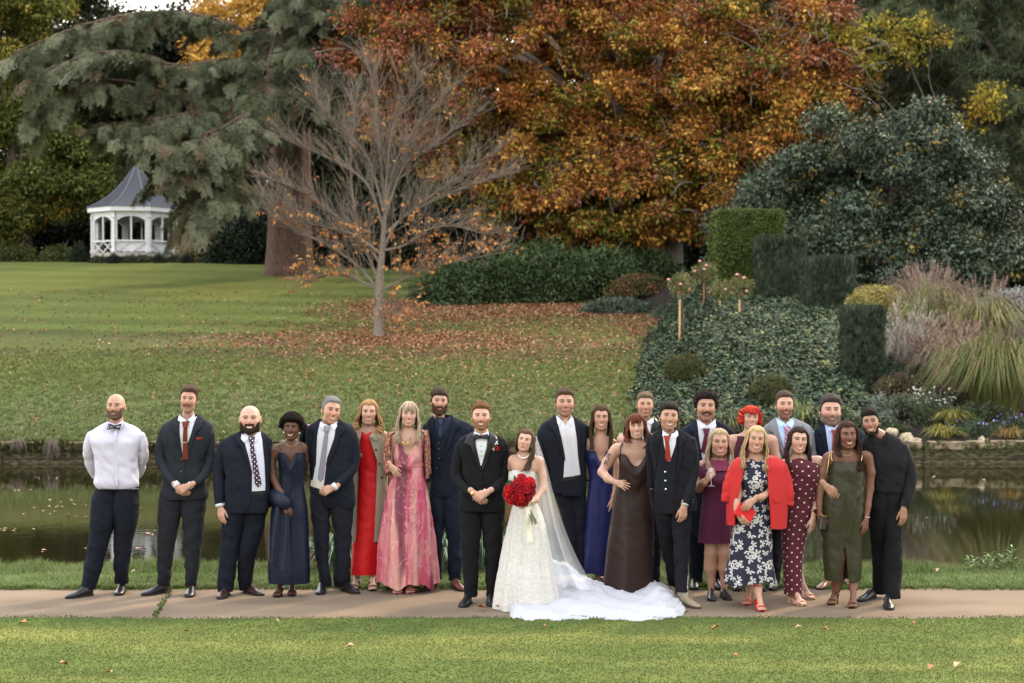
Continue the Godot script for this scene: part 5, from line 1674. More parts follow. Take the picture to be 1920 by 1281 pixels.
# a strip of cloth laid on the front of the rows between two edges (look pixels),off above it,with turned-down edges
func strip(w: Who,b: Buf,le: Array,ri: Array,r: Rows,off:=0.006,thick:=0.006,n:=16,m:=6,zz:=0.10,off2:=-1.0,dip:=0.0)->void:
	var b0:=b.v.size()
	var lp:=PackedVector3Array(); var rp:=PackedVector3Array()
	for q in le: lp.append(w.p(q[0],q[1],zz))
	for q in ri: rp.append(w.p(q[0],q[1],zz))
	var at:=func(P: PackedVector3Array,t: float)->Vector3:
		var f:=t*(P.size()-1)
		var k:=mini(int(f),P.size()-2)
		return P[k].lerp(P[k+1],f-k)
	for k in n+1:
		var t:=float(k)/n
		var a: Vector3=at.call(lp,t); var c: Vector3=at.call(rp,t)
		for s in range(-1,m+2):
			var f:=clampf(float(s)/m,0.0,1.0)
			var p:=a.lerp(c,f)
			p.y-=dip*(1.0-absf(f*2.0-1.0))*pow(1.0-t,3.0)
			var o:=off if off2<0.0 else lerpf(off,off2,f)
			p.z=r.front(p.x,p.y)+o-(thick if s<0 or s>m else 0.0)
			b.vert(p,Vector2(p.x,p.y))
	b.stitch(b0,n+1,m+3,false,true)

func disc(b: Buf,at: Vector3,r: float,z:=0.003)->void:
	b.ball(xf(at,Vector3(r,r,z)),10,4)

# ---------------------------------------------------------------- heads
func set_head(w: Who,u: float,vt: float,vc: float,yaw:=0.0,roll:=0.0,pitch:=0.0,wide:=1.0,z:=0.02)->void:
	var a:=w.p(u,vt,z); var b:=w.p(u,vc,z)
	var s:=(a.y-b.y)/0.23
	w.head=Transform3D(Basis(Vector3.BACK,-deg_to_rad(roll))*Basis(Vector3.UP,deg_to_rad(yaw))*Basis(Vector3.RIGHT,deg_to_rad(pitch))*Basis.from_scale(Vector3(s*wide,s,s)),(a+b)/2)

func head_shape(p: Vector3,jaw: float,neck:=1.0)->Vector3:      # jaw below 1 narrows the lower face
	var t:=sstep(0.02,-0.09,p.y)
	var nk:=sstep(-0.10,-0.14,p.y)
	p.x*=lerpf(lerpf(1.0,jaw,t),neck,nk)
	p.z=lerpf(p.z,(p.z+0.03)*neck-0.03,nk)
	return p

func skin_tone(c: Color,p: Vector3,stubble: float,lips: float)->Color:
	var red:=exp(-pow((absf(p.x)-0.042)/0.02,2.0)-pow((p.y+0.022)/0.022,2.0))+exp(-pow(p.x/0.014,2.0)-pow((p.y+0.022)/0.014,2.0))*0.8
	if p.z<0.03: red=0.0
	var o:=c.lerp(Color(c.r*1.08,c.g*0.72,c.b*0.66),clampf(red,0,1)*0.55)
	if stubble>0.0:
		var f:=sstep(-0.022,-0.045,p.y)*sstep(-0.135,-0.11,p.y)*sstep(-0.03,0.02,p.z)
		o=o.lerp(Color(c.r*0.36,c.g*0.33,c.b*0.33),f*stubble)
	o.a=1.0
	return o

func add_head(w: Who,jaw:=0.92,neck:=0.92,stubble:=0.0)->void:
	var t:=Buf.new()
	t.i=head_buf.i
	t.u=head_buf.u
	for k in head_buf.v.size():
		var p:=head_buf.v[k]
		t.c.append(skin_tone(w.skin_c,p,stubble,0.0))
		t.v.append(head_shape(p,jaw,neck))
	w.body.append(t,w.head)
	w.node.set_meta("jaw",jaw)

func fz(x: float,y: float)->float: return head_sdf.front(x,y)
func face(w: Who,eye: Color,brow: Color,lip: Color,smile:=0.0,teeth:=false,brow_r:=0.0035,lash:=0.0016)->void:
	var jaw: float=w.node.get_meta("jaw")
	w.node.remove_meta("jaw")
	var sq:=1.0-0.25*smile
	for s in [-1.0,1.0]:
		var cx: float=0.0315*s
		var z:=fz(cx,0.008)
		var eb:=Buf.new()
		eb.ball(xf(Vector3(cx,0.008,z-0.0035),Vector3(0.0138,0.0054*sq,0.0072)),14,8)
		var e:=obj("eye",eb.commit(),mat("eye_white",lin(0.42,0.39,0.37),0.3),w.node)
		e.transform=w.head
		var ib:=Buf.new()
		ib.ball(xf(Vector3(cx,0.0085,z+0.0018),Vector3(0.0058,minf(0.0056,0.0058*sq),0.0032)),10,6)
		obj("iris",ib.commit(),mat("iris_%s" % eye.to_html(),eye,0.15),e)
		var lb:=Buf.new()
		var lp:=PackedVector3Array(); var lr:=PackedFloat32Array()
		for k in 9:
			var t:=k/4.0-1.0
			lp.append(Vector3(cx+0.0165*t,0.008+0.0072*sq*(1.0-t*t)-0.001*t*s,fz(cx+0.0165*t,0.010)+0.0018+0.002*(1.0-t*t)))
			lr.append(lash*(1.0-0.6*absf(t)))
		lb.tube(lp,lr,5)
		obj("eyelid",lb.commit(),mat("lash",lin(0.018,0.012,0.010),0.8),e)
		var bb:=Buf.new()
		lp=PackedVector3Array(); lr=PackedFloat32Array()
		for k in 9:
			var t:=k/8.0
			var x: float=s*lerpf(0.012,0.052,t)
			var y:=0.0285+0.005*sin(t*2.2)-0.004*t*t
			lp.append(Vector3(x,y,fz(x,y)+0.0005))
			lr.append(brow_r*(1.0-0.65*t)+0.0008)
		bb.tube(lp,lr,6,true,0.6,Vector3.UP)
		obj("eyebrow",bb.commit(),mat("brow_%s" % brow.to_html(),brow,0.9),w.node).transform=w.head
	# mouth
	var half:=0.0225+0.006*smile
	var gap:=0.0052 if teeth else 0.0
	var line:=func(y0: float,bow: float,k: float,out: float)->PackedVector3Array:
		var o:=PackedVector3Array()
		for q in 11:
			var t:=q/5.0-1.0
			var x:=half*t*k
			var y:=y0+bow*(1.0-t*t)+0.007*smile*t*t
			o.append(Vector3(x,y,fz(x,y)+out*(1.0-0.5*t*t)))
		return o
	var mb:=Buf.new()
	var ur:=PackedFloat32Array(); var dr:=PackedFloat32Array()
	for q in 11:
		var t:=q/5.0-1.0
		ur.append(0.0034*(1.0-0.75*t*t)+0.0004); dr.append(0.0046*(1.0-0.8*t*t)+0.0004)
	mb.tube(line.call(-0.0555-0.003*smile,0.002-0.002*smile,1.0,0.0008),ur,7)
	mb.tube(line.call(-0.0615-0.004*smile,-gap-0.003*smile,0.95,0.0006),dr,7)
	var mo:=obj("mouth",mb.commit(),mat("lip_%s" % lip.to_html(),lip,0.4),w.node)
	mo.transform=w.head
	if teeth:
		var tb:=Buf.new()
		var b0:=0
		var l1: PackedVector3Array=line.call(-0.0575-0.003*smile,0.000-0.002*smile,0.92,0.0012)
		var l2: PackedVector3Array=line.call(-0.0600-0.004*smile,-gap-0.002*smile,0.84,0.0012)
		for q in 11: tb.vert(l1[q])
		for q in 11: tb.vert(l2[q])
		tb.stitch(b0,2,11,false,true)
		obj("teeth",tb.commit(),mat("teeth",lin(0.72,0.68,0.60),0.25),mo)

# a thickened piece of the head's surface: short hair,beards
func shell(w: Who,called: String,thick: Callable,c: Color,jaw: float,rough:=0.75,seed_at:=0.0,grain:=0.35,streak:=70.0)->void:
	var b:=Buf.new()
	var th:=PackedFloat32Array()
	for k in head_buf.v.size(): th.append(thick.call(head_buf.v[k]))
	var ids:={}
	var k:=0
	while k<head_buf.i.size():
		var a:=head_buf.i[k]; var d:=head_buf.i[k+1]; var e:=head_buf.i[k+2]
		k+=3
		if th[a]<=0.0 and th[d]<=0.0 and th[e]<=0.0: continue
		for q in [a,d,e]:
			if not ids.has(q):
				var p:=head_buf.v[q]
				var t:=th[q]
				var f:=n3(p.x*streak+seed_at,p.y*16.0,p.z*streak*0.6)
				if t>0.0: t*=1.0+grain*f
				else: t=-0.003
				b.tint=c*(1.0+0.55*n3(p.x*streak*2.0,p.y*24.0+seed_at,p.z*streak*1.6))
				b.tint.a=1.0
				ids[q]=b.vert(head_shape(p,jaw)+head_nrm[q]*t)
			b.i.append(ids[q])
	obj(called,b.commit(),mat("hair",lin(1,1,1),rough,{"vc": true,"spec": 0.22}),w.node).transform=w.head

const LINE_A:=[0.0,25.0,45.0,60.0,72.0,80.0,88.0,100.0,115.0,130.0,150.0,180.0]
func hairline(p: Vector3,front: float,side: float)->float:      # positive inside the scalp
	var a:=rad_to_deg(atan2(absf(p.x),p.z+0.01))
	var ys:=[front,front+0.001,front-0.006,front-0.026,side+0.004,side-0.022,side-0.018,0.030,0.018,-0.018,-0.055,-0.068]
	var k:=0
	while k<10 and a>LINE_A[k+1]: k+=1
	return p.y-lerpf(ys[k],ys[k+1],clampf((a-LINE_A[k])/(LINE_A[k+1]-LINE_A[k]),0,1))

func short_hair(w: Who,c: Color,jaw: float,top: float,side: float,front:=0.066,sweep:=0.0,curly:=0.0,seed_at:=1.0)->void:
	shell(w,"hair",func(p: Vector3)->float:
		var s:=hairline(p,front+0.004*n3(p.x*60.0,seed_at,0.0),0.010)
		if s<=0.0: return 0.0
		var up:=sstep(0.045,0.095,p.y)
		var t:=lerpf(side,top,up)*(1.0+sweep*p.x*9.0*up)*sstep(0.0,0.012,s)
		if p.z>0.03: t+=0.4*top*up*sstep(0.03,0.08,p.z)
		if curly>0.0: t+=curly*(0.5+n3(p.x*34.0,p.y*34.0,p.z*34.0+seed_at))
		return maxf(t,0.0015),c,jaw,0.7,seed_at,0.35 if curly==0.0 else 0.2)
	rng.seed=700+int(seed_at)
	var tb:=Buf.new()
	for k in 210:
		var q:=rng.randi_range(0,head_buf.v.size()-1)
		var p:=head_buf.v[q]
		var s:=hairline(p,front,0.010)
		if s<0.004 or (p.y<0.035 and side<0.007): continue
		var up:=sstep(0.04,0.09,p.y)
		var h:=lerpf(side,top,up)
		var nn:=head_nrm[q]
		var o:=head_shape(p,jaw)+nn*h*0.55
		var comb:=Vector3(sweep*1.6+rf(-0.35,0.35),-0.9+up*0.8,(-0.5 if p.y>0.05 else -0.7)+rf(-0.4,0.4))
		if p.z>0.05 and up>0.3: comb=Vector3(sweep*2.0+rf(-0.5,0.5),0.75,-0.25+rf(-0.3,0.3))
		if curly>0.01: comb=rdir()
		comb=(comb-nn*comb.dot(nn)*0.8).normalized()
		var l:=clampf(h*1.5,0.012,0.042)
		lock(tb,[o,o+comb*l*0.5+nn*h*0.45,o+comb*l+nn*h*0.25],0.0062,0.002,c*rf(0.6,1.45),0.6)
	if tb.i.size()>0: obj("hair_tufts",tb.commit(),mat("hair",lin(1,1,1),0.55,{"vc": true,"spec": 0.22}),w.node).transform=w.head

func beard(w: Who,c: Color,jaw: float,full: float,moust: float,cheek:=-0.030,called := "beard")->void:
	shell(w,called,func(p: Vector3)->float:
		var t:=0.0
		if p.z<-0.012+0.03*sstep(-0.05,-0.09,p.y) or p.y>-0.004: return 0.0
		var ax:=absf(p.x)
		if ax>0.0735: return 0.0
		var line:=lerpf(cheek-0.018,cheek+0.026,sstep(0.038,0.070,ax))
		if full>0.0 and p.y<line and p.y>-0.128:
			var lips:=pow(p.x/0.027,2.0)+pow((p.y+0.061)/0.0125,2.0)
			if not (lips<1.0 and p.z>0.05): t=full*sstep(line,line-0.014,p.y)*sstep(-0.128,-0.112,p.y)
			if p.z>0.06 and p.y>-0.05 and ax<0.02: t=0.0
		if moust>0.0 and p.z>0.055 and p.y<-0.036-0.10*maxf(ax-0.012,0.0) and p.y>-0.0545-0.35*maxf(ax-0.012,0.0) and ax<0.036: t=maxf(t,moust)
		return t,c,jaw,0.85,3.0,0.4,90.0)

# one lock of long hair along points in head space (metres at head scale)
func lock(b: Buf,pts: Array,r0: float,r1: float,c: Color,flat:=0.55)->void:
	b.tint=c
	b.tint.a=1.0
	var n:=pts.size()
	var rs:=[]
	for k in n: rs.append(lerpf(r0,r1,pow(float(k)/(n-1),1.5)))
	b.tube(curve(pts,4),radii(rs,4),6,true,flat,Vector3.BACK)

# long hair: parted on top,falling beside the face to drop (metres below the chin) in front of or behind the shoulders
func long_hair(w: Who,c: Color,c2: Color,jaw: float,drop_l: float,drop_r: float,vol:=0.016,wave:=0.0,fringe:=0,part:=0.0,fore:=0.6,seed_at:=1,spread:=1.0,bulk:=34)->void:
	rng.seed=900+seed_at
	var b:=Buf.new()
	var th:=Buf.new()
	var ids:={}
	# scalp
	var sc:=PackedFloat32Array()
	for k in head_buf.v.size():
		var p:=head_buf.v[k]
		var s:=hairline(p,0.070-0.25*maxf(0.0,0.03-absf(p.x-part)),0.02)
		sc.append(0.0 if s<=0.0 else vol*sstep(0.0,0.02,s)*(0.75 if absf(p.x-part)<0.005 and p.z>-0.03 and p.y>0.06 else 1.0))
	var k2:=0
	while k2<head_buf.i.size():
		var tri:=[head_buf.i[k2],head_buf.i[k2+1],head_buf.i[k2+2]]
		k2+=3
		if sc[tri[0]]<=0.0 and sc[tri[1]]<=0.0 and sc[tri[2]]<=0.0: continue
		for q in tri:
			if not ids.has(q):
				var p:=head_buf.v[q]
				var ang:=atan2(p.x-part,p.y+0.02)
				b.tint=c.lerp(c2,clampf(0.4+0.9*n3(p.z*60.0,ang*3.0,4.0+seed_at),0,1))*(1.0+0.3*n3(p.z*140.0,ang*2.0,1.0))
				b.tint.a=1.0
				ids[q]=b.vert(head_shape(p,jaw)+head_nrm[q]*(sc[q]*(1.0+0.25*n3(p.z*70.0,ang*2.0,2.0)) if sc[q]>0 else -0.003))
			b.i.append(ids[q])
	for s in [-1.0,1.0]:
		var drop:=drop_l if s<0 else drop_r
		for k in bulk*2:
			var a:=deg_to_rad(lerpf(58.0,178.0,pow((k+rf(0,1))/(bulk*2.0),1.1)))
			var rr:=0.083+vol*0.8+rf(-0.004,0.006)
			var x: float=sin(a)*s
			var z:=cos(a)
			var p0:=Vector3(part+x*0.02,0.108+vol,z*0.05-0.01)
			var p1:=Vector3(x*rr*0.92,0.062,z*0.088-0.012)
			var p2:=Vector3(x*(rr+0.002),0.0,z*0.094-0.012)
			var side: float=0.055+0.04*absf(x)*spread+rf(-0.012,0.012)
			var front:=z>-0.35 and rf(0,1)<fore
			var p3:=Vector3(s*(side+0.012*absf(x)) if absf(x)>0.35 else x*0.11,-0.07-0.02*rf(0,1),z*0.07-0.008)
			var yl:=-0.115-drop*rf(0.82,1.03)
			var ym:=lerpf(-0.09,yl,0.5)
			var p4:=Vector3(s*side*1.1+rf(-0.01,0.01),ym,0.045 if front else -0.062)
			var p5:=Vector3(s*side*rf(0.75,1.1)*(1.0+0.25*(spread-1.0)),yl,(0.088 if front else -0.07)+rf(-0.012,0.012))
			if absf(x)<=0.35:
				p4=Vector3(x*0.12,ym,-0.075); p5=Vector3(x*0.13,yl,-0.08)
			var pts:=[p0,p1,p2,p3,p4,p5]
			if wave>0.0:
				var pts2:=[p0,p1,p2]
				var ph: float=floorf(rf(0,4))*1.6+s+rf(-0.35,0.35)
				for q in 7:
					var t:=q/6.0
					var m: Vector3=p3.lerp(p4,t*2.0) if t<0.5 else p4.lerp(p5,t*2.0-1.0)
					pts2.append(m+Vector3(sin(ph+t*9.0),0,cos(ph+t*9.0))*wave*(0.4+t))
				pts=pts2
			var tone:=c.lerp(c2,rf(0,1))*rf(0.75,1.2)
			lock(b,pts,rf(0.006,0.0105),0.003,tone)
	for k in fringe:
		var t:=(k+0.5)/fringe*2.0-1.0
		var x:=t*0.052
		var z:=fz(x,0.05)
		lock(b,[Vector3(x*0.35,0.118,0.02),Vector3(x*0.75,0.112,0.062),Vector3(x*0.95,0.078,z+0.016),Vector3(x*1.08,0.043+0.008*rf(-1,1)-0.012*absf(t),fz(x,0.043)+0.012)],0.010,0.004,c.lerp(c2,rf(0,1))*rf(0.8,1.2))
	obj("hair",b.commit(),mat("hair",lin(1,1,1),0.55,{"vc": true,"spec": 0.22}),w.node).transform=w.head

# ---------------------------------------------------------------- hands,feet,shoes
func add_hand(w: Who,at: Vector3,fingers: Vector3,back: Vector3,right: bool,pose := "relaxed",s:=1.0)->void:
	var y:=-fingers.normalized()
	var z:=(back-y*back.dot(y)).normalized()
	var x:=y.cross(z)
	if not right: x=-x
	s*=0.93
	w.body.append(hands[pose],Transform3D(Basis(x*s,y*s,z*s),at),true)

func shoe_at(w: Who,u: float,v: float)->Vector3:      # where a sole touches the ground,from its pixel
	var dd:=depth_of(w.oy+v/w.sc)
	return Vector3((w.ox+u/w.sc-960.0)*dd/FPX-w.x0,0.006,w.d-dd)
func shoe(w: Who,u: float,v: float,yaw0: float,m: Material,sole: Material,s0:=1.0,laces:=true,called := "shoe")->void:
	var at:=shoe_at(w,u,v)
	var yaw:=yaw0*0.66
	var s:=s0*0.93
	var b:=Buf.new()
	var prof:=[[-0.100,0.018,0.030,0.075],[-0.092,0.030,0.012,0.098],[-0.060,0.037,0.008,0.108],[-0.020,0.038,0.008,0.104],[0.025,0.038,0.008,0.084],[0.070,0.044,0.006,0.066],[0.115,0.047,0.006,0.052],[0.155,0.043,0.007,0.044],[0.185,0.031,0.010,0.035],[0.203,0.010,0.016,0.026]]
	var b0:=b.v.size()
	for q in prof:
		for k in 14:
			var a:=TAU*k/14.0
			var x: float=sin(a)*q[1]*(1.0-0.25*maxf(cos(a),0.0))
			var y: float=lerpf(q[2],q[3],0.5+0.5*cos(a)) if cos(a)>-0.5 else q[2]
			b.vert(Vector3(x,maxf(y,0.012),q[0]))
	b.stitch(b0,prof.size(),14,true,true)
	var c0:=b.vert(Vector3(0,0.05,-0.101)); var c1:=b.vert(Vector3(0,0.02,0.205))
	for k in 14:
		b.tri(c0,b0+k,b0+(k+1) % 14)
		b.tri(c1,b0+126+(k+1) % 14,b0+126+k)
	var o:=obj(called,b.commit(),m,w.node)
	o.transform=Transform3D(Basis(Vector3.UP,deg_to_rad(yaw)).scaled_local(Vector3.ONE*s),at)
	var sb:=Buf.new(true)
	var up:=[]; var lo:=[]
	for side in [1,-1]:
		for j in prof.size():
			var q=prof[j if side==1 else prof.size()-1-j]
			up.append(Vector3((q[1]+0.004)*side,0.016,q[0]*1.01)); lo.append(Vector3((q[1]+0.003)*side,0.0 if q[0]>0.03 or q[0]<-0.02 else 0.006,q[0]*1.01))
	for j in up.size():
		var j2:=(j+1) % up.size()
		sb.face([lo[j2],lo[j],up[j],up[j2]])
	up.reverse()
	sb.face(up)
	obj("sole",sb.commit(),sole,o)
	if laces:
		var lb:=Buf.new()
		for j in 4:
			var z:=0.02+0.018*j
			var y:=0.090-0.009*j
			lb.tube(PackedVector3Array([Vector3(-0.016,y-0.004,z),Vector3(0,y+0.003,z+0.003),Vector3(0.016,y-0.004,z)]),PackedFloat32Array([0.0025,0.0025,0.0025]),4)
		obj("laces",lb.commit(),m,o)

# a bare foot (added to the body) in a strappy shoe
func sandal(w: Who,u: float,v: float,yaw: float,m: Material,heel: float,s:=0.92,ankle:=true,block:=false,knots:=false,closed:=false)->Vector3:
	var at:=shoe_at(w,u,v)+Vector3(0,0.008,0)
	var t:=Transform3D(Basis(Vector3.UP,deg_to_rad(yaw)).scaled_local(Vector3.ONE*s),at)
	w.body.append(foot_buf["heel" if heel>0.0 else "flat"],t,true)
	var b:=Buf.new()
	var lift:=0.065 if heel>0.0 else 0.0
	# insole
	var b0:=b.v.size()
	var rows_z:=[[-0.078,0.014,lift],[-0.065,0.028,lift],[-0.03,0.030,lift*0.93],[0.02,0.031,lift*0.5],[0.07,0.040,lift*0.04],[0.115,0.041,0.0],[0.15,0.036,0.0],[0.172,0.018,0.001]]
	for q in rows_z:
		for c in [[-1.0,0.004],[1.0,0.004],[1.0,-0.008],[-1.0,-0.008]]: b.vert(Vector3(q[1]*c[0],q[2]+c[1]-0.004,q[0]))
	b.stitch(b0,rows_z.size(),4,true,false)
	if heel>0.0:
		var hw:=0.019 if block else 0.009
		b.tube(PackedVector3Array([Vector3(0,lift-0.004,-0.055),Vector3(0,lift*0.5,-0.058),Vector3(0,-0.008,-0.058)]),PackedFloat32Array([0.024,hw*1.2,hw]),8)
	var loop:=func(c: Vector3,rx: float,ry: float,tilt: float,r: float)->void:
		var pts:=PackedVector3Array(); var rr:=PackedFloat32Array()
		for k in 13:
			var a:=PI*(k/12.0)
			pts.append(c+Basis(Vector3.RIGHT,tilt)*Vector3(cos(a)*rx,sin(a)*ry,0)); rr.append(r)
		b.tube(pts,rr,5,true,0.5,Vector3.UP)
	if closed:
		for z in [0.06,0.075,0.09,0.105,0.12,0.135,0.15]: loop.call(Vector3(0,0.006,z),0.045-0.12*maxf(z-0.11,0.0),0.050-0.22*maxf(z-0.06,0.0),0.1,0.011)
	else:
		loop.call(Vector3(0,0.004,0.115),0.043,0.036,0.15,0.005 if not block else 0.010)
		loop.call(Vector3(0,0.006,0.088),0.044,0.047,0.25,0.005 if not block else 0.009)
	if knots:
		loop.call(Vector3(0,0.01,0.055),0.040,0.058,0.5,0.004)
		b.tube(PackedVector3Array([Vector3(0.04,0.02,0.09),Vector3(0.0,0.085+lift*0.4,0.035),Vector3(-0.036,0.09+lift,-0.02)]),PackedFloat32Array([0.004,0.004,0.004]),5)
		b.tube(PackedVector3Array([Vector3(-0.04,0.02,0.09),Vector3(0.0,0.085+lift*0.4,0.035),Vector3(0.036,0.09+lift,-0.02)]),PackedFloat32Array([0.004,0.004,0.004]),5)
	if ankle:
		for y in ([0.115,0.135] if knots else [0.12]):
			var pts:=PackedVector3Array(); var rr:=PackedFloat32Array()
			for k in 17:
				var a:=TAU*k/16.0
				pts.append(Vector3(sin(a)*0.038,y+lift,-0.031+cos(a)*0.039)); rr.append(0.0045)
			b.tube(pts,rr,5,false)
	var o:=obj("shoe",b.commit(),m,w.node)
	o.transform=t
	return at

func finish(w: Who)->void: obj("body",w.body.commit(),w.skin,w.node)

# ---------------------------------------------------------------- clothes
func wool(c: Color)->StandardMaterial3D: return mat("wool_%s" % c.to_html(),c,0.88,{"rim": 0.05,"spec": 0.2,"nmap": ntex("weave",0.3,2,[],256,true,3.0),"ns": 0.35,"tri": true,"scale": Vector3(9,9,9)})
func cotton(c: Color)->StandardMaterial3D: return mat("cotton_%s" % c.to_html(),c,0.85,{"spec": 0.25})
func satin(c: Color,rough:=0.42)->StandardMaterial3D: return mat("satin_%s" % c.to_html(),c,rough,{"spec": 0.28})
func leather(c: Color)->StandardMaterial3D: return mat("leather_%s" % c.to_html(),c,0.34,{"spec": 0.4,"coat": 0.12})
const SHOE_SOLE:=Color(0.012,0.010,0.009)
func sole_mat()->StandardMaterial3D: return mat("shoe_sole",SHOE_SOLE,0.8)

func trousers(w: Who,m: Material,left: Array,right: Array,shoe_l: Vector3,shoe_r: Vector3,called := "trousers")->void:
	var b:=Buf.new()
	for side in 2:
		var tab: Array=[left,right][side]
		if tab.is_empty(): continue
		var foot: Vector3=[shoe_l,shoe_r][side]
		var t:=[]
		for k in tab.size():
			var f:=float(k)/(tab.size()-1)
			t.append([tab[k][0],tab[k][1],tab[k][2],lerpf(0.0,foot.z-0.035,f*f),lerpf(0.72,1.12,sqrt(f))])
		var r:=rows(w,t,1.0,2.15)
		var b0:=b.v.size()
		envelop(b,r,30,func(a: float,tt: float,y: float)->float:
			return 1.0+0.05*sstep(0.25,0.0,absf(a))*sstep(0.1,0.3,tt)+0.06*sstep(0.93,1.0,tt)*(0.5+n3(a,y*9.0,1.0)))
		var nn:=normals_of(b)
		for k in range(b0,b.v.size()):
			var p:=b.v[k]
			var q:=0.5-2.0*absf(n3(p.x*5.0+p.y*3.5*(1.0 if side==0 else -1.0),p.y*4.0,p.z*5.0+w.x0*7.0))
			b.v[k]=p+nn[k]*q*0.013
	obj(called,b.commit(),m,w.node)

func jacket(w: Who,m: Material,tab: Array,arms: Array,called := "jacket",amp:=0.011,cap_top:=true)->Rows:
	var t:=[]
	for k in tab.size():
		var z: float=tab[k][3] if tab[k].size()>3 else 0.0
		t.append([tab[k][0],tab[k][1],tab[k][2],z,tab[k][4] if tab[k].size()>4 else [0.58,0.54,0.50,0.54,0.58,0.60][mini(k,5)]])
	var r:=rows(w,t,0.6,2.5)
	var b:=Buf.new()
	envelop(b,r,48,null,-PI,PI,0.0,func(a: float)->float: return w.r(34.0)*sstep(1.5,0.3,absf(a)),false)
	for a in arms: sleeve(w,b,a,16)
	wrinkle(b,amp,6.0,5.0)
	obj(called,b.commit(),m,w.node)
	w.torso=r
	return r

func part_strip(w: Who,called: String,le: Array,ri: Array,m: Material,off: float,thick:=0.006,n:=16,cols:=6,off2:=-1.0,dip:=0.0)->MeshInstance3D:
	var b:=Buf.new()
	if m==w.skin: b.tint=w.skin_c
	strip(w,b,le,ri,w.torso,off,thick,n,cols,0.10,off2,dip)
	return obj(called,b.commit(),m,w.node)

# shirt collar: a band round the neck and two points
func collar(w: Who,u: float,vt0: float,vb: float,hw: float,tipv: float,m: Material,spread:=1.0,gap:=0.12)->void:
	var vt:=vt0+7.0
	var b:=Buf.new()
	var z:=0.005
	var r:=rows(w,[[vt,u-hw*0.90,u+hw*0.90,z,1.0],[vb,u-hw*1.0,u+hw*1.0,z,0.95]],1.0,2.0,0.008)
	envelop(b,r,30,null,-PI+0.0,PI,0.0,func(a: float)->float: return w.r((vb-vt)*1.0)*sstep(1.35,0.1,absf(a)))
	for s in [-1.0,1.0]:
		var f:=w.p(u+s*hw*gap,lerpf(vt,vb,0.95),0.085)
		f.z=r.front(f.x,f.y)+0.010
		var side:=w.p(u+s*hw*0.93,lerpf(vt,vb,0.20),0.02)
		side.z=0.012
		var tip:=w.p(u+s*hw*0.66*spread,tipv,0.1)
		tip.z=w.torso.front(tip.x,tip.y)+0.018
		var outer:=w.p(u+s*hw*1.00,lerpf(vb,tipv,0.10),0.05)
		outer.z=w.torso.front(outer.x,outer.y)+0.016
		var g0:=b.v.size()
		for i in 7:
			for j in 6:
				var q:=f.lerp(side,i/6.0).lerp(tip.lerp(outer,i/6.0),clampf((j-0.0)/4.0,0.0,1.0))
				var z0:=w.torso.front(q.x,q.y)+0.013
				if q.y>r.y[-1]: z0=maxf(z0 if q.y<w.torso.y[0] else -1.0,r.front(q.x,q.y)+0.006)
				q.z=z0-(0.010 if j==5 else 0.0)
				b.vert(q)
		b.stitch(g0,7,6,false,s<0)
	obj("collar",b.commit(),m,w.node)

func tie(w: Who,u0: float,v0: float,u1: float,v1: float,wk: float,wb: float,m: Material,off:=0.014,pointed:=true)->void:
	var b:=Buf.new()
	strip(w,b,[[u0-wk,v0],[u0-wk*0.9,v0+wk*0.5],[u0-wk*0.55,v0+wk*1.7]],[[u0+wk,v0],[u0+wk*0.9,v0+wk*0.5],[u0+wk*0.55,v0+wk*1.7]],w.torso,off+0.012,0.012,8,5)
	var t0:=v0+wk*1.6
	var le:=[[u0-wk*0.5,t0]]; var ri:=[[u0+wk*0.5,t0]]
	for k in range(1,6):
		var f:=k/5.0
		le.append([lerpf(u0,u1,f)-lerpf(wk*0.55,wb,f),lerpf(t0,v1-(wb*1.1 if pointed else 0.0),f)])
		ri.append([lerpf(u0,u1,f)+lerpf(wk*0.55,wb,f),lerpf(t0,v1-(wb*1.1 if pointed else 0.0),f)])
	if pointed:
		le.append([u1-0.4,v1]); ri.append([u1+0.4,v1])
	strip(w,b,le,ri,w.torso,off,0.008,26,5)
	obj("tie",b.commit(),m,w.node)

func bow_tie(w: Who,u: float,v: float,hw: float,hh: float,m: Material,dots:=false)->void:
	var b:=Buf.new()
	for s in [-1.0,1.0]:
		var le:=[[u+s*2.5,v-hh*0.35],[u+s*hw*0.5,v-hh*0.75],[u+s*hw,v-hh]]
		var ri:=[[u+s*2.5,v+hh*0.35],[u+s*hw*0.5,v+hh*0.75],[u+s*hw*0.97,v+hh]]
		if s>0: strip(w,b,le,ri,w.torso,0.032,0.02,6,5)
		else: strip(w,b,ri,le,w.torso,0.032,0.02,6,5)
	var o:=obj("bow_tie",b.commit(),m,w.node)
	var k:=Buf.new()
	var c:=w.p(u,v,0.1)
	c.z=w.torso.front(c.x,c.y)+0.036
	k.ball(xf(c,Vector3(w.r(hw*0.17),w.r(hh*0.55),0.012)),8,6)
	obj("knot",k.commit(),m,o)
	if dots:
		for q in 14:
			var db:=Buf.new()
			var du:=u+(rf(0.2,0.9) if q % 2==0 else rf(-0.9,-0.2))*hw
			var p:=w.p(du,v+rf(-0.6,0.6)*hh*absf(du-u)/hw,0.1)
			p.z=w.torso.front(p.x,p.y)+0.033
			disc(db,p,0.0035,0.002)
			obj("dot",db.commit(),cotton(lin(0.6,0.6,0.62)),o)

# shirt front,lapels and buttons of a closed or open jacket
func front_of(w: Who,shirt: Material,lapel: Material,le: Array,ri: Array,lap_l: Array,lap_r: Array,off:=0.005)->void:
	part_strip(w,"shirt_front",le,ri,shirt,off,0.004,26,10,-1.0,w.r(34.0))
	if not lap_l.is_empty(): part_strip(w,"lapel",lap_l[0],lap_l[1],lapel,0.013,0.014,20,5,0.010)
	if not lap_r.is_empty(): part_strip(w,"lapel",lap_r[0],lap_r[1],lapel,0.010,0.014,20,5,0.013)

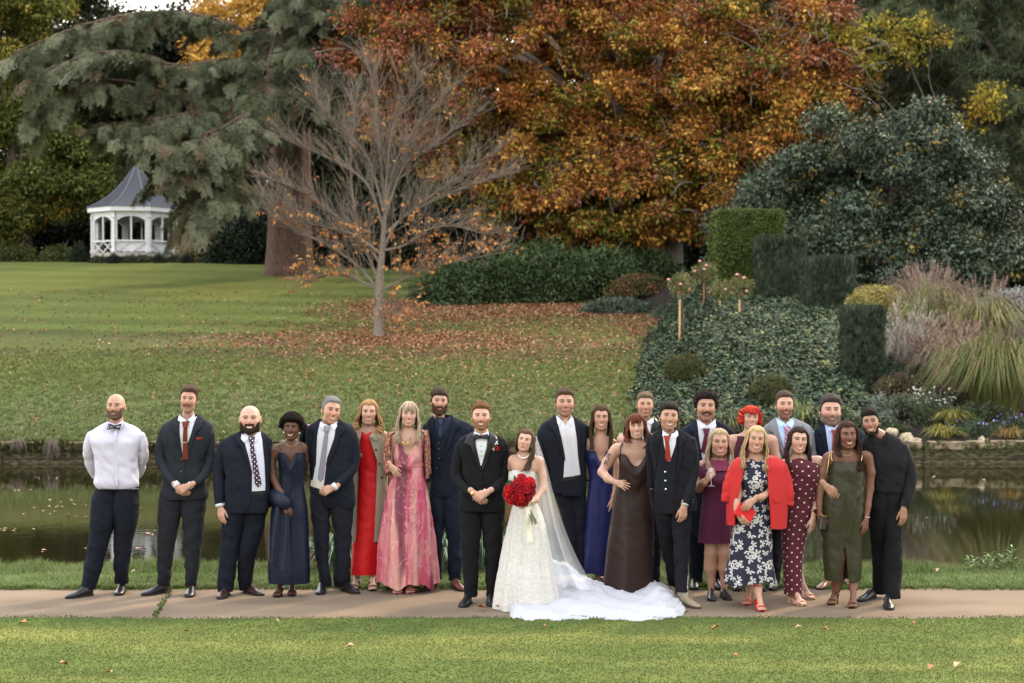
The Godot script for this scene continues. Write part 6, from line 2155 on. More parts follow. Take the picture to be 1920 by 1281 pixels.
func buttons(w: Who,called: String,pts: Array,m: Material,r:=0.007,off:=0.012)->void:
	for q in pts:
		var b:=Buf.new()
		var p:=w.p(q[0],q[1],0.1)
		p.z=w.torso.front(p.x,p.y)+off
		disc(b,p,r)
		obj(called,b.commit(),m,w.node)

func cuff(w: Who,pts: Array,m: Material)->void:      # a bit of shirt beyond the sleeve: two look points and a radius
	var a:=w.p(pts[0][0],pts[0][1],pts[0][2]); var c:=w.p(pts[1][0],pts[1][1],pts[1][2])
	var b:=Buf.new()
	b.tube(PackedVector3Array([a,c]),PackedFloat32Array([w.r(pts[0][3]),w.r(pts[0][3])]),12)
	obj("cuff",b.commit(),m,w.node)

func ring_at(w: Who,called: String,at: Vector3,axis: Vector3,r: float,t: float,m: Material,flat:=1.0)->void:
	var b:=Buf.new()
	var bs:=along(axis)
	var pts:=PackedVector3Array(); var rr:=PackedFloat32Array()
	for k in 17:
		var a:=TAU*k/16.0
		pts.append(at+bs*Vector3(cos(a)*r,0,sin(a)*r*flat)); rr.append(t)
	b.tube(pts,rr,6,false)
	obj(called,b.commit(),m,w.node)

func hidden_core(w: Who,sl: Array,sr: Array,hip: Array)->void:      # a man's body under his clothes,joined to head and hands
	var s:=Sdf.new()
	var neck:=w.head*Vector3(0,-0.17,-0.03)
	var a:=w.p(sl[0][0],sl[0][1],0.0); var c:=w.p(sr[0][0],sr[0][1],0.0)
	var mid:=(a+c)/2
	var h:=w.p(hip[0],hip[1],0.0)
	s.cap(neck,0.05,mid+Vector3(0,-0.03,0),0.06,0.03)
	s.cap(mid+(a-mid)*0.6,0.045,mid+(c-mid)*0.6,0.045,0.05)
	s.cap(mid+Vector3(0,-0.12,0),0.075,h,0.05,0.05)
	for q in [sl,sr]:
		for k in q.size()-1: s.cap(w.p(q[k][0],q[k][1],q[k][2]),0.036,w.p(q[k+1][0],q[k+1][1],q[k+1][2]),0.026,0.02)
	s.mesh(w.body,Vector3(minf(a.x,h.x)-0.35,h.y-0.08,-0.3),Vector3(maxf(c.x,h.x)+0.35,neck.y+0.05,0.36),0.02)

# a woman's neck,shoulders,chest and arms; arms are lists of u,v,z,radius
func bare(w: Who,nu: float,nv: float,sl: Array,sr: Array,arms: Array,bust:=0.0,hipv:=0.0,legs:=[])->void:
	var s:=Sdf.new()
	var n:=w.p(nu,nv,0.0)
	var a:=w.p(sl[0],sl[1],-0.01); var c:=w.p(sr[0],sr[1],-0.01)
	var mid:=(a+c)/2
	var hw:=(c.x-a.x)/2
	var neck:=w.head*Vector3(0,-0.13,-0.03)
	s.cap(neck,0.046,n+Vector3(0,-0.02,-0.01),0.050,0.03)
	s.cap(n+Vector3(-0.02,-0.015,-0.02),0.038,a,0.036,0.05)
	s.cap(n+Vector3(0.02,-0.015,-0.02),0.038,c,0.036,0.05)
	mid.x=lerpf(mid.x,n.x,0.8)
	s.ell(mid+Vector3(0,-0.11,0.0),Vector3(hw*0.80,0.16,0.068),0.06)
	s.cap(mid+Vector3(-hw*0.5,-0.06,0.008),0.052,mid+Vector3(hw*0.5,-0.06,0.008),0.052,0.05)
	if bust>0.0:
		for q in [-1.0,1.0]: s.ell(mid+Vector3(q*hw*0.37,-0.18,0.038),Vector3(bust*0.9,bust,bust*0.8),0.03)
	if hipv>0.0: s.cap(mid+Vector3(0,-0.2,0),0.05,w.p(nu,hipv,0.0),0.05,0.04)
	var lo:=Vector3(a.x,mid.y-0.4,-0.2); var hi:=Vector3(c.x,neck.y+0.05,0.2)
	for arm in arms:
		for k in arm.size()-1:
			var p:=w.p(arm[k][0],arm[k][1],arm[k][2]); var q:=w.p(arm[k+1][0],arm[k+1][1],arm[k+1][2])
			s.cap(p,w.r(arm[k][3]),q,w.r(arm[k+1][3]),0.022 if k>0 else 0.04)
			lo=lo.min(p).min(q); hi=hi.max(p).max(q)
	for leg in legs:
		for k in leg.size()-1:
			var p:=w.p(leg[k][0],leg[k][1],leg[k][2]); var q:=w.p(leg[k+1][0],leg[k+1][1],leg[k+1][2])
			s.cap(p,w.r(leg[k][3]),q,w.r(leg[k+1][3]),0.02)
			lo=lo.min(p).min(q); hi=hi.max(p).max(q)
	s.mesh(w.body,lo-Vector3.ONE*0.09,hi+Vector3.ONE*0.07,0.0105)

func dress(w: Who,called: String,m: Material,tab: Array,fold=null,top=null,hem=null,ratio:=0.68,amp:=0.004,seg:=64)->Rows:
	var r:=rows(w,tab,ratio,2.15,0.016)
	var b:=Buf.new()
	envelop(b,r,seg,fold,-PI,PI,0.0,top,false,hem)
	if amp>0.0: wrinkle(b,amp,4.0,5.0)
	obj(called,b.commit(),m,w.node)
	w.torso=r
	return r

func strap(w: Who,called: String,pts: Array,r: float,m: Material)->void:      # u,v,z
	var b:=Buf.new()
	var P:=[]
	var R:=[]
	for q in pts:
		P.append(w.p(q[0],q[1],q[2])); R.append(r)
	b.tube(curve(P,4),radii(R,4),6,true,0.6,Vector3.BACK)
	obj(called,b.commit(),m,w.node)

func necklace(w: Who,u: float,v0: float,v1: float,hw: float,m: Material,r:=0.0025,z:=0.075)->void:
	strap(w,"necklace",[[u-hw,v0,0.03],[u-hw*0.75,lerpf(v0,v1,0.55),z*0.9],[u,v1,z+0.012],[u+hw*0.75,lerpf(v0,v1,0.55),z*0.9],[u+hw,v0,0.03]],r,m)
func earrings(w: Who,m: Material,r:=0.008)->void:
	for s in [-1.0,1.0]:
		var b:=Buf.new()
		b.ball(xf(w.head*Vector3(0.078*s,-0.042,0.0),Vector3.ONE*r),8,6)
		obj("earring",b.commit(),m,w.node)

func check_tex()->ImageTexture:
	return image_tex("glen_check",64,64,func(u: float,v: float)->Color:
		var a:=fmod(u*16.0,1.0)<0.5; var c:=fmod(v*16.0,1.0)<0.5
		var big:=(fmod(u*2.0,1.0)<0.5)!=(fmod(v*2.0,1.0)<0.5)
		var t:=0.5+(0.22 if a==c else -0.22)*(1.0 if big else 0.5)
		return lin(0.12,0.09,0.062).lerp(lin(0.36,0.31,0.24),t))
func dots_tex(key: String,base: Color,dot: Color,r: float)->ImageTexture:
	return image_tex(key,64,64,func(u: float,v: float)->Color:
		for c in [Vector2(0.25,0.25),Vector2(0.75,0.75)]:
			if Vector2(u,v).distance_to(c)<r: return dot
		return base)
func petals_tex()->ImageTexture:      # white striped fan-shaped petals on navy
	var fl:=[]
	var g:=RandomNumberGenerator.new()
	g.seed=3
	for k in 16: fl.append([Vector2((k % 4+g.randf_range(0.2,0.8))/4.0,(k/4+g.randf_range(0.2,0.8))/4.0),g.randf_range(0,TAU),g.randf_range(0.115,0.155)])
	return image_tex("petals",256,256,func(u: float,v: float)->Color:
		for f in fl:
			for ox in [-1.0,0.0,1.0]:
				for oy in [-1.0,0.0,1.0]:
					var d: Vector2=Vector2(u+ox,v+oy)-f[0]
					var r: float=d.length()/f[2]
					if r>1.0 or r<0.24: continue
					var turn:=fposmod((d.angle()+f[1])/TAU,1.0)
					if turn>0.667: continue
					var a:=fposmod(turn*7.5,1.0)
					if r<0.24+0.76*(1.0-pow(absf(a-0.5)*2.2,3.0)) and absf(a-0.5)<0.44:
						return lin(0.03,0.03,0.06) if fmod(a*7.0+0.25,1.0)<0.30 and r>0.36 and r<0.93 else lin(0.58,0.55,0.50)
		return lin(0.010,0.010,0.024))
func tie_dye_tex()->ImageTexture:
	return image_tex("tie_dye",256,256,func(u: float,v: float)->Color:
		var n:=n3(u*9.0,v*1.6,1.0)+0.5*n3(u*22.0,v*4.0,2.0)
		var c:=lin(0.40,0.13,0.14).lerp(lin(0.34,0.045,0.085),sstep(-0.1,0.15,n))
		c=c.lerp(lin(0.44,0.22,0.18),sstep(0.12,0.4,n3(u*6.0,v*1.1,7.0)))
		c=c.lerp(lin(0.11,0.010,0.030),sstep(0.10,0.30,n3(u*5.0+4.0,v*0.9,9.0))*0.9)
		return c.lerp(lin(0.62,0.36,0.36),sstep(0.035,0.0,absf(n3(u*10.0,v*8.0,12.0)))*0.7))
func embroidery_tex()->ImageTexture:
	var pal:=[lin(0.42,0.02,0.10),lin(0.55,0.30,0.03),lin(0.03,0.02,0.02),lin(0.20,0.03,0.20),lin(0.50,0.40,0.28),lin(0.05,0.12,0.22),lin(0.45,0.05,0.03),lin(0.30,0.16,0.06)]
	return image_tex("embroidery",128,128,func(u: float,v: float)->Color:
		var c:=Vector2(fposmod(u*7.0+0.6*n3(u*6.0,v*6.0,2.0),7.0),fposmod(v*7.0,7.0))
		var k:=int(absf(n3(floor(c.x)*3.7,floor(c.y)*5.1,3.0))*40.0) % 8
		var f:=Vector2(fmod(c.x,1.0)-0.5,fmod(c.y,1.0)-0.5)
		var ring:=int(f.length()*5.0)
		return pal[(k+ring*3) % 8]*0.62)
func stripe_tex(key: String,cols: Array,slant:=1.0)->ImageTexture:
	return image_tex(key,64,64,func(u: float,v: float)->Color: return cols[int(fposmod(u*slant+v,1.0)*cols.size()) % cols.size()])
func lace_tex()->ImageTexture:
	return image_tex("lace",256,256,func(u: float,v: float)->Color:
		var n:=absf(n3(u*12.0,v*12.0,1.0))
		var fine:=n3(u*26.0,v*26.0,5.0)
		var leafy:=sstep(0.05,0.10,n3(u*15.0,v*15.0,8.0))
		var c:=lin(0.42,0.40,0.365).lerp(lin(0.47,0.455,0.42),leafy)
		return c.lerp(lin(0.34,0.315,0.275),sstep(0.05,0.0,n)*0.7)*(1.0+0.06*fine))

# ---------------------------------------------------------------- the guests,from left to right
const FAIR:=Color(0.355,0.195,0.132)
const PALE:=Color(0.40,0.235,0.168)
const WARM:=Color(0.47,0.27,0.185)
const DOWN:=Vector3(0.05,-1,0.12)

func build_people()->void:
	rng.seed=300
	guest_white_shirt(); guest_moustache(); guest_bald_navy(); guest_navy_slip(); guest_grey_hair(); guest_red_dress(); guest_pink_maxi(); guest_dark_shirt()
	groom(); bride(); guest_open_collar(); guest_blue_gown(); guest_brown_satin(); guest_behind_brown(); guest_waistcoat()
	guest_curly(); guest_burgundy(); guest_red_hair(); guest_red_blazer(); guest_grey_suit(); guest_dotted(); guest_blue_shirt(); guest_olive(); guest_black_shirt()

func black_shoe()->StandardMaterial3D: return leather(lin(0.010,0.010,0.012))
func white()->StandardMaterial3D: return cotton(lin(0.46,0.46,0.49))

func guest_white_shirt()->void:
	var w:=who(1,1186,"bald bearded man in a white shirt and dotted bow tie, hands behind his back",FAIR)
	place(w,250)
	set_head(w,253,85,224,0,0,-3,0.98)
	add_head(w,0.98,1.06,0.35)
	face(w,lin(0.05,0.06,0.06),lin(0.10,0.06,0.04),lin(0.36,0.16,0.13),0.15,false,0.003)
	beard(w,lin(0.10,0.062,0.045),0.98,0.0035,0.007)
	var sh:=cotton(lin(0.44,0.42,0.50))
	var al:=[[124,306,0,31],[108,370,-0.02,34],[110,440,-0.08,34],[140,520,-0.17,27],[190,556,-0.20,24]]
	var ar:=[[384,308,0,31],[398,370,-0.02,34],[396,440,-0.08,34],[374,520,-0.17,27],[320,556,-0.20,24]]
	jacket(w,sh,[[232,216,290],[254,170,338],[276,128,378],[315,112,396],[380,126,384],[450,140,374],[520,140,376],[572,136,382],[590,144,376],[600,158,362]],[al,ar],"shirt",0.015)
	collar(w,252,222,250,42,278,sh,0.95,0.05)
	part_strip(w,"placket",[[247,285],[249,430],[254,585]],[[262,285],[264,430],[269,585]],sh,0.004,0.004,20,3)
	buttons(w,"button",[[256,330],[257,385],[259,440],[260,495],[262,550]],cotton(lin(0.6,0.58,0.62)),0.004,0.006)
	bow_tie(w,246,263,36,17,satin(lin(0.010,0.012,0.022),0.5),true)
	var m:=wool(lin(0.009,0.0105,0.0165))
	shoe(w,78,1192,-62,black_shoe(),sole_mat()); shoe(w,285,1172,6,black_shoe(),sole_mat())
	var fl:=shoe_at(w,92,1188); var fr:=shoe_at(w,285,1172)
	trousers(w,m,[[586,152,262],[640,126,262],[700,120,256],[780,114,248],[870,106,218],[960,92,196],[1050,76,172],[1110,68,152],[1148,66,138]],[[586,240,374],[640,236,378],[700,236,378],[780,242,370],[870,244,346],[960,244,334],[1050,243,322],[1090,250,320],[1116,252,320]],fl,fr)
	strap(w,"belt",[[152,602,0.03],[180,604,0.105],[215,605,0.135],[262,606,0.142],[310,605,0.135],[345,604,0.105],[372,602,0.03]],0.010,leather(lin(0.012,0.011,0.011)))
	hidden_core(w,al,ar,[250,640])
	add_hand(w,w.p(205,560,-0.22),Vector3(1,-0.3,0),Vector3(0,0,-1),true,"clasp")
	finish(w)

func guest_moustache()->void:
	var w:=who(1,1182,"tall moustached man in a dark suit with rust knitted tie and pocket square",FAIR)
	place(w,620)
	set_head(w,651,48,186,4,4,-3,0.92)
	add_head(w,0.90,0.98,0.22)
	face(w,lin(0.04,0.05,0.05),lin(0.09,0.055,0.035),lin(0.34,0.14,0.11),0.15,false,0.0036)
	beard(w,lin(0.13,0.07,0.045),0.90,0.0,0.012,-0.03,"moustache")
	short_hair(w,lin(0.060,0.038,0.026),0.90,0.026,0.005,0.070,0.5,0.003,2.0)
	var m:=wool(lin(0.017,0.019,0.024))
	var al:=[[522,285,0,33],[504,350,0,33],[498,440,0.02,31],[530,520,0.10,26],[580,578,0.17,21]]
	var ar:=[[762,300,0,34],[768,380,0,33],[764,470,0.02,31],[720,545,0.11,25],[662,582,0.18,21]]
	jacket(w,m,[[196,600,700],[222,560,742],[248,512,776],[290,500,784],[370,516,770],[450,524,746],[520,518,748],[590,506,752],[640,494,758],[655,500,752]],[al,ar])
	front_of(w,white(),m,[[603,205],[606,300],[620,420]],[[690,205],[668,300],[626,424]],[[[566,222],[561,262],[584,274],[600,360],[618,436]],[[600,205],[606,300],[614,370],[620,410],[628,440]]],[[[692,205],[672,300],[655,350],[640,395],[630,440]],[[722,225],[722,268],[700,280],[672,370],[634,442]]])
	collar(w,642,186,226,45,240,white(),0.95,0.06)
	tie(w,637,234,636,440,20,15,mat("rust_knit",lin(0.125,0.022,0.010),0.95,{"nmap": ntex("knit",0.4,2,[],128,true,6.0),"ns": 0.8,"tri": true,"scale": Vector3(8,8,8)}),0.016,false)
	part_strip(w,"tie_clip",[[616,344],[616,350]],[[648,344],[648,350]],mat("silver",lin(0.7,0.7,0.68),0.25,{"metal": 1.0}),0.028,0.004,2,3)
	part_strip(w,"pocket_square",[[692,318],[694,332]],[[732,322],[726,331]],cotton(lin(0.18,0.03,0.015)),0.010,0.006,4,5)
	part_strip(w,"jacket_front_edge",[[626,440],[630,520],[640,600],[662,652]],[[632,440],[636,520],[647,600],[672,650]],m,0.007,0.008,14,2)
	buttons(w,"button",[[614,438],[612,508]],mat("horn",lin(0.10,0.08,0.06),0.4))
	cuff(w,[[574,570,0.165,20],[590,588,0.175,20]],white()); cuff(w,[[668,576,0.175,20],[648,592,0.185,20]],white())
	var t:=wool(lin(0.015,0.016,0.020))
	shoe(w,490,1176,-64,black_shoe(),sole_mat()); shoe(w,664,1182,8,black_shoe(),sole_mat())
	var fl:=shoe_at(w,520,1172); var fr:=shoe_at(w,662,1180)
	trousers(w,t,[[610,500,628],[660,490,626],[760,484,608],[870,482,582],[960,481,566],[1050,479,556],[1110,480,550],[1132,482,548]],[[610,604,750],[660,604,746],[760,614,738],[870,624,726],[960,630,716],[1050,630,702],[1110,632,692],[1134,634,690]],fl,fr)
	hidden_core(w,al,ar,[622,640])
	add_hand(w,w.p(588,588,0.185),Vector3(0.75,-0.62,0.1),Vector3(-0.2,0.2,1),true,"clasp",0.95)
	add_hand(w,w.p(652,586,0.215),Vector3(-0.85,-0.48,0.05),Vector3(0.1,0.3,1),false,"clasp",0.98)
	finish(w)

func guest_bald_navy()->void:
	var w:=who(2,1190,"stocky bald man with a black beard in an open navy suit and dotted purple tie",lin(0.43,0.24,0.175))
	place(w,200)
	set_head(w,229,149,300,6,0,-3,1.04)
	add_head(w,1.02,1.15,0.2)
	face(w,lin(0.04,0.03,0.02),lin(0.05,0.03,0.025),lin(0.40,0.17,0.15),0.55,true,0.003)
	beard(w,lin(0.026,0.018,0.014),1.02,0.006,0.006,-0.042)
	var m:=wool(lin(0.010,0.0115,0.018))
	var al:=[[98,362,0,38],[76,430,0,40],[62,530,0.02,38],[62,620,0.06,33],[66,690,0.08,28]]
	var ar:=[[318,340,-0.02,34],[342,420,-0.06,32],[344,520,-0.08,30],[330,640,-0.06,26]]
	jacket(w,m,[[286,176,288,0.0,0.58],[304,140,316,0.0,0.54],[326,96,334,0.0,0.54],[370,76,344,0,0.62],[450,84,346,0.01,0.66],[540,94,338,0.02,0.72],[630,90,334,0.02,0.7],[700,88,332,0.02,0.68],[726,96,328,0.02,0.68]],[al,ar])
	front_of(w,cotton(lin(0.45,0.45,0.52)),m,[[190,290],[212,400],[240,500],[240,560],[236,614]],[[280,290],[296,340],[308,440],[314,540],[313,612]],[[[150,318],[160,350],[186,368],[216,450],[240,500]],[[186,280],[200,340],[222,410],[238,470],[246,505]]],[[[280,290],[296,330],[306,400],[312,470],[315,560]],[[296,300],[314,340],[322,410],[326,480],[322,560]]])
	collar(w,232,286,324,46,350,white(),1.0,0.1)
	tie(w,240,316,280,590,19,17,mat("purple_dots",lin(1,1,1),0.6,{"tex": dots_tex("purple_dots",lin(0.025,0.010,0.028),lin(0.55,0.5,0.52),0.14),"scale": Vector3(24,24,1)}),0.014)
	part_strip(w,"belt",[[236,612],[238,634]],[[314,610],[314,630]],leather(lin(0.01,0.01,0.01)),0.008,0.006,3,6)
	part_strip(w,"pocket_flap",[[96,575],[98,604]],[[166,580],[164,608]],m,0.008,0.008,3,6)
	part_strip(w,"jacket_front_edge",[[240,500],[238,600],[222,690],[190,728]],[[247,500],[246,600],[232,692],[202,728]],m,0.008,0.01,14,2)
	cuff(w,[[65,684,0.08,27],[68,700,0.085,27]],white())
	var t:=wool(lin(0.009,0.010,0.015))
	var br:=leather(lin(0.035,0.014,0.010))
	shoe(w,92,1192,-6,br,sole_mat(),1.0,true); shoe(w,232,1178,68,br,sole_mat(),1.0,true)
	var fl:=shoe_at(w,92,1190); var fr:=shoe_at(w,212,1176)
	trousers(w,t,[[620,92,240],[700,84,236],[780,78,208],[860,74,178],[950,68,162],[1040,60,152],[1110,53,143],[1160,55,132]],[[620,200,326],[700,196,322],[780,190,314],[860,180,296],[950,165,270],[1040,164,247],[1110,164,240],[1152,166,238]],fl,fr)
	hidden_core(w,al,ar,[210,650])
	add_hand(w,w.p(67,700,0.09),Vector3(0.10,-1,0.10),Vector3(-0.55,0,0.85),true,"relaxed",1.02)
	finish(w)

func guest_navy_slip()->void:
	var c:=lin(0.085,0.036,0.021)
	var w:=who(2,1188,"smiling woman with a short black afro in a midnight navy slip dress and satin wrap",c)
	place(w,440)
	set_head(w,456,206,337,0,2,-2,0.96)
	add_head(w,0.90,0.84)
	face(w,lin(0.02,0.012,0.008),lin(0.012,0.008,0.006),lin(0.14,0.035,0.03),0.9,true,0.003)
	shell(w,"hair",func(p: Vector3)->float:
		var s:=hairline(p,0.058,0.012)
		if s<=-0.004: return 0.0
		return 0.046*sstep(-0.004,0.014,s)*(1.0+0.10*n3(p.x*60.0,p.y*60.0,p.z*60.0))*(1.0-0.4*sstep(-0.03,-0.07,p.y)),lin(0.009,0.007,0.006),0.9,0.95,5.0,0.35,110.0)
	earrings(w,mat("pearl",lin(0.7,0.66,0.6),0.3),0.008)
	var arm:=[[352,392,-0.01,25],[342,470,0,24],[356,545,0.01,21],[392,620,0.09,19],[424,690,0.15,15]]
	bare(w,454,350,[362,384],[514,376],[arm,[[516,380,-0.02,24],[528,440,-0.08,22],[520,520,-0.14,20]]],0.044,640,[[[434,640,0.0,26],[402,900,0.0,24],[395,1100,-0.03,16]],[[474,640,0.0,26],[462,900,0.0,24],[458,1100,-0.03,16]]])
	var m:=satin(lin(0.006,0.009,0.020))
	dress(w,"slip_dress",m,[[402,380,532,0.0,0.74],[440,380,532,0.0,0.80],[490,388,530,0.0,0.78],[560,386,524,0.0,0.74],[600,378,526],[640,362,532],[700,346,542,0,0.7],[800,336,548,0,0.72],[950,330,552,0.02,0.72],[1080,328,553,0.03,0.72],[1114,330,552,0.03,0.72]],func(a: float,t: float,y: float)->float: return 1.0+0.035*sstep(0.35,1.0,t)*sin(a*7.0+1.0)+0.018*sin(y*46.0+a*2.0)*sstep(0.0,0.06,t)*sstep(0.16,0.08,t)*sstep(0.9,0.3,absf(a)),
		func(a: float)->float: return w.r(58.0*sstep(0.40,0.0,absf(a))+10.0*sstep(0.9,2.0,absf(a))))
	strap(w,"strap",[[402,420,0.10],[396,390,0.085],[386,362,0.03],[388,366,-0.05]],0.0035,m)
	strap(w,"strap",[[522,412,0.10],[518,385,0.085],[506,356,0.03],[500,362,-0.05]],0.0035,m)
	necklace(w,454,342,372,38,mat("gold",lin(0.8,0.55,0.22),0.3,{"metal": 1.0}),0.0018,0.06)
	# satin wrap over her forearm,its tail hanging down
	var sb:=Buf.new()
	var P:=[]; var R:=[]
	for q in [[336,690,-0.02,20],[352,640,0.08,36],[392,662,0.16,40],[428,684,0.19,34],[452,692,0.17,12]]:
		P.append(w.p(q[0],q[1],q[2])); R.append(w.r(q[3]))
	sb.tube(curve(P,6),radii(R,6),16,true,0.55,Vector3.UP)
	wrinkle(sb,0.010,9.0,9.0)
	obj("satin_wrap",sb.commit(),satin(lin(0.009,0.012,0.024)),w.node)
	var tb:=Buf.new()
	var n:=24
	for k in n+1:
		var t:=float(k)/n
		for s in 9:
			var f:=s/8.0
			var p:=w.p(lerpf(lerpf(372,352,t),lerpf(442,456,t),f),lerpf(700,1062-40.0*(1.0-f),t),0.17)
			p.z=0.165+0.018*sin(f*9.0+t*2.0)+0.02*t
			tb.vert(p,Vector2(f,t))
	tb.stitch(0,n+1,9,false,true)
	obj("wrap_tail",tb.commit(),satin(lin(0.009,0.012,0.024)),w.node)
	var bk:=leather(lin(0.012,0.010,0.010))
	sandal(w,394,1184,-6,bk,0.07); sandal(w,458,1178,8,bk,0.07)
	add_hand(w,w.p(420,690,0.165),Vector3(0.4,-0.9,0.1),Vector3(0.2,0.3,1),true,"clasp",0.88)
	finish(w)

func guest_grey_hair()->void:
	var w:=who(2,1174,"grey-haired man in an open navy jacket and grey patterned tie, head tilted",lin(0.38,0.205,0.14))
	place(w,670)
	set_head(w,671,102,250,22,9,-2,0.90)
	add_head(w,0.95,1.02,0.12)
	face(w,lin(0.03,0.025,0.02),lin(0.06,0.045,0.035),lin(0.36,0.14,0.12),0.5,true,0.003)
	short_hair(w,lin(0.13,0.125,0.125),0.95,0.014,0.004,0.072,0.0,0.0,4.0)
	var m:=wool(lin(0.0115,0.013,0.019))
	var al:=[[548,268,-0.02,34],[528,330,-0.10,34],[520,430,-0.17,32],[470,560,-0.2,26]]
	var ar:=[[776,302,0,37],[796,380,0,36],[790,480,0.02,33],[744,545,0.11,28],[692,590,0.19,24]]
	jacket(w,m,[[220,606,716],[240,576,750],[262,540,790],[300,532,802],[380,540,800],[460,550,798],[540,556,796],[620,560,800],[680,620,804,0.01,0.6],[704,640,800,0.01,0.6]],[al,ar])
	front_of(w,cotton(lin(0.47,0.47,0.50)),m,[[610,238],[594,320],[592,420],[580,510],[566,572]],[[706,236],[692,320],[652,430],[640,520],[632,590]],[[[584,236],[566,280],[574,300],[564,400],[580,470]],[[608,238],[597,310],[592,400],[590,450],[588,480]]],[[[702,240],[690,330],[670,390],[652,440],[645,470]],[[742,262],[746,290],[722,306],[700,390],[652,480]]])
	part_strip(w,"shirt_hem",[[560,555],[556,586]],[[634,560],[628,606]],cotton(lin(0.42,0.385,0.33)),0.010,0.008,4,6)
	part_strip(w,"waistband",[[556,582],[556,640],[600,705]],[[632,596],[646,650],[660,708]],wool(lin(0.013,0.014,0.020)),0.009,0.006,8,6)
	collar(w,660,222,256,48,284,white(),1.0,0.12)
	tie(w,650,256,616,562,19,17,mat("grey_dots",lin(1,1,1),0.5,{"tex": dots_tex("grey_dots",lin(0.20,0.19,0.22),lin(0.08,0.07,0.10),0.22),"scale": Vector3(50,50,1)}),0.014)
	cuff(w,[[700,584,0.185,22],[682,596,0.195,21]],white())
	var t:=wool(lin(0.013,0.014,0.021))
	shoe(w,620,1168,2,black_shoe(),sole_mat()); shoe(w,762,1166,55,black_shoe(),sole_mat())
	var fl:=shoe_at(w,622,1166); var fr:=shoe_at(w,738,1160)
	trousers(w,t,[[580,562,690],[640,556,688],[720,558,672],[820,570,664],[920,580,657],[1020,596,657],[1100,609,672],[1130,612,668]],[[590,640,792],[640,650,794],[720,668,790],[820,684,786],[920,690,781],[1020,690,776],[1100,686,775],[1130,692,772]],fl,fr)
	hidden_core(w,al,ar,[672,620])
	add_hand(w,w.p(684,594,0.20),Vector3(-0.85,-0.4,0.05),Vector3(0.05,0.25,1),false,"clasp",1.0)
	finish(w)

func guest_red_dress()->void:
	var w:=who(3,1147,"blonde woman in a long red satin dress under an open checked coat",PALE)
	place(w,150)
	set_head(w,150,120,254,4,2,-2,0.93)
	add_head(w,0.86,0.82)
	face(w,lin(0.05,0.08,0.09),lin(0.16,0.09,0.05),lin(0.36,0.06,0.07),0.9,true,0.0024)
	long_hair(w,lin(0.32,0.185,0.085),lin(0.18,0.10,0.045),0.86,0.055,0.075,0.015,0.018,0,0.0,0.5,6,1.5,52)
	bare(w,146,272,[84,310],[222,306],[[[84,312,0,24],[72,420,-0.02,22],[66,540,-0.03,18]],[[224,310,0,24],[236,420,-0.03,22],[234,540,-0.05,18]]],0.05,560)
	var m:=satin(lin(0.42,0.008,0.010),0.45)
	dress(w,"red_dress",m,[[288,104,176,0.0,1.0],[306,92,204,0,0.75],[350,84,214,0,0.66],[400,86,216,0.0,0.68],[470,90,216,0,0.66],[520,92,222,0,0.68],[600,86,230,0,0.7],[720,74,230,0.01,0.68],[900,60,216,0.02,0.7],[1030,52,200,0.03,0.74],[1068,50,196,0.03,0.74]],func(a: float,t: float,y: float)->float: return 1.0+0.03*sstep(0.4,1.0,t)*sin(a*6.0+0.6)+0.012*sin(y*60.0+a*3.0)*sstep(0.16,0.24,t)*sstep(0.42,0.34,t),func(a: float)->float: return w.r(12.0)*sstep(0.8,0.0,absf(a)),null,0.7,0.006)
	# coat: open in front
	var cm:=mat("check_coat",lin(1,1,1),0.92,{"tex": check_tex(),"scale": Vector3(8,8,1),"rim": 0.1})
	var r:=rows(w,[[296,92,206,-0.01,0.9],[312,70,230,-0.01,0.72],[340,58,244,-0.01,0.62],[420,60,250,-0.01,0.64],[560,62,246,-0.01,0.72],[700,58,240,-0.01,0.75],[885,56,226,-0.01,0.78]],0.7,2.3)
	var cb:=Buf.new()
	envelop(cb,r,50,null,0.42,TAU-0.62,0.012,null,false,null)
	envelop(cb,r,50,null,0.42,TAU-0.62,0.0)
	wrinkle(cb,0.006,4.0,3.0)
	obj("coat",cb.commit(),cm,w.node)
	w.torso=r
	var sb:=Buf.new()
	sleeve(w,sb,[[78,330,0,32],[70,420,-0.02,31],[66,540,-0.05,28]])
	obj("coat_sleeve",sb.commit(),cm,w.node)
	sb=Buf.new()
	sleeve(w,sb,[[226,326,-0.01,33],[240,420,-0.03,32],[240,540,-0.07,28]])
	obj("coat_sleeve",sb.commit(),cm,w.node)
	part_strip(w,"coat_collar",[[96,292],[82,318],[98,330]],[[110,300],[104,322],[104,334]],cm,0.03,0.02,6,3)
	part_strip(w,"coat_collar",[[168,296],[156,314],[172,332]],[[196,300],[204,318],[200,340]],cm,0.03,0.02,6,3)
	part_strip(w,"coat_front",[[150,312],[172,380],[196,450],[214,540],[228,650],[226,700]],[[206,316],[232,380],[246,450],[246,540],[243,650],[240,700]],cm,0.016,0.012,20,5)
	buttons(w,"coat_button",[[167,316],[189,388],[207,465],[219,540]],mat("dark_button",lin(0.02,0.015,0.012),0.4),0.011,0.024)
	# her arm lies round the grey-haired man's shoulders: fingertips on his shoulder
	add_hand(w,w.p(-112,240,-0.05),Vector3(-0.9,-0.25,0.3),Vector3(0,0.9,0.4),true,"relaxed",0.85)
	var bk:=leather(lin(0.014,0.011,0.011))
	sandal(w,84,1146,-8,bk,0.07,0.95,true); sandal(w,166,1150,8,bk,0.07,0.95,true)
	finish(w)

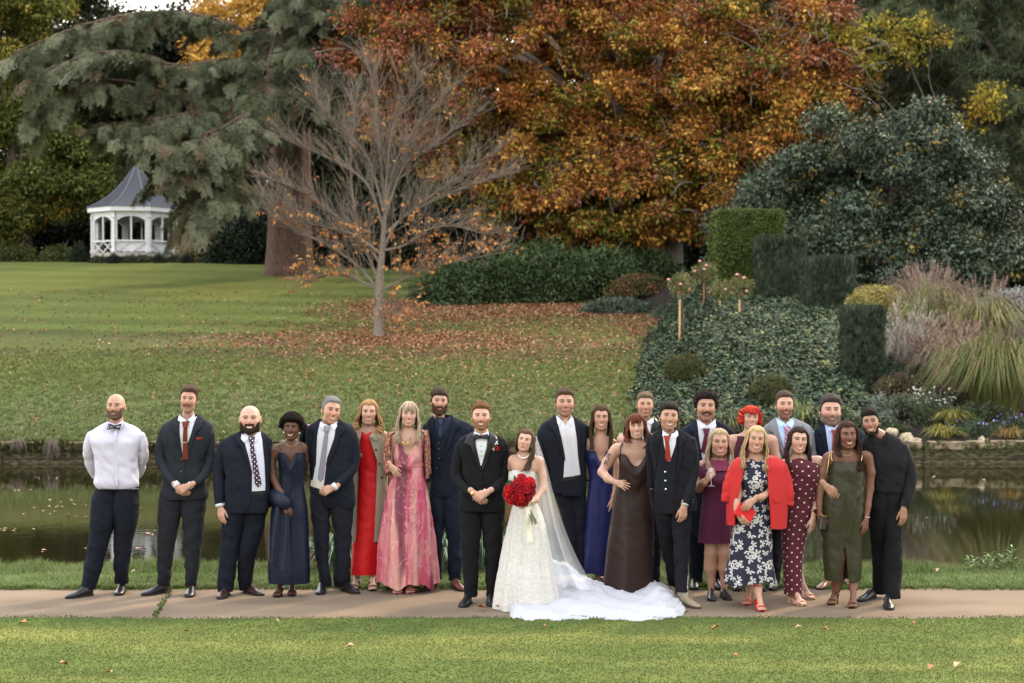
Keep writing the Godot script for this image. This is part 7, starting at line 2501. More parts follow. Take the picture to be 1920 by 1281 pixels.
func guest_pink_maxi()->void:
	var w:=who(3,1162,"woman with fringed blonde hair in pink tie-dyed maxi dress and embroidered jacket",PALE)
	place(w,365)
	set_head(w,368,132,264,5,3,-2,0.94)
	add_head(w,0.88,0.84)
	face(w,lin(0.05,0.06,0.06),lin(0.14,0.09,0.06),lin(0.38,0.10,0.10),0.5,true,0.0024)
	long_hair(w,lin(0.36,0.275,0.19),lin(0.18,0.135,0.095),0.88,0.16,0.16,0.016,0.004,13,0.0,0.75,7,1.15,56)
	bare(w,366,290,[288,316],[446,306],[[[286,318,0,24],[268,400,-0.02,22],[262,480,0.03,18]],[[448,310,-0.02,24],[458,420,-0.08,22],[470,500,-0.14,18]]],0.056,640)
	var dm:=mat("tie_dye",lin(1,1,1),0.62,{"tex": tie_dye_tex(),"scale": Vector3(0.9,0.55,1),"rim": 0.2})
	dress(w,"maxi_dress",dm,[[352,290,442,0.0,0.62],[390,286,446,0.0,0.74],[430,284,446,0.01,0.74],[468,288,446,0.0,0.66],[484,286,448,0,0.66],[540,270,456,0,0.7],[620,250,468,0.0,0.74],[720,234,484,0.01,0.8],[900,208,508,0.02,0.82],[1050,196,522,0.03,0.8],[1125,196,524,0.03,0.8]],func(a: float,t: float,y: float)->float: return 1.0+sstep(0.16,0.5,t)*(0.055*sin(a*9.0+2.0*n3(a*1.5,y*1.2,3.0))+0.03*sin(a*21.0+y*2.0))+0.02*sin(a*34.0)*sstep(0.0,0.05,t)*sstep(0.13,0.09,t),func(a: float)->float: return w.r(64.0*sstep(0.62,0.0,absf(a))+40.0*sstep(1.2,2.4,absf(a))),func(a: float)->float: return w.r(14.0*sin(a*5.0)+8.0*sin(a*11.0+1.0))+0.01,0.74,0.006,96)
	part_strip(w,"waistband",[[286,458],[286,484]],[[446,456],[448,482]],mat("rose_satin",lin(0.42,0.15,0.14),0.5),0.006,0.004,4,14)
	for s in 2: strap(w,"strap",[[[292,372,0.10],[300,345,0.085],[306,312,0.03]],[[438,368,0.10],[430,340,0.085],[424,306,0.03]]][s],0.010,dm)
	# embroidered front panel: raised stitched scrolls
	for k in 11:
		var bb:=Buf.new()
		var P:=[]
		for q in 9:
			var t:=q/8.0
			var a:=t*5.6+k
			var p:=w.p(372+30.0*sin(k*2.3)+20.0*(1.0-0.6*t)*cos(a),556+27.0*k+24.0*(1.0-0.6*t)*sin(a),0.12)
			p.z=w.torso.front(p.x,p.y)+0.012
			P.append(p)
		bb.tube(curve(P,3),radii([0.0016,0.0016,0.0016,0.0016,0.0016,0.0016,0.0016,0.0016,0.001],3),5)
		obj("embroidery",bb.commit(),mat("stitch",lin(0.17,0.035,0.045),0.8),w.node)
	# jacket: two open halves and sleeves
	var jm:=mat("embroidered",lin(1,1,1),0.85,{"tex": embroidery_tex(),"scale": Vector3(7,7,1)})
	var r:=rows(w,[[282,296,440,-0.02,0.7],[296,264,462,-0.02,0.6],[330,252,470,-0.01,0.52],[420,250,472,-0.01,0.58],[520,256,474,-0.01,0.6],[545,262,474,-0.01,0.6]],0.6,2.3)
	var jb:=Buf.new()
	envelop(jb,r,40,null,0.98,TAU-0.86,0.010)
	envelop(jb,r,40,null,0.98,TAU-0.86,0.0)
	obj("jacket",jb.commit(),jm,w.node)
	for q in [[[272,306,0,27],[254,370,0,27],[248,440,0.0,26],[262,520,0.05,24]],[[452,292,-0.02,26],[462,370,-0.03,26],[466,440,-0.04,24],[470,520,-0.06,22]]]:
		var sb:=Buf.new()
		sleeve(w,sb,q)
		wrinkle(sb,0.005,6.0,6.0)
		obj("sleeve",sb.commit(),jm,w.node)
	necklace(w,352,296,350,34,mat("cord",lin(0.03,0.02,0.015),0.8),0.0028,0.07)
	var gold:=mat("gold",lin(0.8,0.55,0.22),0.3,{"metal": 1.0})
	for k in 9:
		var pb:=Buf.new()
		var a:=PI*(k/8.0)
		var p:=w.p(350,344,0.1)
		p.z=0.098
		pb.tube(PackedVector3Array([p+Vector3(cos(a)*0.016,-sin(a)*0.010,0.002),p+Vector3(cos(a)*(0.034+0.006*sin(a)),-sin(a)*0.038,0.002)]),PackedFloat32Array([0.0022,0.0038]),6)
		obj("pendant",pb.commit(),gold,w.node)
	var pk:=mat("pink_leather",lin(0.55,0.10,0.15),0.5)
	sandal(w,318,1168,-5,pk,0.07,0.95,false,true); sandal(w,374,1166,5,pk,0.07,0.95,false,true)
	add_hand(w,w.p(272,478,0.13),Vector3(0.5,-0.8,0.15),Vector3(-0.5,0.1,0.85),true,"relaxed",0.85)
	finish(w)

func guest_dark_shirt()->void:
	var w:=who(3,1148,"dark-haired bearded man in a navy three-piece suit with navy shirt and tie",FAIR)
	place(w,565)
	set_head(w,536,60,197,6,3,-2,0.92)
	add_head(w,0.94,1.0,0.2)
	face(w,lin(0.03,0.04,0.04),lin(0.045,0.03,0.022),lin(0.36,0.14,0.12),0.5,false,0.0034)
	beard(w,lin(0.055,0.033,0.022),0.94,0.009,0.010)
	short_hair(w,lin(0.045,0.030,0.022),0.94,0.026,0.007,0.060,-0.5,0.002,6.0)
	var m:=wool(lin(0.0085,0.011,0.019))
	var al:=[[476,262,-0.04,32],[462,340,-0.10,32],[470,440,-0.14,30],[490,560,-0.14,26]]
	var ar:=[[692,270,0,36],[694,350,-0.01,35],[676,450,0.0,33],[650,560,0.03,28]]
	jacket(w,m,[[202,500,606],[224,472,648],[246,462,700],[290,462,712],[370,472,700],[450,482,668],[530,486,646],[600,482,644],[640,484,642]],[al,ar])
	front_of(w,wool(lin(0.009,0.012,0.022)),m,[[512,216],[504,290],[522,400],[528,440]],[[604,214],[596,280],[560,380],[534,440]],[[[488,222],[486,262],[498,276],[508,360],[526,440]],[[508,212],[504,280],[510,340],[520,400],[532,442]]],[[[602,212],[594,290],[575,350],[555,400],[536,442]],[[634,224],[648,262],[626,280],[596,370],[540,446]]])
	part_strip(w,"shirt",[[514,214],[512,250],[536,320]],[[602,212],[590,256],[548,322]],cotton(lin(0.013,0.016,0.030)),0.009,0.004,10,6)
	collar(w,556,192,226,42,244,cotton(lin(0.013,0.016,0.030)),1.0,0.1)
	tie(w,541,222,541,325,15,13,satin(lin(0.016,0.022,0.045),0.6),0.016)
	buttons(w,"button",[[533,352],[533,384],[535,436],[520,490]],mat("horn",lin(0.10,0.08,0.06),0.4),0.006)
	part_strip(w,"jacket_front_edge",[[534,442],[528,520],[520,600],[500,640]],[[540,442],[535,520],[528,600],[510,640]],m,0.007,0.008,14,2)
	var t:=wool(lin(0.010,0.013,0.022))
	var br:=leather(lin(0.10,0.030,0.018))
	shoe(w,490,1150,-35,br,sole_mat()); shoe(w,628,1152,38,br,sole_mat())
	var fl:=shoe_at(w,504,1146); var fr:=shoe_at(w,618,1146)
	trousers(w,t,[[600,480,575],[680,484,570],[780,490,566],[900,490,552],[1050,496,546],[1095,498,546]],[[600,548,652],[680,554,654],[780,562,656],[900,580,660],[1050,582,656],[1098,584,652]],fl,fr)
	hidden_core(w,al,ar,[565,620])
	finish(w)

# ---------------------------------------------------------------- the couple
func groom()->void:
	var w:=who(4,1152,"groom in a black dinner suit and bow tie with red rose buttonhole",lin(0.42,0.235,0.165))
	place(w,205)
	set_head(w,201,104,240,0,0,-2,0.98)
	add_head(w,1.0,1.08,0.25)
	face(w,lin(0.04,0.06,0.06),lin(0.15,0.075,0.04),lin(0.40,0.17,0.15),0.5,true,0.003)
	beard(w,lin(0.21,0.105,0.06),1.0,0.0025,0.004,-0.036)
	short_hair(w,lin(0.11,0.052,0.026),1.0,0.022,0.004,0.071,0.25,0.0,8.0)
	var m:=wool(lin(0.009,0.009,0.010))
	var al:=[[100,322,0,34],[78,400,0,34],[72,480,0.02,32],[112,545,0.12,26],[160,576,0.18,21]]
	var ar:=[[312,318,0,34],[324,400,0,33],[316,490,0.02,31],[278,540,0.12,25],[238,566,0.18,20]]
	jacket(w,m,[[246,160,240],[264,124,280],[284,92,318],[330,80,332],[400,94,322],[480,100,318],[560,96,318],[630,84,328],[660,86,326]],[al,ar])
	var sat:=satin(lin(0.010,0.010,0.011),0.3)
	front_of(w,cotton(lin(0.48,0.48,0.49)),sat,[[168,246],[174,330],[198,425]],[[238,246],[230,330],[203,428]],[[[128,270],[112,308],[142,318],[168,400],[196,446]],[[166,246],[174,320],[184,370],[194,410],[202,448]]],[[[240,246],[230,330],[222,366],[212,408],[203,448]],[[276,268],[294,306],[264,318],[236,400],[206,450]]])
	collar(w,202,236,264,40,282,cotton(lin(0.48,0.48,0.49)),0.9,0.08)
	bow_tie(w,201,276,36,15,satin(lin(0.008,0.008,0.009),0.45))
	buttons(w,"stud",[[201,325],[202,350],[202,376]],mat("stud",lin(0.01,0.01,0.01),0.2),0.0045,0.009)
	buttons(w,"button",[[198,470],[198,520]],mat("stud",lin(0.01,0.01,0.01),0.2),0.007,0.012)
	part_strip(w,"jacket_front_edge",[[202,450],[204,540],[214,620],[238,662]],[[208,450],[211,540],[222,618],[250,660]],m,0.007,0.008,14,2)
	# buttonhole: a rose,buds and leaves
	var at:=w.p(283,336,0.12)
	at.z=w.torso.front(at.x,at.y)+0.025
	var rose:=rose_buf(0.020,5)
	obj("buttonhole_rose",rose.commit(),mat("rose_red",lin(0.30,0.004,0.010),0.7,{"double": true}),w.node).position=at
	var lf:=Buf.new()
	rng.seed=12
	for k in 9: leaf(lf,at+Vector3(rf(-0.012,0.0),rf(-0.012,0.01),-0.008),Vector3(rf(-1.2,0.4),rf(-0.6,1.3),0.3),Vector3.BACK,rf(0.03,0.055),0.014)
	obj("buttonhole_leaf",lf.commit(),mat("sprig",lin(0.07,0.10,0.04),0.6,{"double": true}),w.node)
	for k in 5:
		var bb:=Buf.new()
		bb.ball(xf(at+[Vector3(-0.004,0.048,0),Vector3(0.006,0.040,0),Vector3(-0.012,0.036,0),Vector3(0.002,0.058,0),Vector3(-0.030,-0.010,0)][k],Vector3.ONE*0.006),7,5)
		obj("buttonhole_bud",bb.commit(),cotton(lin(0.72,0.72,0.66)),w.node)
	cuff(w,[[232,560,0.18,19],[222,570,0.185,19]],white())
	shoe(w,126,1156,-18,black_shoe(),sole_mat()); shoe(w,250,1152,6,black_shoe(),sole_mat())
	var fl:=shoe_at(w,134,1152); var fr:=shoe_at(w,250,1150)
	trousers(w,m,[[630,88,210],[700,88,206],[780,94,200],[870,98,191],[960,105,186],[1050,110,182],[1110,114,178]],[[630,190,326],[700,198,320],[780,206,314],[870,215,306],[960,221,296],[1050,225,286],[1112,230,280]],fl,fr)
	hidden_core(w,al,ar,[205,640])
	add_hand(w,w.p(164,572,0.195),Vector3(0.72,-0.66,0.1),Vector3(-0.2,0.2,1),true,"clasp",1.0)
	add_hand(w,w.p(232,566,0.225),Vector3(-0.84,-0.5,0.05),Vector3(0.1,0.3,1),false,"clasp",1.0)
	ring_at(w,"watch_strap",w.p(158,574,0.185),Vector3(0.8,-0.5,0.2),0.031,0.006,mat("watch_leather",lin(0.03,0.02,0.015),0.6),0.9)
	var fb:=Buf.new()
	fb.ball(xf(w.p(155,573,0.222),Vector3(0.016,0.018,0.006)),12,5)
	obj("watch",fb.commit(),mat("gold",lin(0.8,0.55,0.22),0.3,{"metal": 1.0}),w.node)
	finish(w)

func rose_buf(r: float,seed_at: int)->Buf:      # whorls of curled petals round a bud
	rng.seed=seed_at
	var b:=Buf.new()
	b.ball(xf(Vector3.ZERO,Vector3.ONE*r*0.55),9,6)
	for ringn in 4:
		var n:=3+ringn*2
		for k in n:
			var a:=TAU*k/n+ringn*0.7+rf(-0.2,0.2)
			var tilt:=0.25+0.32*ringn
			var b0:=b.v.size()
			var wdt:=r*(0.55+0.16*ringn)
			for u in 5:
				for v in 5:
					var s:=u/2.0-1.0
					var t:=v/4.0
					var rad:=r*(0.28+0.19*ringn)*(0.5+0.6*t)+(0.14*r*t*t*t if ringn>1 else 0.0)
					var aa:=a+s*wdt/(rad+0.4*r)
					var up:=r*(0.95-0.16*ringn)*t*cos(tilt*0.6)-0.35*r-0.12*r*s*s*t
					b.vert(Vector3(cos(aa)*rad,sin(aa)*rad,up+r*0.15))
			b.stitch(b0,5,5)
	return b

func bride()->void:
	var w:=who(4,1163,"bride in a strapless ivory lace gown with long train and veil",lin(0.45,0.265,0.19))
	place(w,430)
	set_head(w,432,240,356,-12,11,-4,0.97)
	add_head(w,0.86,0.80)
	face(w,lin(0.03,0.025,0.02),lin(0.07,0.04,0.026),lin(0.42,0.10,0.10),0.55,false,0.0028,0.0022)
	long_hair(w,lin(0.10,0.062,0.038),lin(0.055,0.032,0.020),0.86,0.03,0.20,0.015,0.020,0,-0.01,0.85,11,1.05,44)
	var al:=[[366,400,-0.02,22],[356,440,-0.10,20],[352,484,-0.20,17],[346,452,-0.22,14],[336,440,-0.23,12]]
	var ar:=[[504,406,-0.02,23],[520,480,-0.02,21],[522,552,0.02,18],[486,606,0.12,15],[448,622,0.20,12]]
	bare(w,424,378,[372,396],[498,402],[al,ar],0.05,600)
	var lm:=mat("lace",lin(1,1,1),0.8,{"tex": lace_tex(),"scale": Vector3(2.2,2.2,1),"rim": 0.2})
	dress(w,"gown",lm,[[456,345,482,0.0,0.72],[490,343,484,0.01,0.78],[540,350,482,0.0,0.72],[590,362,484,0,0.74],[620,366,494,0.0,0.78],[680,352,520,0.0,0.9],[780,330,545,0.02,0.98],[920,304,570,0.05,1.0],[1050,280,592,0.08,0.98],[1150,266,612,0.09,0.96],[1166,264,616,0.09,0.96]],func(a: float,t: float,y: float)->float: return 1.0+sstep(0.22,0.6,t)*(0.05*sin(a*8.0+1.6*n3(a,y*0.8,1.0))+0.02*sin(a*17.0)),func(a: float)->float: return w.r(-10.0*sstep(0.5,0.2,absf(absf(a)-0.5))+20.0*sstep(1.6,2.8,absf(a))),null,0.8,0.004,110)
	# train: gathered cloth swept along the path
	var tm:=mat("tulle_train",lin(0.35,0.35,0.37),0.9)
	var front:=[[955,1150],[966,1166],[1040,1169],[1120,1166],[1200,1170],[1262,1164],[1288,1148]]
	var back:=[[975,1112],[1010,1096],[1062,1088],[1100,1104],[1150,1117],[1206,1116],[1256,1112]]
	var fp:=[]; var bp:=[]
	for k in front.size():
		var df:=depth_of(front[k][1]); var db:=depth_of(back[k][1])
		fp.append(Vector3((front[k][0]-960.0)*df/FPX-w.x0,0.012,w.d-df)); bp.append(Vector3((back[k][0]-960.0)*db/FPX-w.x0,0.012,w.d-db))
	var fc:=curve(fp,12); var bc:=curve(bp,12)
	var tb:=Buf.new()
	for k in fc.size():
		var t:=float(k)/(fc.size()-1)
		for s in 33:
			var f:=s/32.0
			var p:=fc[k].lerp(bc[k],f)
			var rim:=sstep(0.0,0.10,f)*sstep(1.0,0.9,f)*sstep(1.0,0.95,t)
			var h:=0.03+0.34*pow(1.0-t,2.2)*sstep(0.05,0.75,f)+0.07*(0.5-1.6*absf(n3(t*2.2+f*0.8,f*3.6+t*1.5,3.0)))+0.035*(0.4-1.5*absf(n3(t*4.5,f*8.0+t*2.0,6.0)))+0.07*exp(-pow((t-0.86)/0.08,2.0))*sstep(0.2,0.6,f)
			p.y+=maxf(h*rim,0.0)+0.012*sin(t*60.0)*(1.0-rim)
			tb.vert(p)
	tb.stitch(0,fc.size(),33,false,false)
	obj("train",tb.commit(),tm,w.node)
	# veil: two sheer layers falling from the back of her head over the train
	for layer in 2:
		var vb:=Buf.new()
		var le:=[[474,268,-0.05],[480,420,-0.15],[476,640,-0.20],[470,860,-0.30],[480,1060,-0.38]]
		var ri: Array=[[[490,272,-0.06],[540,420,-0.10],[598,640,-0.10],[690,880,-0.12],[800,1080,-0.10]],[[488,280,-0.08],[528,440,-0.14],[572,660,-0.16],[640,900,-0.2],[720,1090,-0.2]]][layer]
		var L:=[]; var R:=[]
		for k in 5:
			L.append(w.p(le[k][0],le[k][1],le[k][2]-0.04*layer)); R.append(w.p(ri[k][0],ri[k][1],ri[k][2]))
		var lc:=curve(L,8); var rc:=curve(R,8)
		for k in lc.size():
			var t:=float(k)/(lc.size()-1)
			for s in 25:
				var f:=s/24.0
				var p:=lc[k].lerp(rc[k],f)
				p.z+=(0.015+0.05*t)*sin(f*19.0+layer*2.0+0.8*sin(t*3.0))
				p.y=maxf(p.y,0.05)
				vb.vert(p)
		vb.stitch(0,lc.size(),25,false,true)
		var vm:=mat("veil_%d" % layer,lin(0.85,0.86,0.88),0.9,{"double": true})
		vm.transparency=BaseMaterial3D.TRANSPARENCY_ALPHA
		vm.albedo_color.a=[0.30,0.34][layer]
		obj("veil",vb.commit(),vm,w.node)
	# sheer edge of the veil lying over the train's end
	var pearl:=mat("pearl",lin(0.7,0.66,0.6),0.3)
	for k in 15:
		var pb:=Buf.new()
		var a:=PI*(k/14.0)
		var p:=w.p(423-26.0*cos(a),372+17.0*sin(a),0.1)
		p.z=0.030+0.045*sin(a)
		pb.ball(xf(p,Vector3.ONE*0.0065),7,5)
		obj("necklace_pearl",pb.commit(),pearl,w.node)
	earrings(w,pearl,0.008)
	add_hand(w,w.p(338,440,-0.235),Vector3(-0.93,-0.22,0.15),Vector3(0.1,0.35,1),true,"flat",0.85)
	add_hand(w,w.p(450,620,0.205),Vector3(-0.75,-0.25,0.45),Vector3(0.5,0.3,0.85),false,"grip",0.85)
	ring_at(w,"bracelet",w.p(462,616,0.18),Vector3(-0.8,-0.3,0.5),0.027,0.002,mat("silver",lin(0.7,0.7,0.68),0.25,{"metal": 1.0}))
	finish(w)
	# bouquet
	var centre:=w.p(403,556,0.30)+w.node.position
	var bq:=thing("bouquet","bouquet of crimson roses tied with ivory ribbon, held by the bride","bouquet",centre)
	var hand:=w.p(436,626,0.27)+w.node.position-centre
	rng.seed=14
	var variants:=[rose_buf(0.040,51).commit(),rose_buf(0.043,52).commit(),rose_buf(0.037,53).commit()]
	var reds:=[mat("rose_red",lin(0.30,0.004,0.010),0.7,{"double": true}),mat("rose_bright",lin(0.42,0.006,0.012),0.7,{"double": true}),mat("rose_deep",lin(0.22,0.003,0.010),0.7,{"double": true})]
	var spots:=[[0,0],[30,-44],[-30,-22],[34,-10],[-58,-4],[62,8],[-34,30],[4,38],[44,36],[-14,-38],[-62,24],[66,-22],[10,-66],[-48,52],[24,64],[-10,62],[56,-46]]
	for k in spots.size():
		var du: float=spots[k][0]; var dv: float=spots[k][1]
		var rr:=sqrt(du*du+dv*dv)/80.0
		var o:=obj("rose",variants[k % 3],reds[k % 3],bq)
		var p:=Vector3(w.r(du),-w.r(dv),0.085*sqrt(maxf(1.0-rr*rr,0.0))-0.02)
		var dir:=(p+Vector3(0,0,0.09)).normalized()
		o.transform=Transform3D(Basis.looking_at(-dir,Vector3.UP)*Basis(Vector3.BACK,rf(0,TAU)),p)
	var core:=Buf.new()
	core.ball(xf(Vector3(0,0,-0.03),Vector3(0.10,0.10,0.07)),12,8)
	obj("greenery",core.commit(),mat("rose_leaf_dark",lin(0.016,0.024,0.010),0.8),bq)
	for k in 14:
		var lb:=Buf.new()
		var a:=rf(0,TAU)
		leaf(lb,Vector3(cos(a)*0.07,sin(a)*0.07,-0.03),Vector3(cos(a),sin(a),0.1),Vector3.BACK,0.07,0.035)
		obj("leaf",lb.commit(),mat("rose_leaf",lin(0.045,0.075,0.025),0.5,{"double": true}),bq)
	for k in 12:
		var sb:=Buf.new()
		var top:=Vector3(rf(-0.04,0.05),rf(-0.09,-0.03),rf(-0.03,0.03))
		var end:=hand+(hand-Vector3(0,0,-0.02)).normalized()*rf(0.14,0.20)+Vector3(rf(-0.03,0.03),rf(-0.012,0.012),rf(0.03,0.10))
		sb.tube(PackedVector3Array([top,hand+Vector3(rf(-0.012,0.012),rf(-0.012,0.012),rf(-0.012,0.012)),end]),PackedFloat32Array([0.004,0.004,0.004]),6)
		obj("stem",sb.commit(),mat("rose_stem",lin(0.09,0.12,0.045),0.6),bq)
	var ivory:=satin(lin(0.62,0.56,0.44),0.45)
	var wb:=Buf.new()
	wb.tube(PackedVector3Array([hand*0.80,hand*1.10]),PackedFloat32Array([0.024,0.022]),12)
	obj("ribbon_wrap",wb.commit(),ivory,bq)
	for k in 2:
		var rb:=Buf.new()
		for q in 15:
			var t:=q/14.0
			for s in 4:
				var f:=s/3.0-0.5
				rb.vert(hand+Vector3(0.008+0.014*k+0.022*t+f*(0.034+0.012*t)+0.006*sin(t*8.0+k),-0.02-(0.30-0.10*k)*t+0.012*f,0.045+0.012*sin(t*7.0+k*2.0+f*2.0)-0.02*k),Vector2(f,t))
		rb.stitch(0,15,4,false,true)
		obj("ribbon_tail",rb.commit(),ivory,bq)

# ---------------------------------------------------------------- right of the couple
func guest_open_collar()->void:
	var w:=who(5,1134,"tall stubbled man in a black suit and open-necked white shirt behind the veil",FAIR)
	place(w,185)
	set_head(w,173,62,206,2,0,-2,0.98)
	add_head(w,1.0,1.1,0.45)
	face(w,lin(0.04,0.05,0.05),lin(0.09,0.06,0.04),lin(0.38,0.17,0.14),0.2,false,0.003)
	short_hair(w,lin(0.060,0.040,0.027),1.0,0.022,0.004,0.071,0.2,0.0,9.0)
	var m:=wool(lin(0.010,0.011,0.016))
	var al:=[[58,288,0,36],[44,370,0,36],[56,460,0.0,34],[92,560,0.03,28]]
	var ar:=[[272,270,-0.02,34],[284,350,-0.06,32],[286,450,-0.10,30],[286,560,-0.1,26]]
	jacket(w,m,[[200,128,218],[222,88,250],[246,48,282],[290,32,294],[370,54,290],[450,74,288],[540,86,290],[620,92,290]],[al,ar])
	var shirt:=cotton(lin(0.47,0.455,0.475))
	front_of(w,shirt,m,[[122,200],[150,310],[172,420],[164,545]],[[220,215],[238,330],[244,420],[258,528]],[[[86,228],[84,264],[110,282],[140,370],[168,440]],[[120,196],[136,270],[154,330],[168,400],[176,450]]],[[[222,215],[236,300],[242,360],[246,420],[254,480]],[[250,230],[264,290],[258,360],[258,430],[262,490]]])
	collar(w,172,194,232,44,262,shirt,1.15,0.42)
	part_strip(w,"neck_opening",[[158,214],[172,250]],[[192,214],[178,252]],w.skin,0.010,0.004,6,4)
	part_strip(w,"placket",[[176,256],[196,400],[208,535]],[[186,256],[207,400],[219,533]],shirt,0.009,0.004,20,3)
	part_strip(w,"belt",[[160,540],[160,560]],[[262,525],[262,545]],leather(lin(0.01,0.01,0.01)),0.009,0.008,3,8)
	part_strip(w,"waistband",[[156,556],[160,640]],[[264,542],[270,640]],m,0.006,0.006,6,6)
	shoe(w,230,1136,0,black_shoe(),sole_mat()); shoe(w,270,1130,10,black_shoe(),sole_mat())
	var fl:=shoe_at(w,228,1132); var fr:=shoe_at(w,268,1130)
	trousers(w,m,[[590,100,218],[700,140,226],[860,180,246],[1000,205,256],[1112,212,258]],[[590,180,288],[700,205,290],[860,222,290],[1000,236,290],[1112,246,290]],fl,fr)
	hidden_core(w,al,ar,[190,600])
	finish(w)

func guest_blue_gown()->void:
	var w:=who(5,1134,"brunette woman with long straight hair in a royal navy satin gown with deep neckline",FAIR)
	place(w,360)
	set_head(w,370,150,284,0,1,-2,0.92)
	add_head(w,0.86,0.82)
	face(w,lin(0.03,0.02,0.015),lin(0.035,0.022,0.016),lin(0.42,0.12,0.12),0.5,true,0.003)
	long_hair(w,lin(0.060,0.036,0.022),lin(0.030,0.018,0.012),0.86,0.18,0.18,0.013,0.003,0,0.0,0.8,15,1.0,50)
	var ar:=[[430,372,-0.02,24],[446,470,-0.02,22],[446,570,0.0,19],[434,650,0.05,14]]
	bare(w,366,322,[302,350],[436,350],[[[300,356,-0.02,23],[292,440,-0.05,21],[292,540,-0.08,18]],ar],0.062,640)
	dress(w,"gown",satin(lin(0.010,0.012,0.060)),[[392,290,440,0.0,0.72],[430,288,440,0.01,0.80],[480,298,436,0.0,0.74],[530,306,434,0.0,0.7],[600,298,440,0,0.7],[700,288,444,0.01,0.7],[850,280,440,0.02,0.72],[1000,276,430,0.03,0.74],[1066,274,424,0.03,0.74]],func(a: float,t: float,y: float)->float: return 1.0+0.03*sstep(0.3,1.0,t)*sin(a*7.0+0.5),func(a: float)->float: return w.r(60.0*sstep(0.42,0.0,absf(a))+30.0*sstep(1.2,2.4,absf(a))),func(a: float)->float: return w.r(-8.0*sin(a*2.0)))
	for s in 2: strap(w,"strap",[[[304,404,0.11],[312,372,0.09],[318,344,0.03]],[[426,404,0.11],[420,372,0.09],[414,342,0.03]]][s],0.011,satin(lin(0.010,0.012,0.060)))
	add_hand(w,w.p(432,660,0.06),Vector3(-0.12,-1,0.1),Vector3(0.85,0,0.5),false,"relaxed",0.86)
	var pk:=mat("blush_satin",lin(0.42,0.27,0.24),0.4)
	sandal(w,358,1132,-22,pk,0.07,0.95,false,false,false,true); sandal(w,410,1130,10,pk,0.07,0.95,false,false,false,true)
	finish(w)

func guest_brown_satin()->void:
	var w:=who(5,1192,"auburn-haired tattooed woman in a chocolate brown satin cowl dress",PALE)
	place(w,530)
	set_head(w,564,200,332,-4,-4,-3,0.95)
	add_head(w,0.87,0.82)
	face(w,lin(0.03,0.03,0.02),lin(0.07,0.035,0.025),lin(0.45,0.15,0.14),0.15,true,0.003)
	long_hair(w,lin(0.115,0.036,0.020),lin(0.065,0.022,0.014),0.87,0.03,0.10,0.018,0.020,12,0.0,0.35,18,1.1,46)
	var al:=[[448,392,-0.02,31],[404,460,-0.04,28],[376,512,0.0,24],[408,548,0.09,21],[446,566,0.15,15]]
	var ar:=[[638,384,-0.02,28],[654,450,-0.06,25],[662,540,-0.12,21]]
	bare(w,556,352,[462,376],[636,372],[al,ar],0.064,680)
	var m:=satin(lin(0.021,0.011,0.009),0.40)
	dress(w,"cowl_dress",m,[[410,468,646,0.0,0.66],[450,468,646,0.02,0.74],[510,468,644,0.02,0.74],[570,460,638,0.01,0.7],[620,446,646,0.01,0.7],[690,432,656,0.01,0.72],[780,420,660,0.01,0.74],[900,402,660,0.02,0.74],[1050,386,656,0.03,0.74],[1140,380,652,0.04,0.74]],func(a: float,t: float,y: float)->float: return 1.0+0.028*sstep(0.3,1.0,t)*sin(a*6.0+2.0)+0.02*sin(y*52.0-5.0*a*a)*sstep(0.0,0.05,t)*sstep(0.22,0.10,t)*sstep(1.0,0.4,absf(a)),func(a: float)->float: return w.r(64.0*sstep(0.75,0.0,absf(a))+20.0*sstep(1.4,2.6,absf(a))),func(a: float)->float: return w.r(-14.0*cos(a)))
	for s in 2: strap(w,"strap",[[[478,420,0.10],[476,385,0.085],[484,356,0.02],[492,352,-0.05]],[[632,420,0.10],[630,390,0.085],[622,362,0.02],[616,356,-0.05]]][s],0.011,m)
	# tattoos: ink lines on the arm,chest and feet
	var ink:=mat("ink",lin(0.05,0.045,0.05),0.7)
	rng.seed=4
	for k in 9:
		var tb:=Buf.new()
		var P:=[]
		for q in 7:
			var t:=q/6.0
			var a:=t*5.0+k
			var p:=w.p(414+9.0*cos(a)+rf(-4,4)-0.35*(k*7.5),408+k*7.6+7.0*sin(a),0.05)
			p.z=0.052+0.004*cos(a)
			P.append(p)
		tb.tube(curve(P,3),radii([0.004,0.004,0.004,0.004,0.004,0.004,0.003],3),5,true,0.5,Vector3.BACK)
		obj("tattoo",tb.commit(),ink,w.node)
	necklace(w,556,360,380,46,mat("gold",lin(0.8,0.55,0.22),0.3,{"metal": 1.0}),0.0015,0.062)
	add_hand(w,w.p(448,566,0.16),Vector3(0.92,-0.36,0.06),Vector3(0.05,0.4,0.95),true,"spread",0.88)
	var tan:=mat("tan_leather",lin(0.22,0.10,0.06),0.5)
	sandal(w,446,1196,-6,tan,0.07,0.95,false,true); sandal(w,545,1192,8,tan,0.07,0.95,false,true)
	finish(w)

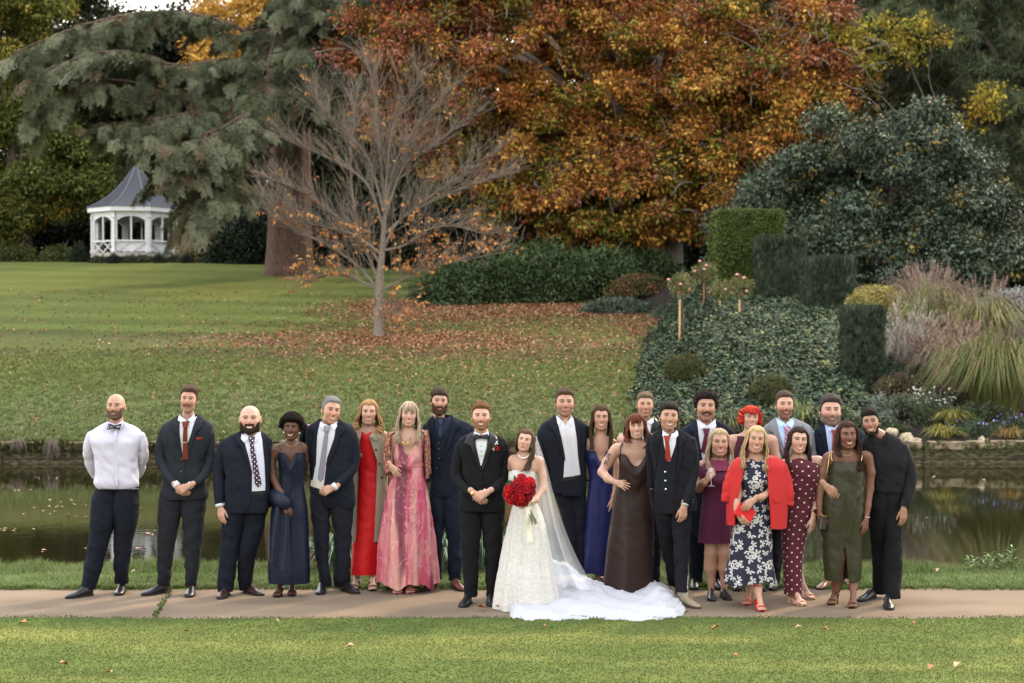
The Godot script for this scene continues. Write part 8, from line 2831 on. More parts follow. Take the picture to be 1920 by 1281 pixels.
func guest_behind_brown()->void:
	var w:=who(6,1117,"tall man in a black dinner jacket standing behind the woman in brown satin",FAIR)
	place(w,95)
	set_head(w,84,80,206,0,1,-2,0.98)
	add_head(w,0.96,1.0,0.3)
	face(w,lin(0.04,0.05,0.05),lin(0.13,0.085,0.05),lin(0.38,0.17,0.14),0.3,false,0.003)
	short_hair(w,lin(0.11,0.076,0.048),0.96,0.022,0.004,0.071,0.15,0.0,12.0)
	var m:=wool(lin(0.010,0.010,0.013))
	var al:=[[4,262,-0.03,33],[-14,330,-0.14,30],[-34,340,-0.10,26],[-44,322,-0.05,22]]
	var ar:=[[158,260,-0.02,34],[168,360,-0.05,32],[160,470,-0.08,30],[150,600,-0.05,26]]
	jacket(w,m,[[200,44,126],[222,14,156],[244,-14,178],[290,-20,184],[400,0,172],[520,10,166],[640,6,170],[760,6,170]],[al,ar])
	front_of(w,white(),satin(lin(0.010,0.010,0.011),0.3),[[52,200],[62,300],[80,420]],[[128,204],[112,300],[90,420]],[],[[[126,200],[112,290],[104,340],[98,380],[92,420]],[[150,218],[166,256],[144,268],[122,350],[96,424]]])
	collar(w,88,196,230,42,248,white(),1.0,0.1)
	shoe(w,130,1128,-10,black_shoe(),sole_mat()); shoe(w,60,1120,-10,black_shoe(),sole_mat())
	var fr:=shoe_at(w,130,1126); var fl:=shoe_at(w,60,1120)
	trousers(w,m,[[700,10,96],[850,20,92],[1000,30,92],[1090,32,90]],[[700,80,170],[850,92,168],[1000,100,164],[1096,106,160]],fl,fr)
	hidden_core(w,al,ar,[88,640])
	# his hand rests on the shoulder of the woman in navy
	add_hand(w,w.p(-44,306,0.02),Vector3(-0.15,-0.25,0.95),Vector3(-0.1,1,0.3),true,"relaxed",0.9)
	finish(w)

func guest_waistcoat()->void:
	var w:=who(6,1194,"smiling man in a black three-piece suit with red tie and suede shoes",FAIR)
	place(w,235)
	set_head(w,212,134,276,0,4,-2,0.97)
	add_head(w,0.94,1.0,0.3)
	face(w,lin(0.03,0.025,0.02),lin(0.03,0.02,0.016),lin(0.40,0.17,0.15),0.7,true,0.0036)
	short_hair(w,lin(0.022,0.016,0.013),0.94,0.022,0.004,0.064,0.0,0.006,13.0)
	var m:=wool(lin(0.011,0.011,0.013))
	var al:=[[126,310,-0.02,34],[118,380,-0.06,33],[124,480,-0.10,31],[120,580,-0.12,26]]
	var ar:=[[322,330,0,36],[340,410,0,35],[338,510,0.03,33],[318,600,0.09,29],[298,668,0.13,25]]
	jacket(w,m,[[264,172,256],[284,138,296],[304,112,326],[350,106,348],[430,122,350],[510,132,348],[590,134,350],[660,140,360],[700,150,362]],[al,ar])
	part_strip(w,"waistcoat",[[176,300],[150,360],[142,480],[134,612]],[[258,296],[256,400],[244,520],[236,622]],wool(lin(0.013,0.013,0.016)),0.006,0.006,20,8)
	front_of(w,white(),m,[[178,278],[184,350],[204,440]],[[256,276],[246,350],[216,442]],[[[152,300],[136,336],[152,352],[140,440],[136,540]],[[176,276],[166,330],[152,400],[144,470],[140,545]]],[[[258,276],[262,340],[262,400],[256,460],[244,545]],[[290,296],[304,330],[284,346],[280,430],[250,550]]],0.010)
	part_strip(w,"trouser_front",[[134,618],[138,720]],[[236,626],[244,720]],m,0.004,0.004,5,5)
	collar(w,216,266,300,43,322,white(),1.0,0.08)
	tie(w,200,304,206,445,18,15,satin(lin(0.22,0.020,0.012),0.55),0.018)
	buttons(w,"waistcoat_button",[[190,498],[192,545],[194,590]],mat("silver",lin(0.7,0.7,0.68),0.25,{"metal": 1.0}),0.009,0.014)
	buttons(w,"cuff_button",[[338,640],[335,655]],mat("horn",lin(0.10,0.08,0.06),0.4),0.005,0.09)
	cuff(w,[[298,666,0.13,20],[294,677,0.135,20]],white())
	var sd:=mat("suede",lin(0.20,0.155,0.10),0.95,{"rim": 0.2})
	shoe(w,312,1216,38,sd,mat("suede_sole",lin(0.05,0.04,0.03),0.9)); shoe(w,225,1148,-20,sd,mat("suede_sole",lin(0.05,0.04,0.03),0.9))
	var fl:=shoe_at(w,232,1146); var fr:=shoe_at(w,296,1206)
	trousers(w,m,[[600,134,244],[700,138,246],[800,148,246],[900,166,246],[1040,200,256],[1120,208,258]],[[600,210,342],[700,220,334],[800,228,328],[900,235,318],[1040,242,312],[1136,248,312]],fl,fr)
	var so:=Buf.new()
	so.tube(PackedVector3Array([Vector3(fr.x-0.01,0.07,fr.z-0.06),Vector3(fr.x-0.01,0.24,fr.z-0.07)]),PackedFloat32Array([0.045,0.048]),12)
	obj("sock",so.commit(),cotton(lin(0.5,0.46,0.44)),w.node)
	hidden_core(w,al,ar,[240,660])
	add_hand(w,w.p(291,684,0.14),Vector3(-0.10,-1,0.08),Vector3(0.25,0.0,0.95),false,"clasp",1.02)
	finish(w)

func guest_curly()->void:
	var w:=who(6,1117,"curly dark-haired man with a moustache in a navy suit and maroon tie",FAIR)
	place(w,412)
	set_head(w,408,80,226,0,2,-2,0.98)
	add_head(w,1.02,1.1,0.45)
	face(w,lin(0.03,0.03,0.025),lin(0.03,0.02,0.016),lin(0.36,0.15,0.13),0.15,false,0.004)
	beard(w,lin(0.055,0.033,0.024),1.02,0.0,0.009,-0.03,"moustache")
	short_hair(w,lin(0.020,0.015,0.013),1.02,0.024,0.006,0.068,0.0,0.026,14.0)
	var m:=wool(lin(0.0095,0.0115,0.019))
	var al:=[[306,290,-0.02,34],[288,370,-0.02,33],[296,480,-0.04,31],[320,600,0.0,27]]
	var ar:=[[534,295,-0.02,36],[548,380,-0.03,34],[546,490,-0.04,32],[530,600,-0.02,27]]
	jacket(w,m,[[216,364,462],[240,326,504],[262,290,546],[310,278,562],[400,292,552],[520,304,542],[640,300,546],[760,300,546],[840,302,544]],[al,ar])
	front_of(w,white(),m,[[364,218],[368,320],[386,440]],[[466,216],[452,320],[402,440]],[[[336,236],[322,276],[340,292],[352,370],[384,446]],[[362,216],[366,290],[372,340],[382,400],[392,448]]],[])
	collar(w,414,212,252,46,274,white(),1.0,0.08)
	tie(w,408,264,396,400,19,16,satin(lin(0.075,0.010,0.028),0.55),0.016)
	shoe(w,346,1116,-10,black_shoe(),sole_mat()); shoe(w,462,1118,14,black_shoe(),sole_mat())
	var fl:=shoe_at(w,348,1114); var fr:=shoe_at(w,460,1116)
	trousers(w,m,[[800,306,410],[900,314,400],[1000,320,394],[1088,326,388]],[[800,405,500],[900,430,496],[1000,440,492],[1090,440,488]],fl,fr)
	hidden_core(w,al,ar,[410,640])
	finish(w)

func guest_burgundy()->void:
	var w:=who(6,1168,"woman with long ash-blonde hair in a knee-length burgundy dress, holding a glass",FAIR)
	place(w,468)
	set_head(w,480,272,416,0,1,-2,0.95)
	add_head(w,0.94,0.88)
	face(w,lin(0.03,0.03,0.03),lin(0.12,0.08,0.055),lin(0.42,0.13,0.12),0.9,true,0.0024)
	long_hair(w,lin(0.34,0.25,0.155),lin(0.18,0.13,0.085),0.94,0.12,0.12,0.013,0.004,0,0.0,0.75,20,1.15,52)
	var al:=[[390,470,-0.01,30],[374,540,0.0,27],[372,584,0.04,24],[396,558,0.14,20],[418,534,0.20,14]]
	bare(w,476,440,[396,462],[556,460],[al,[[556,466,-0.01,28],[566,540,-0.04,25],[560,620,-0.05,20]]],0.066,720,[[[440,860,0.0,40],[436,930,0.02,34],[434,1010,0.0,33],[438,1080,-0.01,20],[438,1130,-0.01,17]],[[506,860,0.0,40],[508,930,0.02,34],[508,1010,0.0,33],[506,1080,-0.01,20],[506,1128,-0.01,17]]])
	var m:=mat("crepe_burgundy",lin(0.058,0.004,0.028),0.75,{"rim": 0.2})
	dress(w,"dress",m,[[430,424,530,0.0,0.9],[452,388,560,0.0,0.62],[480,376,564,0.02,0.62],[530,378,556,0.04,0.72],[580,388,546,0.02,0.72],[640,390,544,0.01,0.74],[720,380,546,0.01,0.74],[800,372,547,0.01,0.74],[874,366,548,0.01,0.74]],func(a: float,t: float,_y: float)->float: return 1.0+0.025*sstep(0.5,1.0,t)*sin(a*8.0),func(a: float)->float: return w.r(20.0)*sstep(0.7,0.0,absf(a)))
	var lm:=mat("burgundy_lace",lin(1,1,1),0.85,{"tex": image_tex("lace_red",64,64,func(u: float,v: float)->Color: return lin(0.19,0.035,0.065) if n3(u*14.0,v*14.0,4.0)>0.02 else lin(0.075,0.006,0.028)),"scale": Vector3(8,8,1)})
	var sb:=Buf.new()
	sleeve(w,sb,[[400,456,-0.01,30],[386,480,-0.01,35],[377,525,0.0,33]])
	sleeve(w,sb,[[552,456,-0.01,30],[562,480,-0.01,33],[566,525,-0.02,31]])
	obj("lace_sleeves",sb.commit(),lm,w.node)
	part_strip(w,"lace_yoke",[[430,436],[400,466],[420,492]],[[526,436],[552,466],[540,492]],lm,0.005,0.004,8,10)
	shoe(w,436,1178,-6,black_shoe(),sole_mat(),0.86,false); shoe(w,508,1174,14,black_shoe(),sole_mat(),0.86,false)
	add_hand(w,w.p(416,540,0.215),Vector3(0.55,0.75,0.2),Vector3(-0.25,-0.1,1),true,"grip",0.88)
	finish(w)
	var at:=w.p(437,552,0.26)+w.node.position
	var g:=thing("wine_glass","small stemmed glass in the hand of the woman in burgundy","glass",at)
	var gl:=mat("clear_glass",lin(0.9,0.93,0.93),0.05,{"spec": 0.5})
	gl.transparency=BaseMaterial3D.TRANSPARENCY_ALPHA
	gl.albedo_color.a=0.14
	var prof:=[[[0.032,-0.036],[0.030,-0.033],[0.005,-0.028],[0.0035,0.0],[0.004,0.040]],[[0.004,0.040],[0.018,0.052],[0.024,0.075],[0.023,0.10],[0.020,0.13]]]
	for k in 2:
		var gb:=Buf.new()
		for q in prof[k]:
			for s in 16: gb.vert(Vector3(sin(TAU*s/16.0)*q[0],q[1],cos(TAU*s/16.0)*q[0]))
		gb.stitch(0,prof[k].size(),16,true)
		obj(["foot","bowl"][k],gb.commit(),gl,g)

func guest_red_hair()->void:
	var w:=who(7,1134,"woman with curly bright red hair in a sleeveless burgundy velvet dress",PALE)
	place(w,225)
	set_head(w,220,150,272,3,3,-2,0.98)
	add_head(w,0.88,0.86)
	face(w,lin(0.05,0.06,0.06),lin(0.10,0.04,0.03),lin(0.42,0.11,0.12),0.9,true,0.0026)
	rng.seed=61
	var cl:=[lin(0.42,0.035,0.02),lin(0.55,0.09,0.03),lin(0.30,0.015,0.025)]
	shell(w,"hair_base",func(p: Vector3)->float:
		var s:=hairline(p,0.066,0.02)
		return 0.0 if s<=0.0 else 0.014*sstep(0.0,0.02,s),cl[2],0.88)
	var hb:=Buf.new()
	for k in 420:
		var d:=rdir()
		d.y=absf(d.y)*1.2-0.45
		d=d.normalized()
		if d.z>0.35 and d.y<0.5: continue
		var o:=d*Vector3(0.084,0.098,0.102)+Vector3(0,0.018,-0.01)
		var pts:=[]
		var ph:=rf(0,TAU)
		for q in 5:
			var t:=q/4.0
			pts.append(o+d*0.022*sin(t*2.4)+Vector3(sin(ph+t*6.0),-1.2*t,cos(ph+t*6.0))*0.026*(0.4+t))
		lock(hb,pts,0.0065,0.003,cl[k % 3]*rf(0.6,1.2),0.7)
	for k in 34:
		var t:=k/33.0*2.0-1.0
		lock(hb,[Vector3(t*0.03,0.118,0.03),Vector3(t*0.055,0.11,0.072),Vector3(t*0.064+rf(-0.01,0.01),0.07,0.092-0.02*absf(t)),Vector3(t*0.068,0.045+rf(-0.01,0.01),0.094-0.03*absf(t))],0.0065,0.003,cl[k % 3]*rf(0.8,1.2),0.7)
	obj("hair",hb.commit(),mat("hair",lin(1,1,1),0.55,{"vc": true,"spec": 0.22}),w.node).transform=w.head
	bare(w,222,296,[126,326],[330,326],[[[122,334,-0.01,30],[108,420,-0.02,27],[112,520,0.0,23]],[[336,334,-0.01,30],[352,420,-0.03,27],[350,520,-0.04,23]]],0.062,700)
	dress(w,"velvet_dress",mat("velvet",lin(0.040,0.003,0.010),0.9,{"rim": 0.6}),[[306,146,300,0.0,0.62],[340,136,312,0.01,0.62],[400,132,316,0.02,0.66],[500,140,306,0,0.66],[600,130,316,0,0.7],[800,112,330,0,0.7],[1000,110,332,0,0.7],[1060,112,330,0,0.7]],null,func(a: float)->float: return w.r(34.0)*sstep(0.6,0.0,absf(a)))
	var br:=leather(lin(0.030,0.014,0.010))
	shoe(w,160,1126,-30,br,sole_mat(),0.88,false); shoe(w,262,1128,14,br,sole_mat(),0.88,false)
	finish(w)

func guest_red_blazer()->void:
	var w:=who(7,1216,"blonde woman in a petal-print dress with a scarlet blazer over her shoulders",FAIR)
	place(w,245)
	set_head(w,250,258,400,-3,6,-2,0.93)
	add_head(w,0.90,0.84)
	face(w,lin(0.04,0.06,0.07),lin(0.15,0.10,0.065),lin(0.42,0.13,0.13),0.75,true,0.0024)
	long_hair(w,lin(0.40,0.285,0.155),lin(0.25,0.165,0.085),0.90,0.14,0.14,0.014,0.005,0,0.0,0.7,22,1.25,54)
	var al:=[[182,462,-0.01,26],[164,540,0.0,24],[152,620,0.05,21],[148,680,0.12,17],[154,716,0.16,13]]
	var ar:=[[328,462,-0.01,26],[338,540,0.0,24],[326,606,0.06,21],[280,632,0.15,17],[240,646,0.20,13]]
	bare(w,252,422,[196,446],[316,444],[al,ar],0.06,700)
	dress(w,"print_dress",mat("petals",lin(1,1,1),0.8,{"tex": petals_tex(),"scale": Vector3(3.3,3.3,1)}),[[428,212,296,0.0,0.95],[448,184,322,0.0,0.66],[490,172,330,0.02,0.66],[540,170,322,0.04,0.74],[600,168,312,0.02,0.72],[660,156,322,0.01,0.74],[760,134,334,0.01,0.74],[880,112,336,0.02,0.74],[960,104,338,0.02,0.78],[1040,84,348,0.03,0.8],[1080,80,350,0.03,0.82]],func(a: float,t: float,_y: float)->float: return 1.0+sstep(0.72,1.0,t)*(0.06*sin(a*9.0)+0.03*sin(a*15.0+1.0)),func(a: float)->float: return w.r(14.0)*sstep(0.8,0.0,absf(a)),func(a: float)->float: return w.r(-10.0+14.0*sin(a*3.0+0.6)),0.72,0.004,90)
	# blazer: a loose shell open in front,empty sleeves hanging
	var m:=mat("scarlet_crepe",lin(0.36,0.014,0.014),0.85,{"rim": 0.2})
	var r:=rows(w,[[408,196,316,-0.03,0.7],[422,158,360,-0.03,0.6],[446,132,396,-0.02,0.52],[520,112,412,-0.01,0.5],[600,100,416,-0.01,0.54],[700,98,412,-0.01,0.58],[796,98,406,-0.01,0.6]],0.55,2.3)
	var bb:=Buf.new()
	for off in [0.010,0.0]: envelop(bb,r,48,null,0.50,TAU-0.86,off,null,false,func(a: float)->float: return w.r(18.0)*sstep(2.0,5.6,a))
	wrinkle(bb,0.005,4.0,3.0)
	obj("blazer",bb.commit(),m,w.node)
	w.torso=r
	part_strip(w,"blazer_front",[[306,430],[308,500],[314,600],[320,700],[326,800]],[[392,440],[408,520],[414,620],[412,720],[404,800]],m,0.014,0.012,20,6)
	part_strip(w,"blazer_front",[[134,446],[114,520],[104,620],[98,700],[98,784]],[[190,432],[182,500],[164,590],[140,680],[126,780]],m,0.014,0.012,20,6)
	part_strip(w,"pocket_flap",[[340,640],[342,662]],[[392,636],[392,658]],m,0.022,0.008,3,5)
	for q in [[[150,456,-0.05,28],[122,520,-0.02,36],[100,590,0.0,34],[90,660,0.02,27]],[[380,454,-0.05,28],[404,530,-0.02,36],[418,610,0.0,36],[420,684,0.02,30]]]:
		var sb:=Buf.new()
		sleeve(w,sb,q)
		wrinkle(sb,0.016,6.0,9.0)
		obj("blazer_sleeve",sb.commit(),m,w.node)
	add_hand(w,w.p(154,718,0.17),Vector3(0.5,-0.8,0.2),Vector3(-0.6,0.1,0.8),true,"relaxed",0.88)
	add_hand(w,w.p(238,648,0.215),Vector3(-0.72,-0.66,0.1),Vector3(0.1,0.35,0.95),false,"relaxed",0.88)
	var red:=mat("red_suede",lin(0.42,0.008,0.016),0.7)
	sandal(w,212,1202,-16,red,0.07,0.95,true,false,true); sandal(w,262,1234,4,red,0.07,0.95,true,false,true)
	finish(w)
	var c:=w.p(190,716,0.185)+w.node.position
	var cl:=thing("clutch_bag","scarlet envelope clutch held low by the woman in the red blazer","bag",c)
	cl.rotation.z=-0.5
	var cb:=Buf.new(true)
	cb.box(xf(Vector3.ZERO),Vector3(0.165,0.115,0.022),0.006)
	var rm:=mat("scarlet_leather",lin(0.52,0.014,0.016),0.5)
	obj("pouch",cb.commit(),rm,cl)
	var fb:=Buf.new(true)
	fb.face([Vector3(-0.082,0.057,0.0125),Vector3(0.0,-0.012,0.017),Vector3(0.082,0.057,0.0125)])
	fb.face([Vector3(-0.082,0.057,0.011),Vector3(-0.082,0.057,0.0125),Vector3(0.082,0.057,0.0125),Vector3(0.082,0.057,0.011)])
	obj("flap",fb.commit(),mat("scarlet_flap",lin(0.47,0.012,0.015),0.5),cl)

func guest_grey_suit()->void:
	var w:=who(7,1118,"close-cropped man in a light grey jacket with striped pink and navy tie",lin(0.40,0.225,0.155))
	place(w,415)
	set_head(w,402,72,216,0,0,-2,0.90)
	add_head(w,0.90,1.02,0.85)
	face(w,lin(0.05,0.05,0.05),lin(0.06,0.04,0.03),lin(0.38,0.17,0.14),0.2,false,0.003)
	beard(w,lin(0.13,0.085,0.062),0.90,0.0,0.004,-0.03,"moustache")
	short_hair(w,lin(0.055,0.04,0.032),0.90,0.018,0.004,0.070,0.0,0.0,16.0)
	var m:=wool(lin(0.165,0.17,0.185))
	var al:=[[310,290,-0.02,34],[294,380,-0.02,33],[298,500,-0.03,31],[310,620,0.0,26]]
	var ar:=[[530,290,-0.02,35],[548,380,-0.02,34],[546,490,-0.03,31],[530,610,0.0,27]]
	jacket(w,m,[[206,362,452],[228,330,494],[252,298,536],[300,286,552],[390,302,544],[500,310,534],[620,306,536],[740,304,538],[800,306,536]],[al,ar])
	var sh:=cotton(lin(0.36,0.50,0.68))
	front_of(w,sh,m,[[362,210],[370,300],[404,420]],[[450,208],[444,290],[416,420]],[[[330,234],[318,278],[338,286],[362,350],[404,430]],[[360,208],[370,280],[384,330],[398,380],[410,432]]],[[[450,208],[444,280],[436,330],[426,380],[414,430]],[[490,230],[500,274],[482,284],[460,350],[420,434]]])
	collar(w,406,204,238,43,266,sh,1.0,0.08)
	tie(w,412,252,410,420,18,15,mat("striped_tie",lin(1,1,1),0.5,{"tex": stripe_tex("stripe_tie",[lin(0.45,0.09,0.16),lin(0.45,0.09,0.16),lin(0.02,0.03,0.12),lin(0.6,0.55,0.6),lin(0.02,0.03,0.12)]),"scale": Vector3(22,22,1)}),0.016)
	var t:=wool(lin(0.02,0.022,0.028))
	var br:=leather(lin(0.030,0.013,0.010))
	shoe(w,345,1122,-18,br,sole_mat()); shoe(w,440,1120,12,br,sole_mat())
	var fl:=shoe_at(w,348,1118); var fr:=shoe_at(w,440,1118)
	trousers(w,t,[[720,318,420],[800,322,410],[900,326,396],[1000,328,384],[1092,330,374]],[[720,405,520],[800,412,516],[900,410,490],[1000,412,474],[1092,416,466]],fl,fr)
	hidden_core(w,al,ar,[418,640])
	finish(w)

func guest_dotted()->void:
	var w:=who(7,1200,"laughing brunette in a long maroon dress with pale polka dots, one shoulder bare",PALE)
	place(w,470)
	set_head(w,476,262,402,2,3,-2,0.93)
	add_head(w,0.87,0.84)
	face(w,lin(0.03,0.02,0.015),lin(0.03,0.02,0.015),lin(0.45,0.11,0.12),1.0,true,0.003)
	long_hair(w,lin(0.036,0.020,0.015),lin(0.018,0.011,0.009),0.87,0.15,0.15,0.014,0.004,0,0.01,0.85,24,1.15,54)
	var ar:=[[584,446,-0.01,28],[598,540,0.0,25],[584,620,0.02,22],[566,700,0.07,16],[556,742,0.10,13]]
	bare(w,480,422,[408,452],[580,438],[[[404,462,-0.02,26],[398,540,-0.05,24],[400,620,-0.06,20]],ar],0.06,720)
	var m:=mat("polka",lin(1,1,1),0.8,{"tex": dots_tex("polka_dots",lin(0.060,0.005,0.013),lin(0.62,0.48,0.36),0.085),"scale": Vector3(12.5,12.5,1),"rim": 0.2})
	dress(w,"dress",m,[[446,400,592,0.0,0.62],[480,404,600,0.02,0.62],[540,410,596,0.02,0.66],[600,412,572,0.01,0.68],[640,412,560,0.0,0.72],[700,398,556,0,0.74],[780,386,538,0,0.76],[900,388,508,0.01,0.84],[1050,395,498,0.03,0.9],[1150,398,496,0.04,0.9]],func(a: float,t: float,y: float)->float: return 1.0+0.03*sin(y*40.0+a*2.0)*sstep(0.30,0.2,t)*sstep(0.05,0.15,t),func(a: float)->float: return w.r(-26.0*sstep(0.9,0.0,absf(a+0.25))+26.0*sstep(0.6,1.6,a)))
	var sb:=Buf.new()
	sleeve(w,sb,[[590,478,0.0,30],[602,540,0.0,36],[590,610,0.01,40],[578,664,0.03,41]],18,false)
	wrinkle(sb,0.008,6.0,6.0)
	obj("sleeve",sb.commit(),m,w.node)
	ring_at(w,"watch_strap",w.p(562,710,0.08),Vector3(-0.2,-1,0.15),0.030,0.008,mat("watch_tan",lin(0.30,0.13,0.09),0.6))
	var fb:=Buf.new(true)
	fb.box(xf(w.p(568,708,0.115)),Vector3(0.032,0.036,0.010),0.004)
	obj("watch",fb.commit(),mat("watch_glass",lin(0.008,0.008,0.01),0.1),w.node)
	ring_at(w,"bracelet",w.p(560,726,0.09),Vector3(-0.2,-1,0.15),0.028,0.002,mat("gold",lin(0.8,0.55,0.22),0.3,{"metal": 1.0}))
	add_hand(w,w.p(554,746,0.105),Vector3(-0.10,-1,0.1),Vector3(0.5,0,0.85),false,"relaxed",0.88)
	earrings(w,mat("gold",lin(0.8,0.55,0.22),0.3,{"metal": 1.0}),0.007)
	necklace(w,470,420,470,20,mat("gold",lin(0.8,0.55,0.22),0.3,{"metal": 1.0}),0.0018,0.09)
	var nude:=mat("nude_leather",lin(0.52,0.31,0.22),0.45)
	sandal(w,450,1206,28,nude,0.07,0.95,false,true); sandal(w,494,1172,30,nude,0.07,0.95,true,true)
	finish(w)

func guest_blue_shirt()->void:
	var w:=who(8,1114,"greying bearded man in a navy jacket, pale blue shirt and rust tie",lin(0.40,0.225,0.16))
	place(w,190)
	set_head(w,164,96,252,-2,1,-2,0.98)
	add_head(w,1.0,1.08,0.8)
	face(w,lin(0.04,0.05,0.05),lin(0.06,0.045,0.035),lin(0.38,0.17,0.14),0.25,false,0.003)
	beard(w,lin(0.15,0.105,0.08),1.0,0.0025,0.005,-0.05)
	short_hair(w,lin(0.045,0.036,0.032),1.0,0.024,0.004,0.070,0.2,0.003,17.0)
	var m:=wool(lin(0.0095,0.0115,0.019))
	var al:=[[92,290,-0.02,34],[78,370,-0.02,33],[84,490,-0.03,31],[110,620,0.0,27]]
	var ar:=[[316,300,-0.02,36],[326,380,-0.04,34],[320,500,-0.05,31],[310,620,-0.03,27]]
	jacket(w,m,[[232,132,232],[252,98,276],[272,72,322],[320,64,336],[400,76,326],[520,84,314],[640,84,316],[760,84,316]],[al,ar])
	var sh:=cotton(lin(0.34,0.38,0.56))
	front_of(w,sh,m,[[136,230],[140,320],[158,440]],[[226,232],[212,320],[178,440]],[[[106,252],[94,290],[112,304],[126,380],[158,446]],[[134,228],[138,300],[144,350],[152,400],[164,448]]],[[[226,232],[212,310],[202,360],[190,400],[172,446]],[[262,252],[272,290],[252,304],[224,390],[178,450]]])
	collar(w,184,228,264,44,286,sh,1.0,0.08)
	tie(w,180,272,180,400,17,14,satin(lin(0.16,0.030,0.018),0.6),0.016)
	var tan:=leather(lin(0.20,0.10,0.055))
	shoe(w,140,1118,-52,tan,sole_mat()); shoe(w,262,1116,10,tan,sole_mat())
	var fl:=shoe_at(w,156,1110); var fr:=shoe_at(w,262,1112)
	trousers(w,m,[[700,100,200],[850,118,196],[1000,128,190],[1084,132,184]],[[700,190,310],[850,206,304],[1000,222,300],[1086,230,296]],fl,fr)
	hidden_core(w,al,ar,[190,640])
	finish(w)

func guest_olive()->void:
	var w:=who(8,1206,"woman with long dark brown hair in an olive satin wrap dress",lin(0.13,0.056,0.034))
	place(w,240)
	set_head(w,253,232,378,0,-2,-2,0.93)
	add_head(w,0.88,0.84)
	face(w,lin(0.02,0.012,0.008),lin(0.015,0.010,0.008),lin(0.24,0.07,0.06),0.35,true,0.0032)
	long_hair(w,lin(0.045,0.022,0.016),lin(0.024,0.013,0.010),0.88,0.06,0.19,0.014,0.010,0,-0.01,0.8,26,1.0,50)
	var al:=[[146,424,-0.01,26],[124,500,-0.01,24],[112,590,0.0,21],[104,670,0.04,17],[104,718,0.07,14]]
	var ar:=[[362,420,-0.01,29],[376,500,-0.01,26],[372,590,0.0,22],[362,680,0.05,17],[356,738,0.08,14]]
	bare(w,250,396,[166,412],[344,410],[al,ar],0.06,720,[[[226,850,0.06,34],[214,960,0.08,28],[206,1060,0.05,25],[200,1130,0.03,16]]])
	var m:=satin(lin(0.028,0.028,0.014),0.36)
	dress(w,"wrap_dress",m,[[438,168,332,0.0,0.66],[480,164,338,0.02,0.72],[530,158,344,0.02,0.70],[580,146,344,0.02,0.68],[640,126,342,0.02,0.70],[720,122,342,0.02,0.72],[800,122,336,0.02,0.72],[900,126,330,0.02,0.74],[1000,132,326,0.03,0.74],[1066,136,322,0.03,0.74]],func(a: float,t: float,y: float)->float: return 1.0+0.018*sin(y*70.0-a*6.0)*sstep(0.12,0.2,t)*sstep(0.5,0.3,t)*sstep(-0.6,0.8,a)+0.03*sstep(0.6,1.0,t)*sin(a*6.0),func(a: float)->float: return w.r(12.0)*sstep(0.3,0.0,absf(a)),func(a: float)->float: return w.r(200.0*sstep(0.24,0.0,absf(a+0.05))-10.0))
	part_strip(w,"wrap_edge",[[330,600],[300,680],[262,770],[240,850]],[[338,610],[308,690],[272,780],[256,868]],m,0.006,0.010,16,3)
	for s in 2: strap(w,"strap",[[[172,440,0.10],[166,412,0.08],[170,388,0.02]],[[328,440,0.10],[332,412,0.08],[334,392,0.02]]][s],0.0045,mat("gold",lin(0.8,0.55,0.22),0.3,{"metal": 1.0}))
	strap(w,"bag_chain",[[158,396,0.06],[152,450,0.13],[142,510,0.14],[130,560,0.10]],0.003,mat("gold",lin(0.8,0.55,0.22),0.3,{"metal": 1.0}))
	necklace(w,250,384,412,40,mat("gold",lin(0.8,0.55,0.22),0.3,{"metal": 1.0}),0.0018,0.06)
	ring_at(w,"bracelet",w.p(357,740,0.08),Vector3(-0.1,-1,0.1),0.029,0.003,mat("silver",lin(0.7,0.7,0.68),0.25,{"metal": 1.0}),1.0)
	add_hand(w,w.p(354,752,0.09),Vector3(-0.14,-1,0.1),Vector3(0.6,0,0.8),false,"relaxed",0.9)
	add_hand(w,w.p(105,722,0.08),Vector3(0.16,-1,0.1),Vector3(-0.8,0,0.6),true,"grip",0.9)
	var bk:=leather(lin(0.030,0.016,0.012))
	sandal(w,190,1200,-26,bk,0.07,0.98,true,false,true); sandal(w,284,1216,-14,bk,0.07,0.98,true,false,true)
	finish(w)
	var c:=w.p(122,772,0.11)+w.node.position
	var ph:=thing("purse","small dark purse with brass trim in the hand of the woman in olive","purse",c)
	ph.rotation=Vector3(0,0.5,-0.15)
	var pb:=Buf.new(true)
	pb.box(xf(Vector3.ZERO),Vector3(0.075,0.125,0.032),0.010)
	obj("case",pb.commit(),leather(lin(0.020,0.013,0.011)),ph)
	var fb:=Buf.new(true)
	fb.box(xf(Vector3(0.0,0.064,0)),Vector3(0.066,0.008,0.036),0.003)
	obj("clasp",fb.commit(),mat("gold",lin(0.8,0.55,0.22),0.3,{"metal": 1.0}),ph)

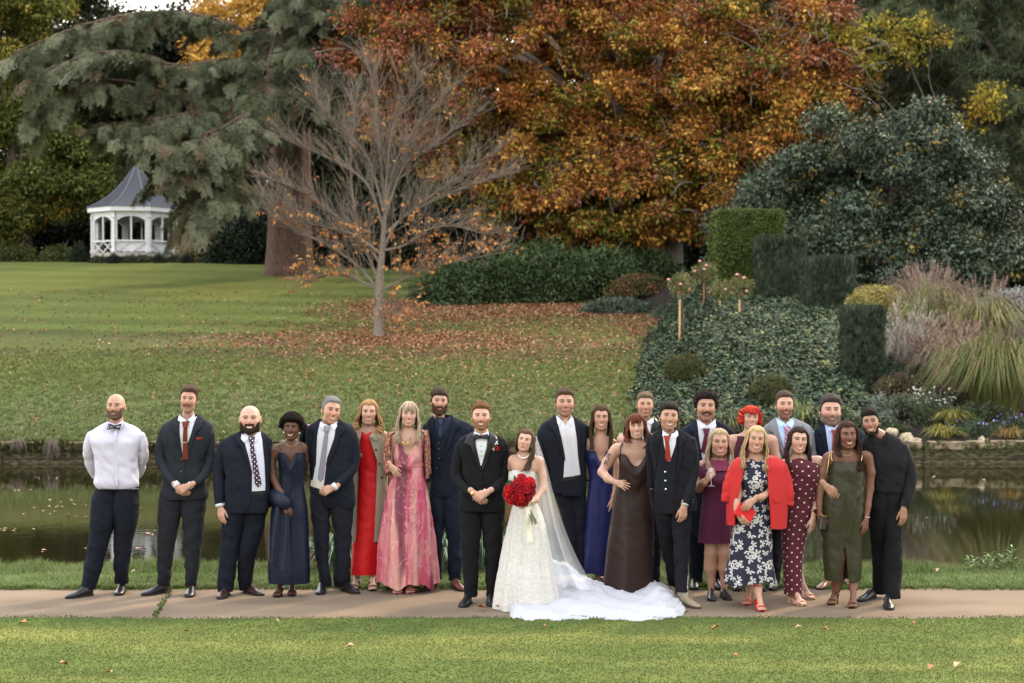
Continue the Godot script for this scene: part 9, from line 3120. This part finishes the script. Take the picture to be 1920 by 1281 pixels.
func guest_black_shirt()->void:
	var w:=who(8,1196,"man in an all-black shirt and trousers leaning in at the right end",lin(0.26,0.135,0.088))
	place(w,455)
	set_head(w,378,164,306,-16,-8,-4,0.88)
	add_head(w,0.90,0.95,0.15)
	face(w,lin(0.02,0.012,0.008),lin(0.015,0.010,0.008),lin(0.32,0.12,0.10),0.5,true,0.0032)
	beard(w,lin(0.02,0.013,0.010),0.90,0.003,0.0,-0.060)
	short_hair(w,lin(0.013,0.010,0.009),0.90,0.020,0.003,0.060,0.0,0.004,19.0)
	var m:=cotton(lin(0.010,0.010,0.012))
	var al:=[[366,340,-0.04,34],[300,420,-0.06,30],[220,520,-0.03,26],[146,572,0.12,22]]
	var ar:=[[536,362,0,40],[572,440,0,38],[590,525,0.02,35],[580,610,0.06,31],[556,688,0.10,27]]
	jacket(w,m,[[284,388,462,0.02,0.85],[300,362,500,0.01,0.7],[324,340,536,0,0.56],[364,338,560],[430,358,580],[500,376,566],[570,386,560],[604,392,556],[614,402,548]],[al,ar],"shirt",0.009)
	collar(w,418,280,312,44,350,m,1.2,0.35)
	part_strip(w,"placket",[[398,345],[402,460],[410,600]],[[412,345],[416,460],[424,600]],m,0.005,0.005,18,3)
	buttons(w,"button",[[405,404],[408,448],[411,500],[414,550]],mat("stud",lin(0.01,0.01,0.01),0.2),0.004,0.008)
	var t:=wool(lin(0.008,0.008,0.009))
	shoe(w,372,1182,-62,black_shoe(),sole_mat()); shoe(w,470,1222,-12,black_shoe(),sole_mat())
	var fl:=shoe_at(w,402,1176); var fr:=shoe_at(w,476,1216)
	trousers(w,t,[[604,388,490],[680,374,486],[770,368,474],[900,384,464],[1050,390,462],[1146,394,466]],[[604,440,556],[680,444,550],[770,450,546],[900,455,545],[1050,456,541],[1172,462,532]],fl,fr)
	hidden_core(w,al,ar,[460,650])
	add_hand(w,w.p(554,694,0.105),Vector3(-0.05,-1,0.08),Vector3(0.45,0,0.9),false,"relaxed",1.02)
	var ns:=Sdf.new()
	var na:=w.head*Vector3(0.012,-0.085,-0.035)
	ns.cap(na,0.050,w.p(426,306,0.0),0.060,0.02)
	ns.mesh(w.body,na+Vector3(-0.15,-0.22,-0.12),na+Vector3(0.18,0.07,0.12),0.010)
	# his other hand comes round her waist
	add_hand(w,w.p(138,572,0.30),Vector3(0.62,-0.72,0.2),Vector3(-0.35,0.3,0.9),true,"relaxed",0.98)
	finish(w)
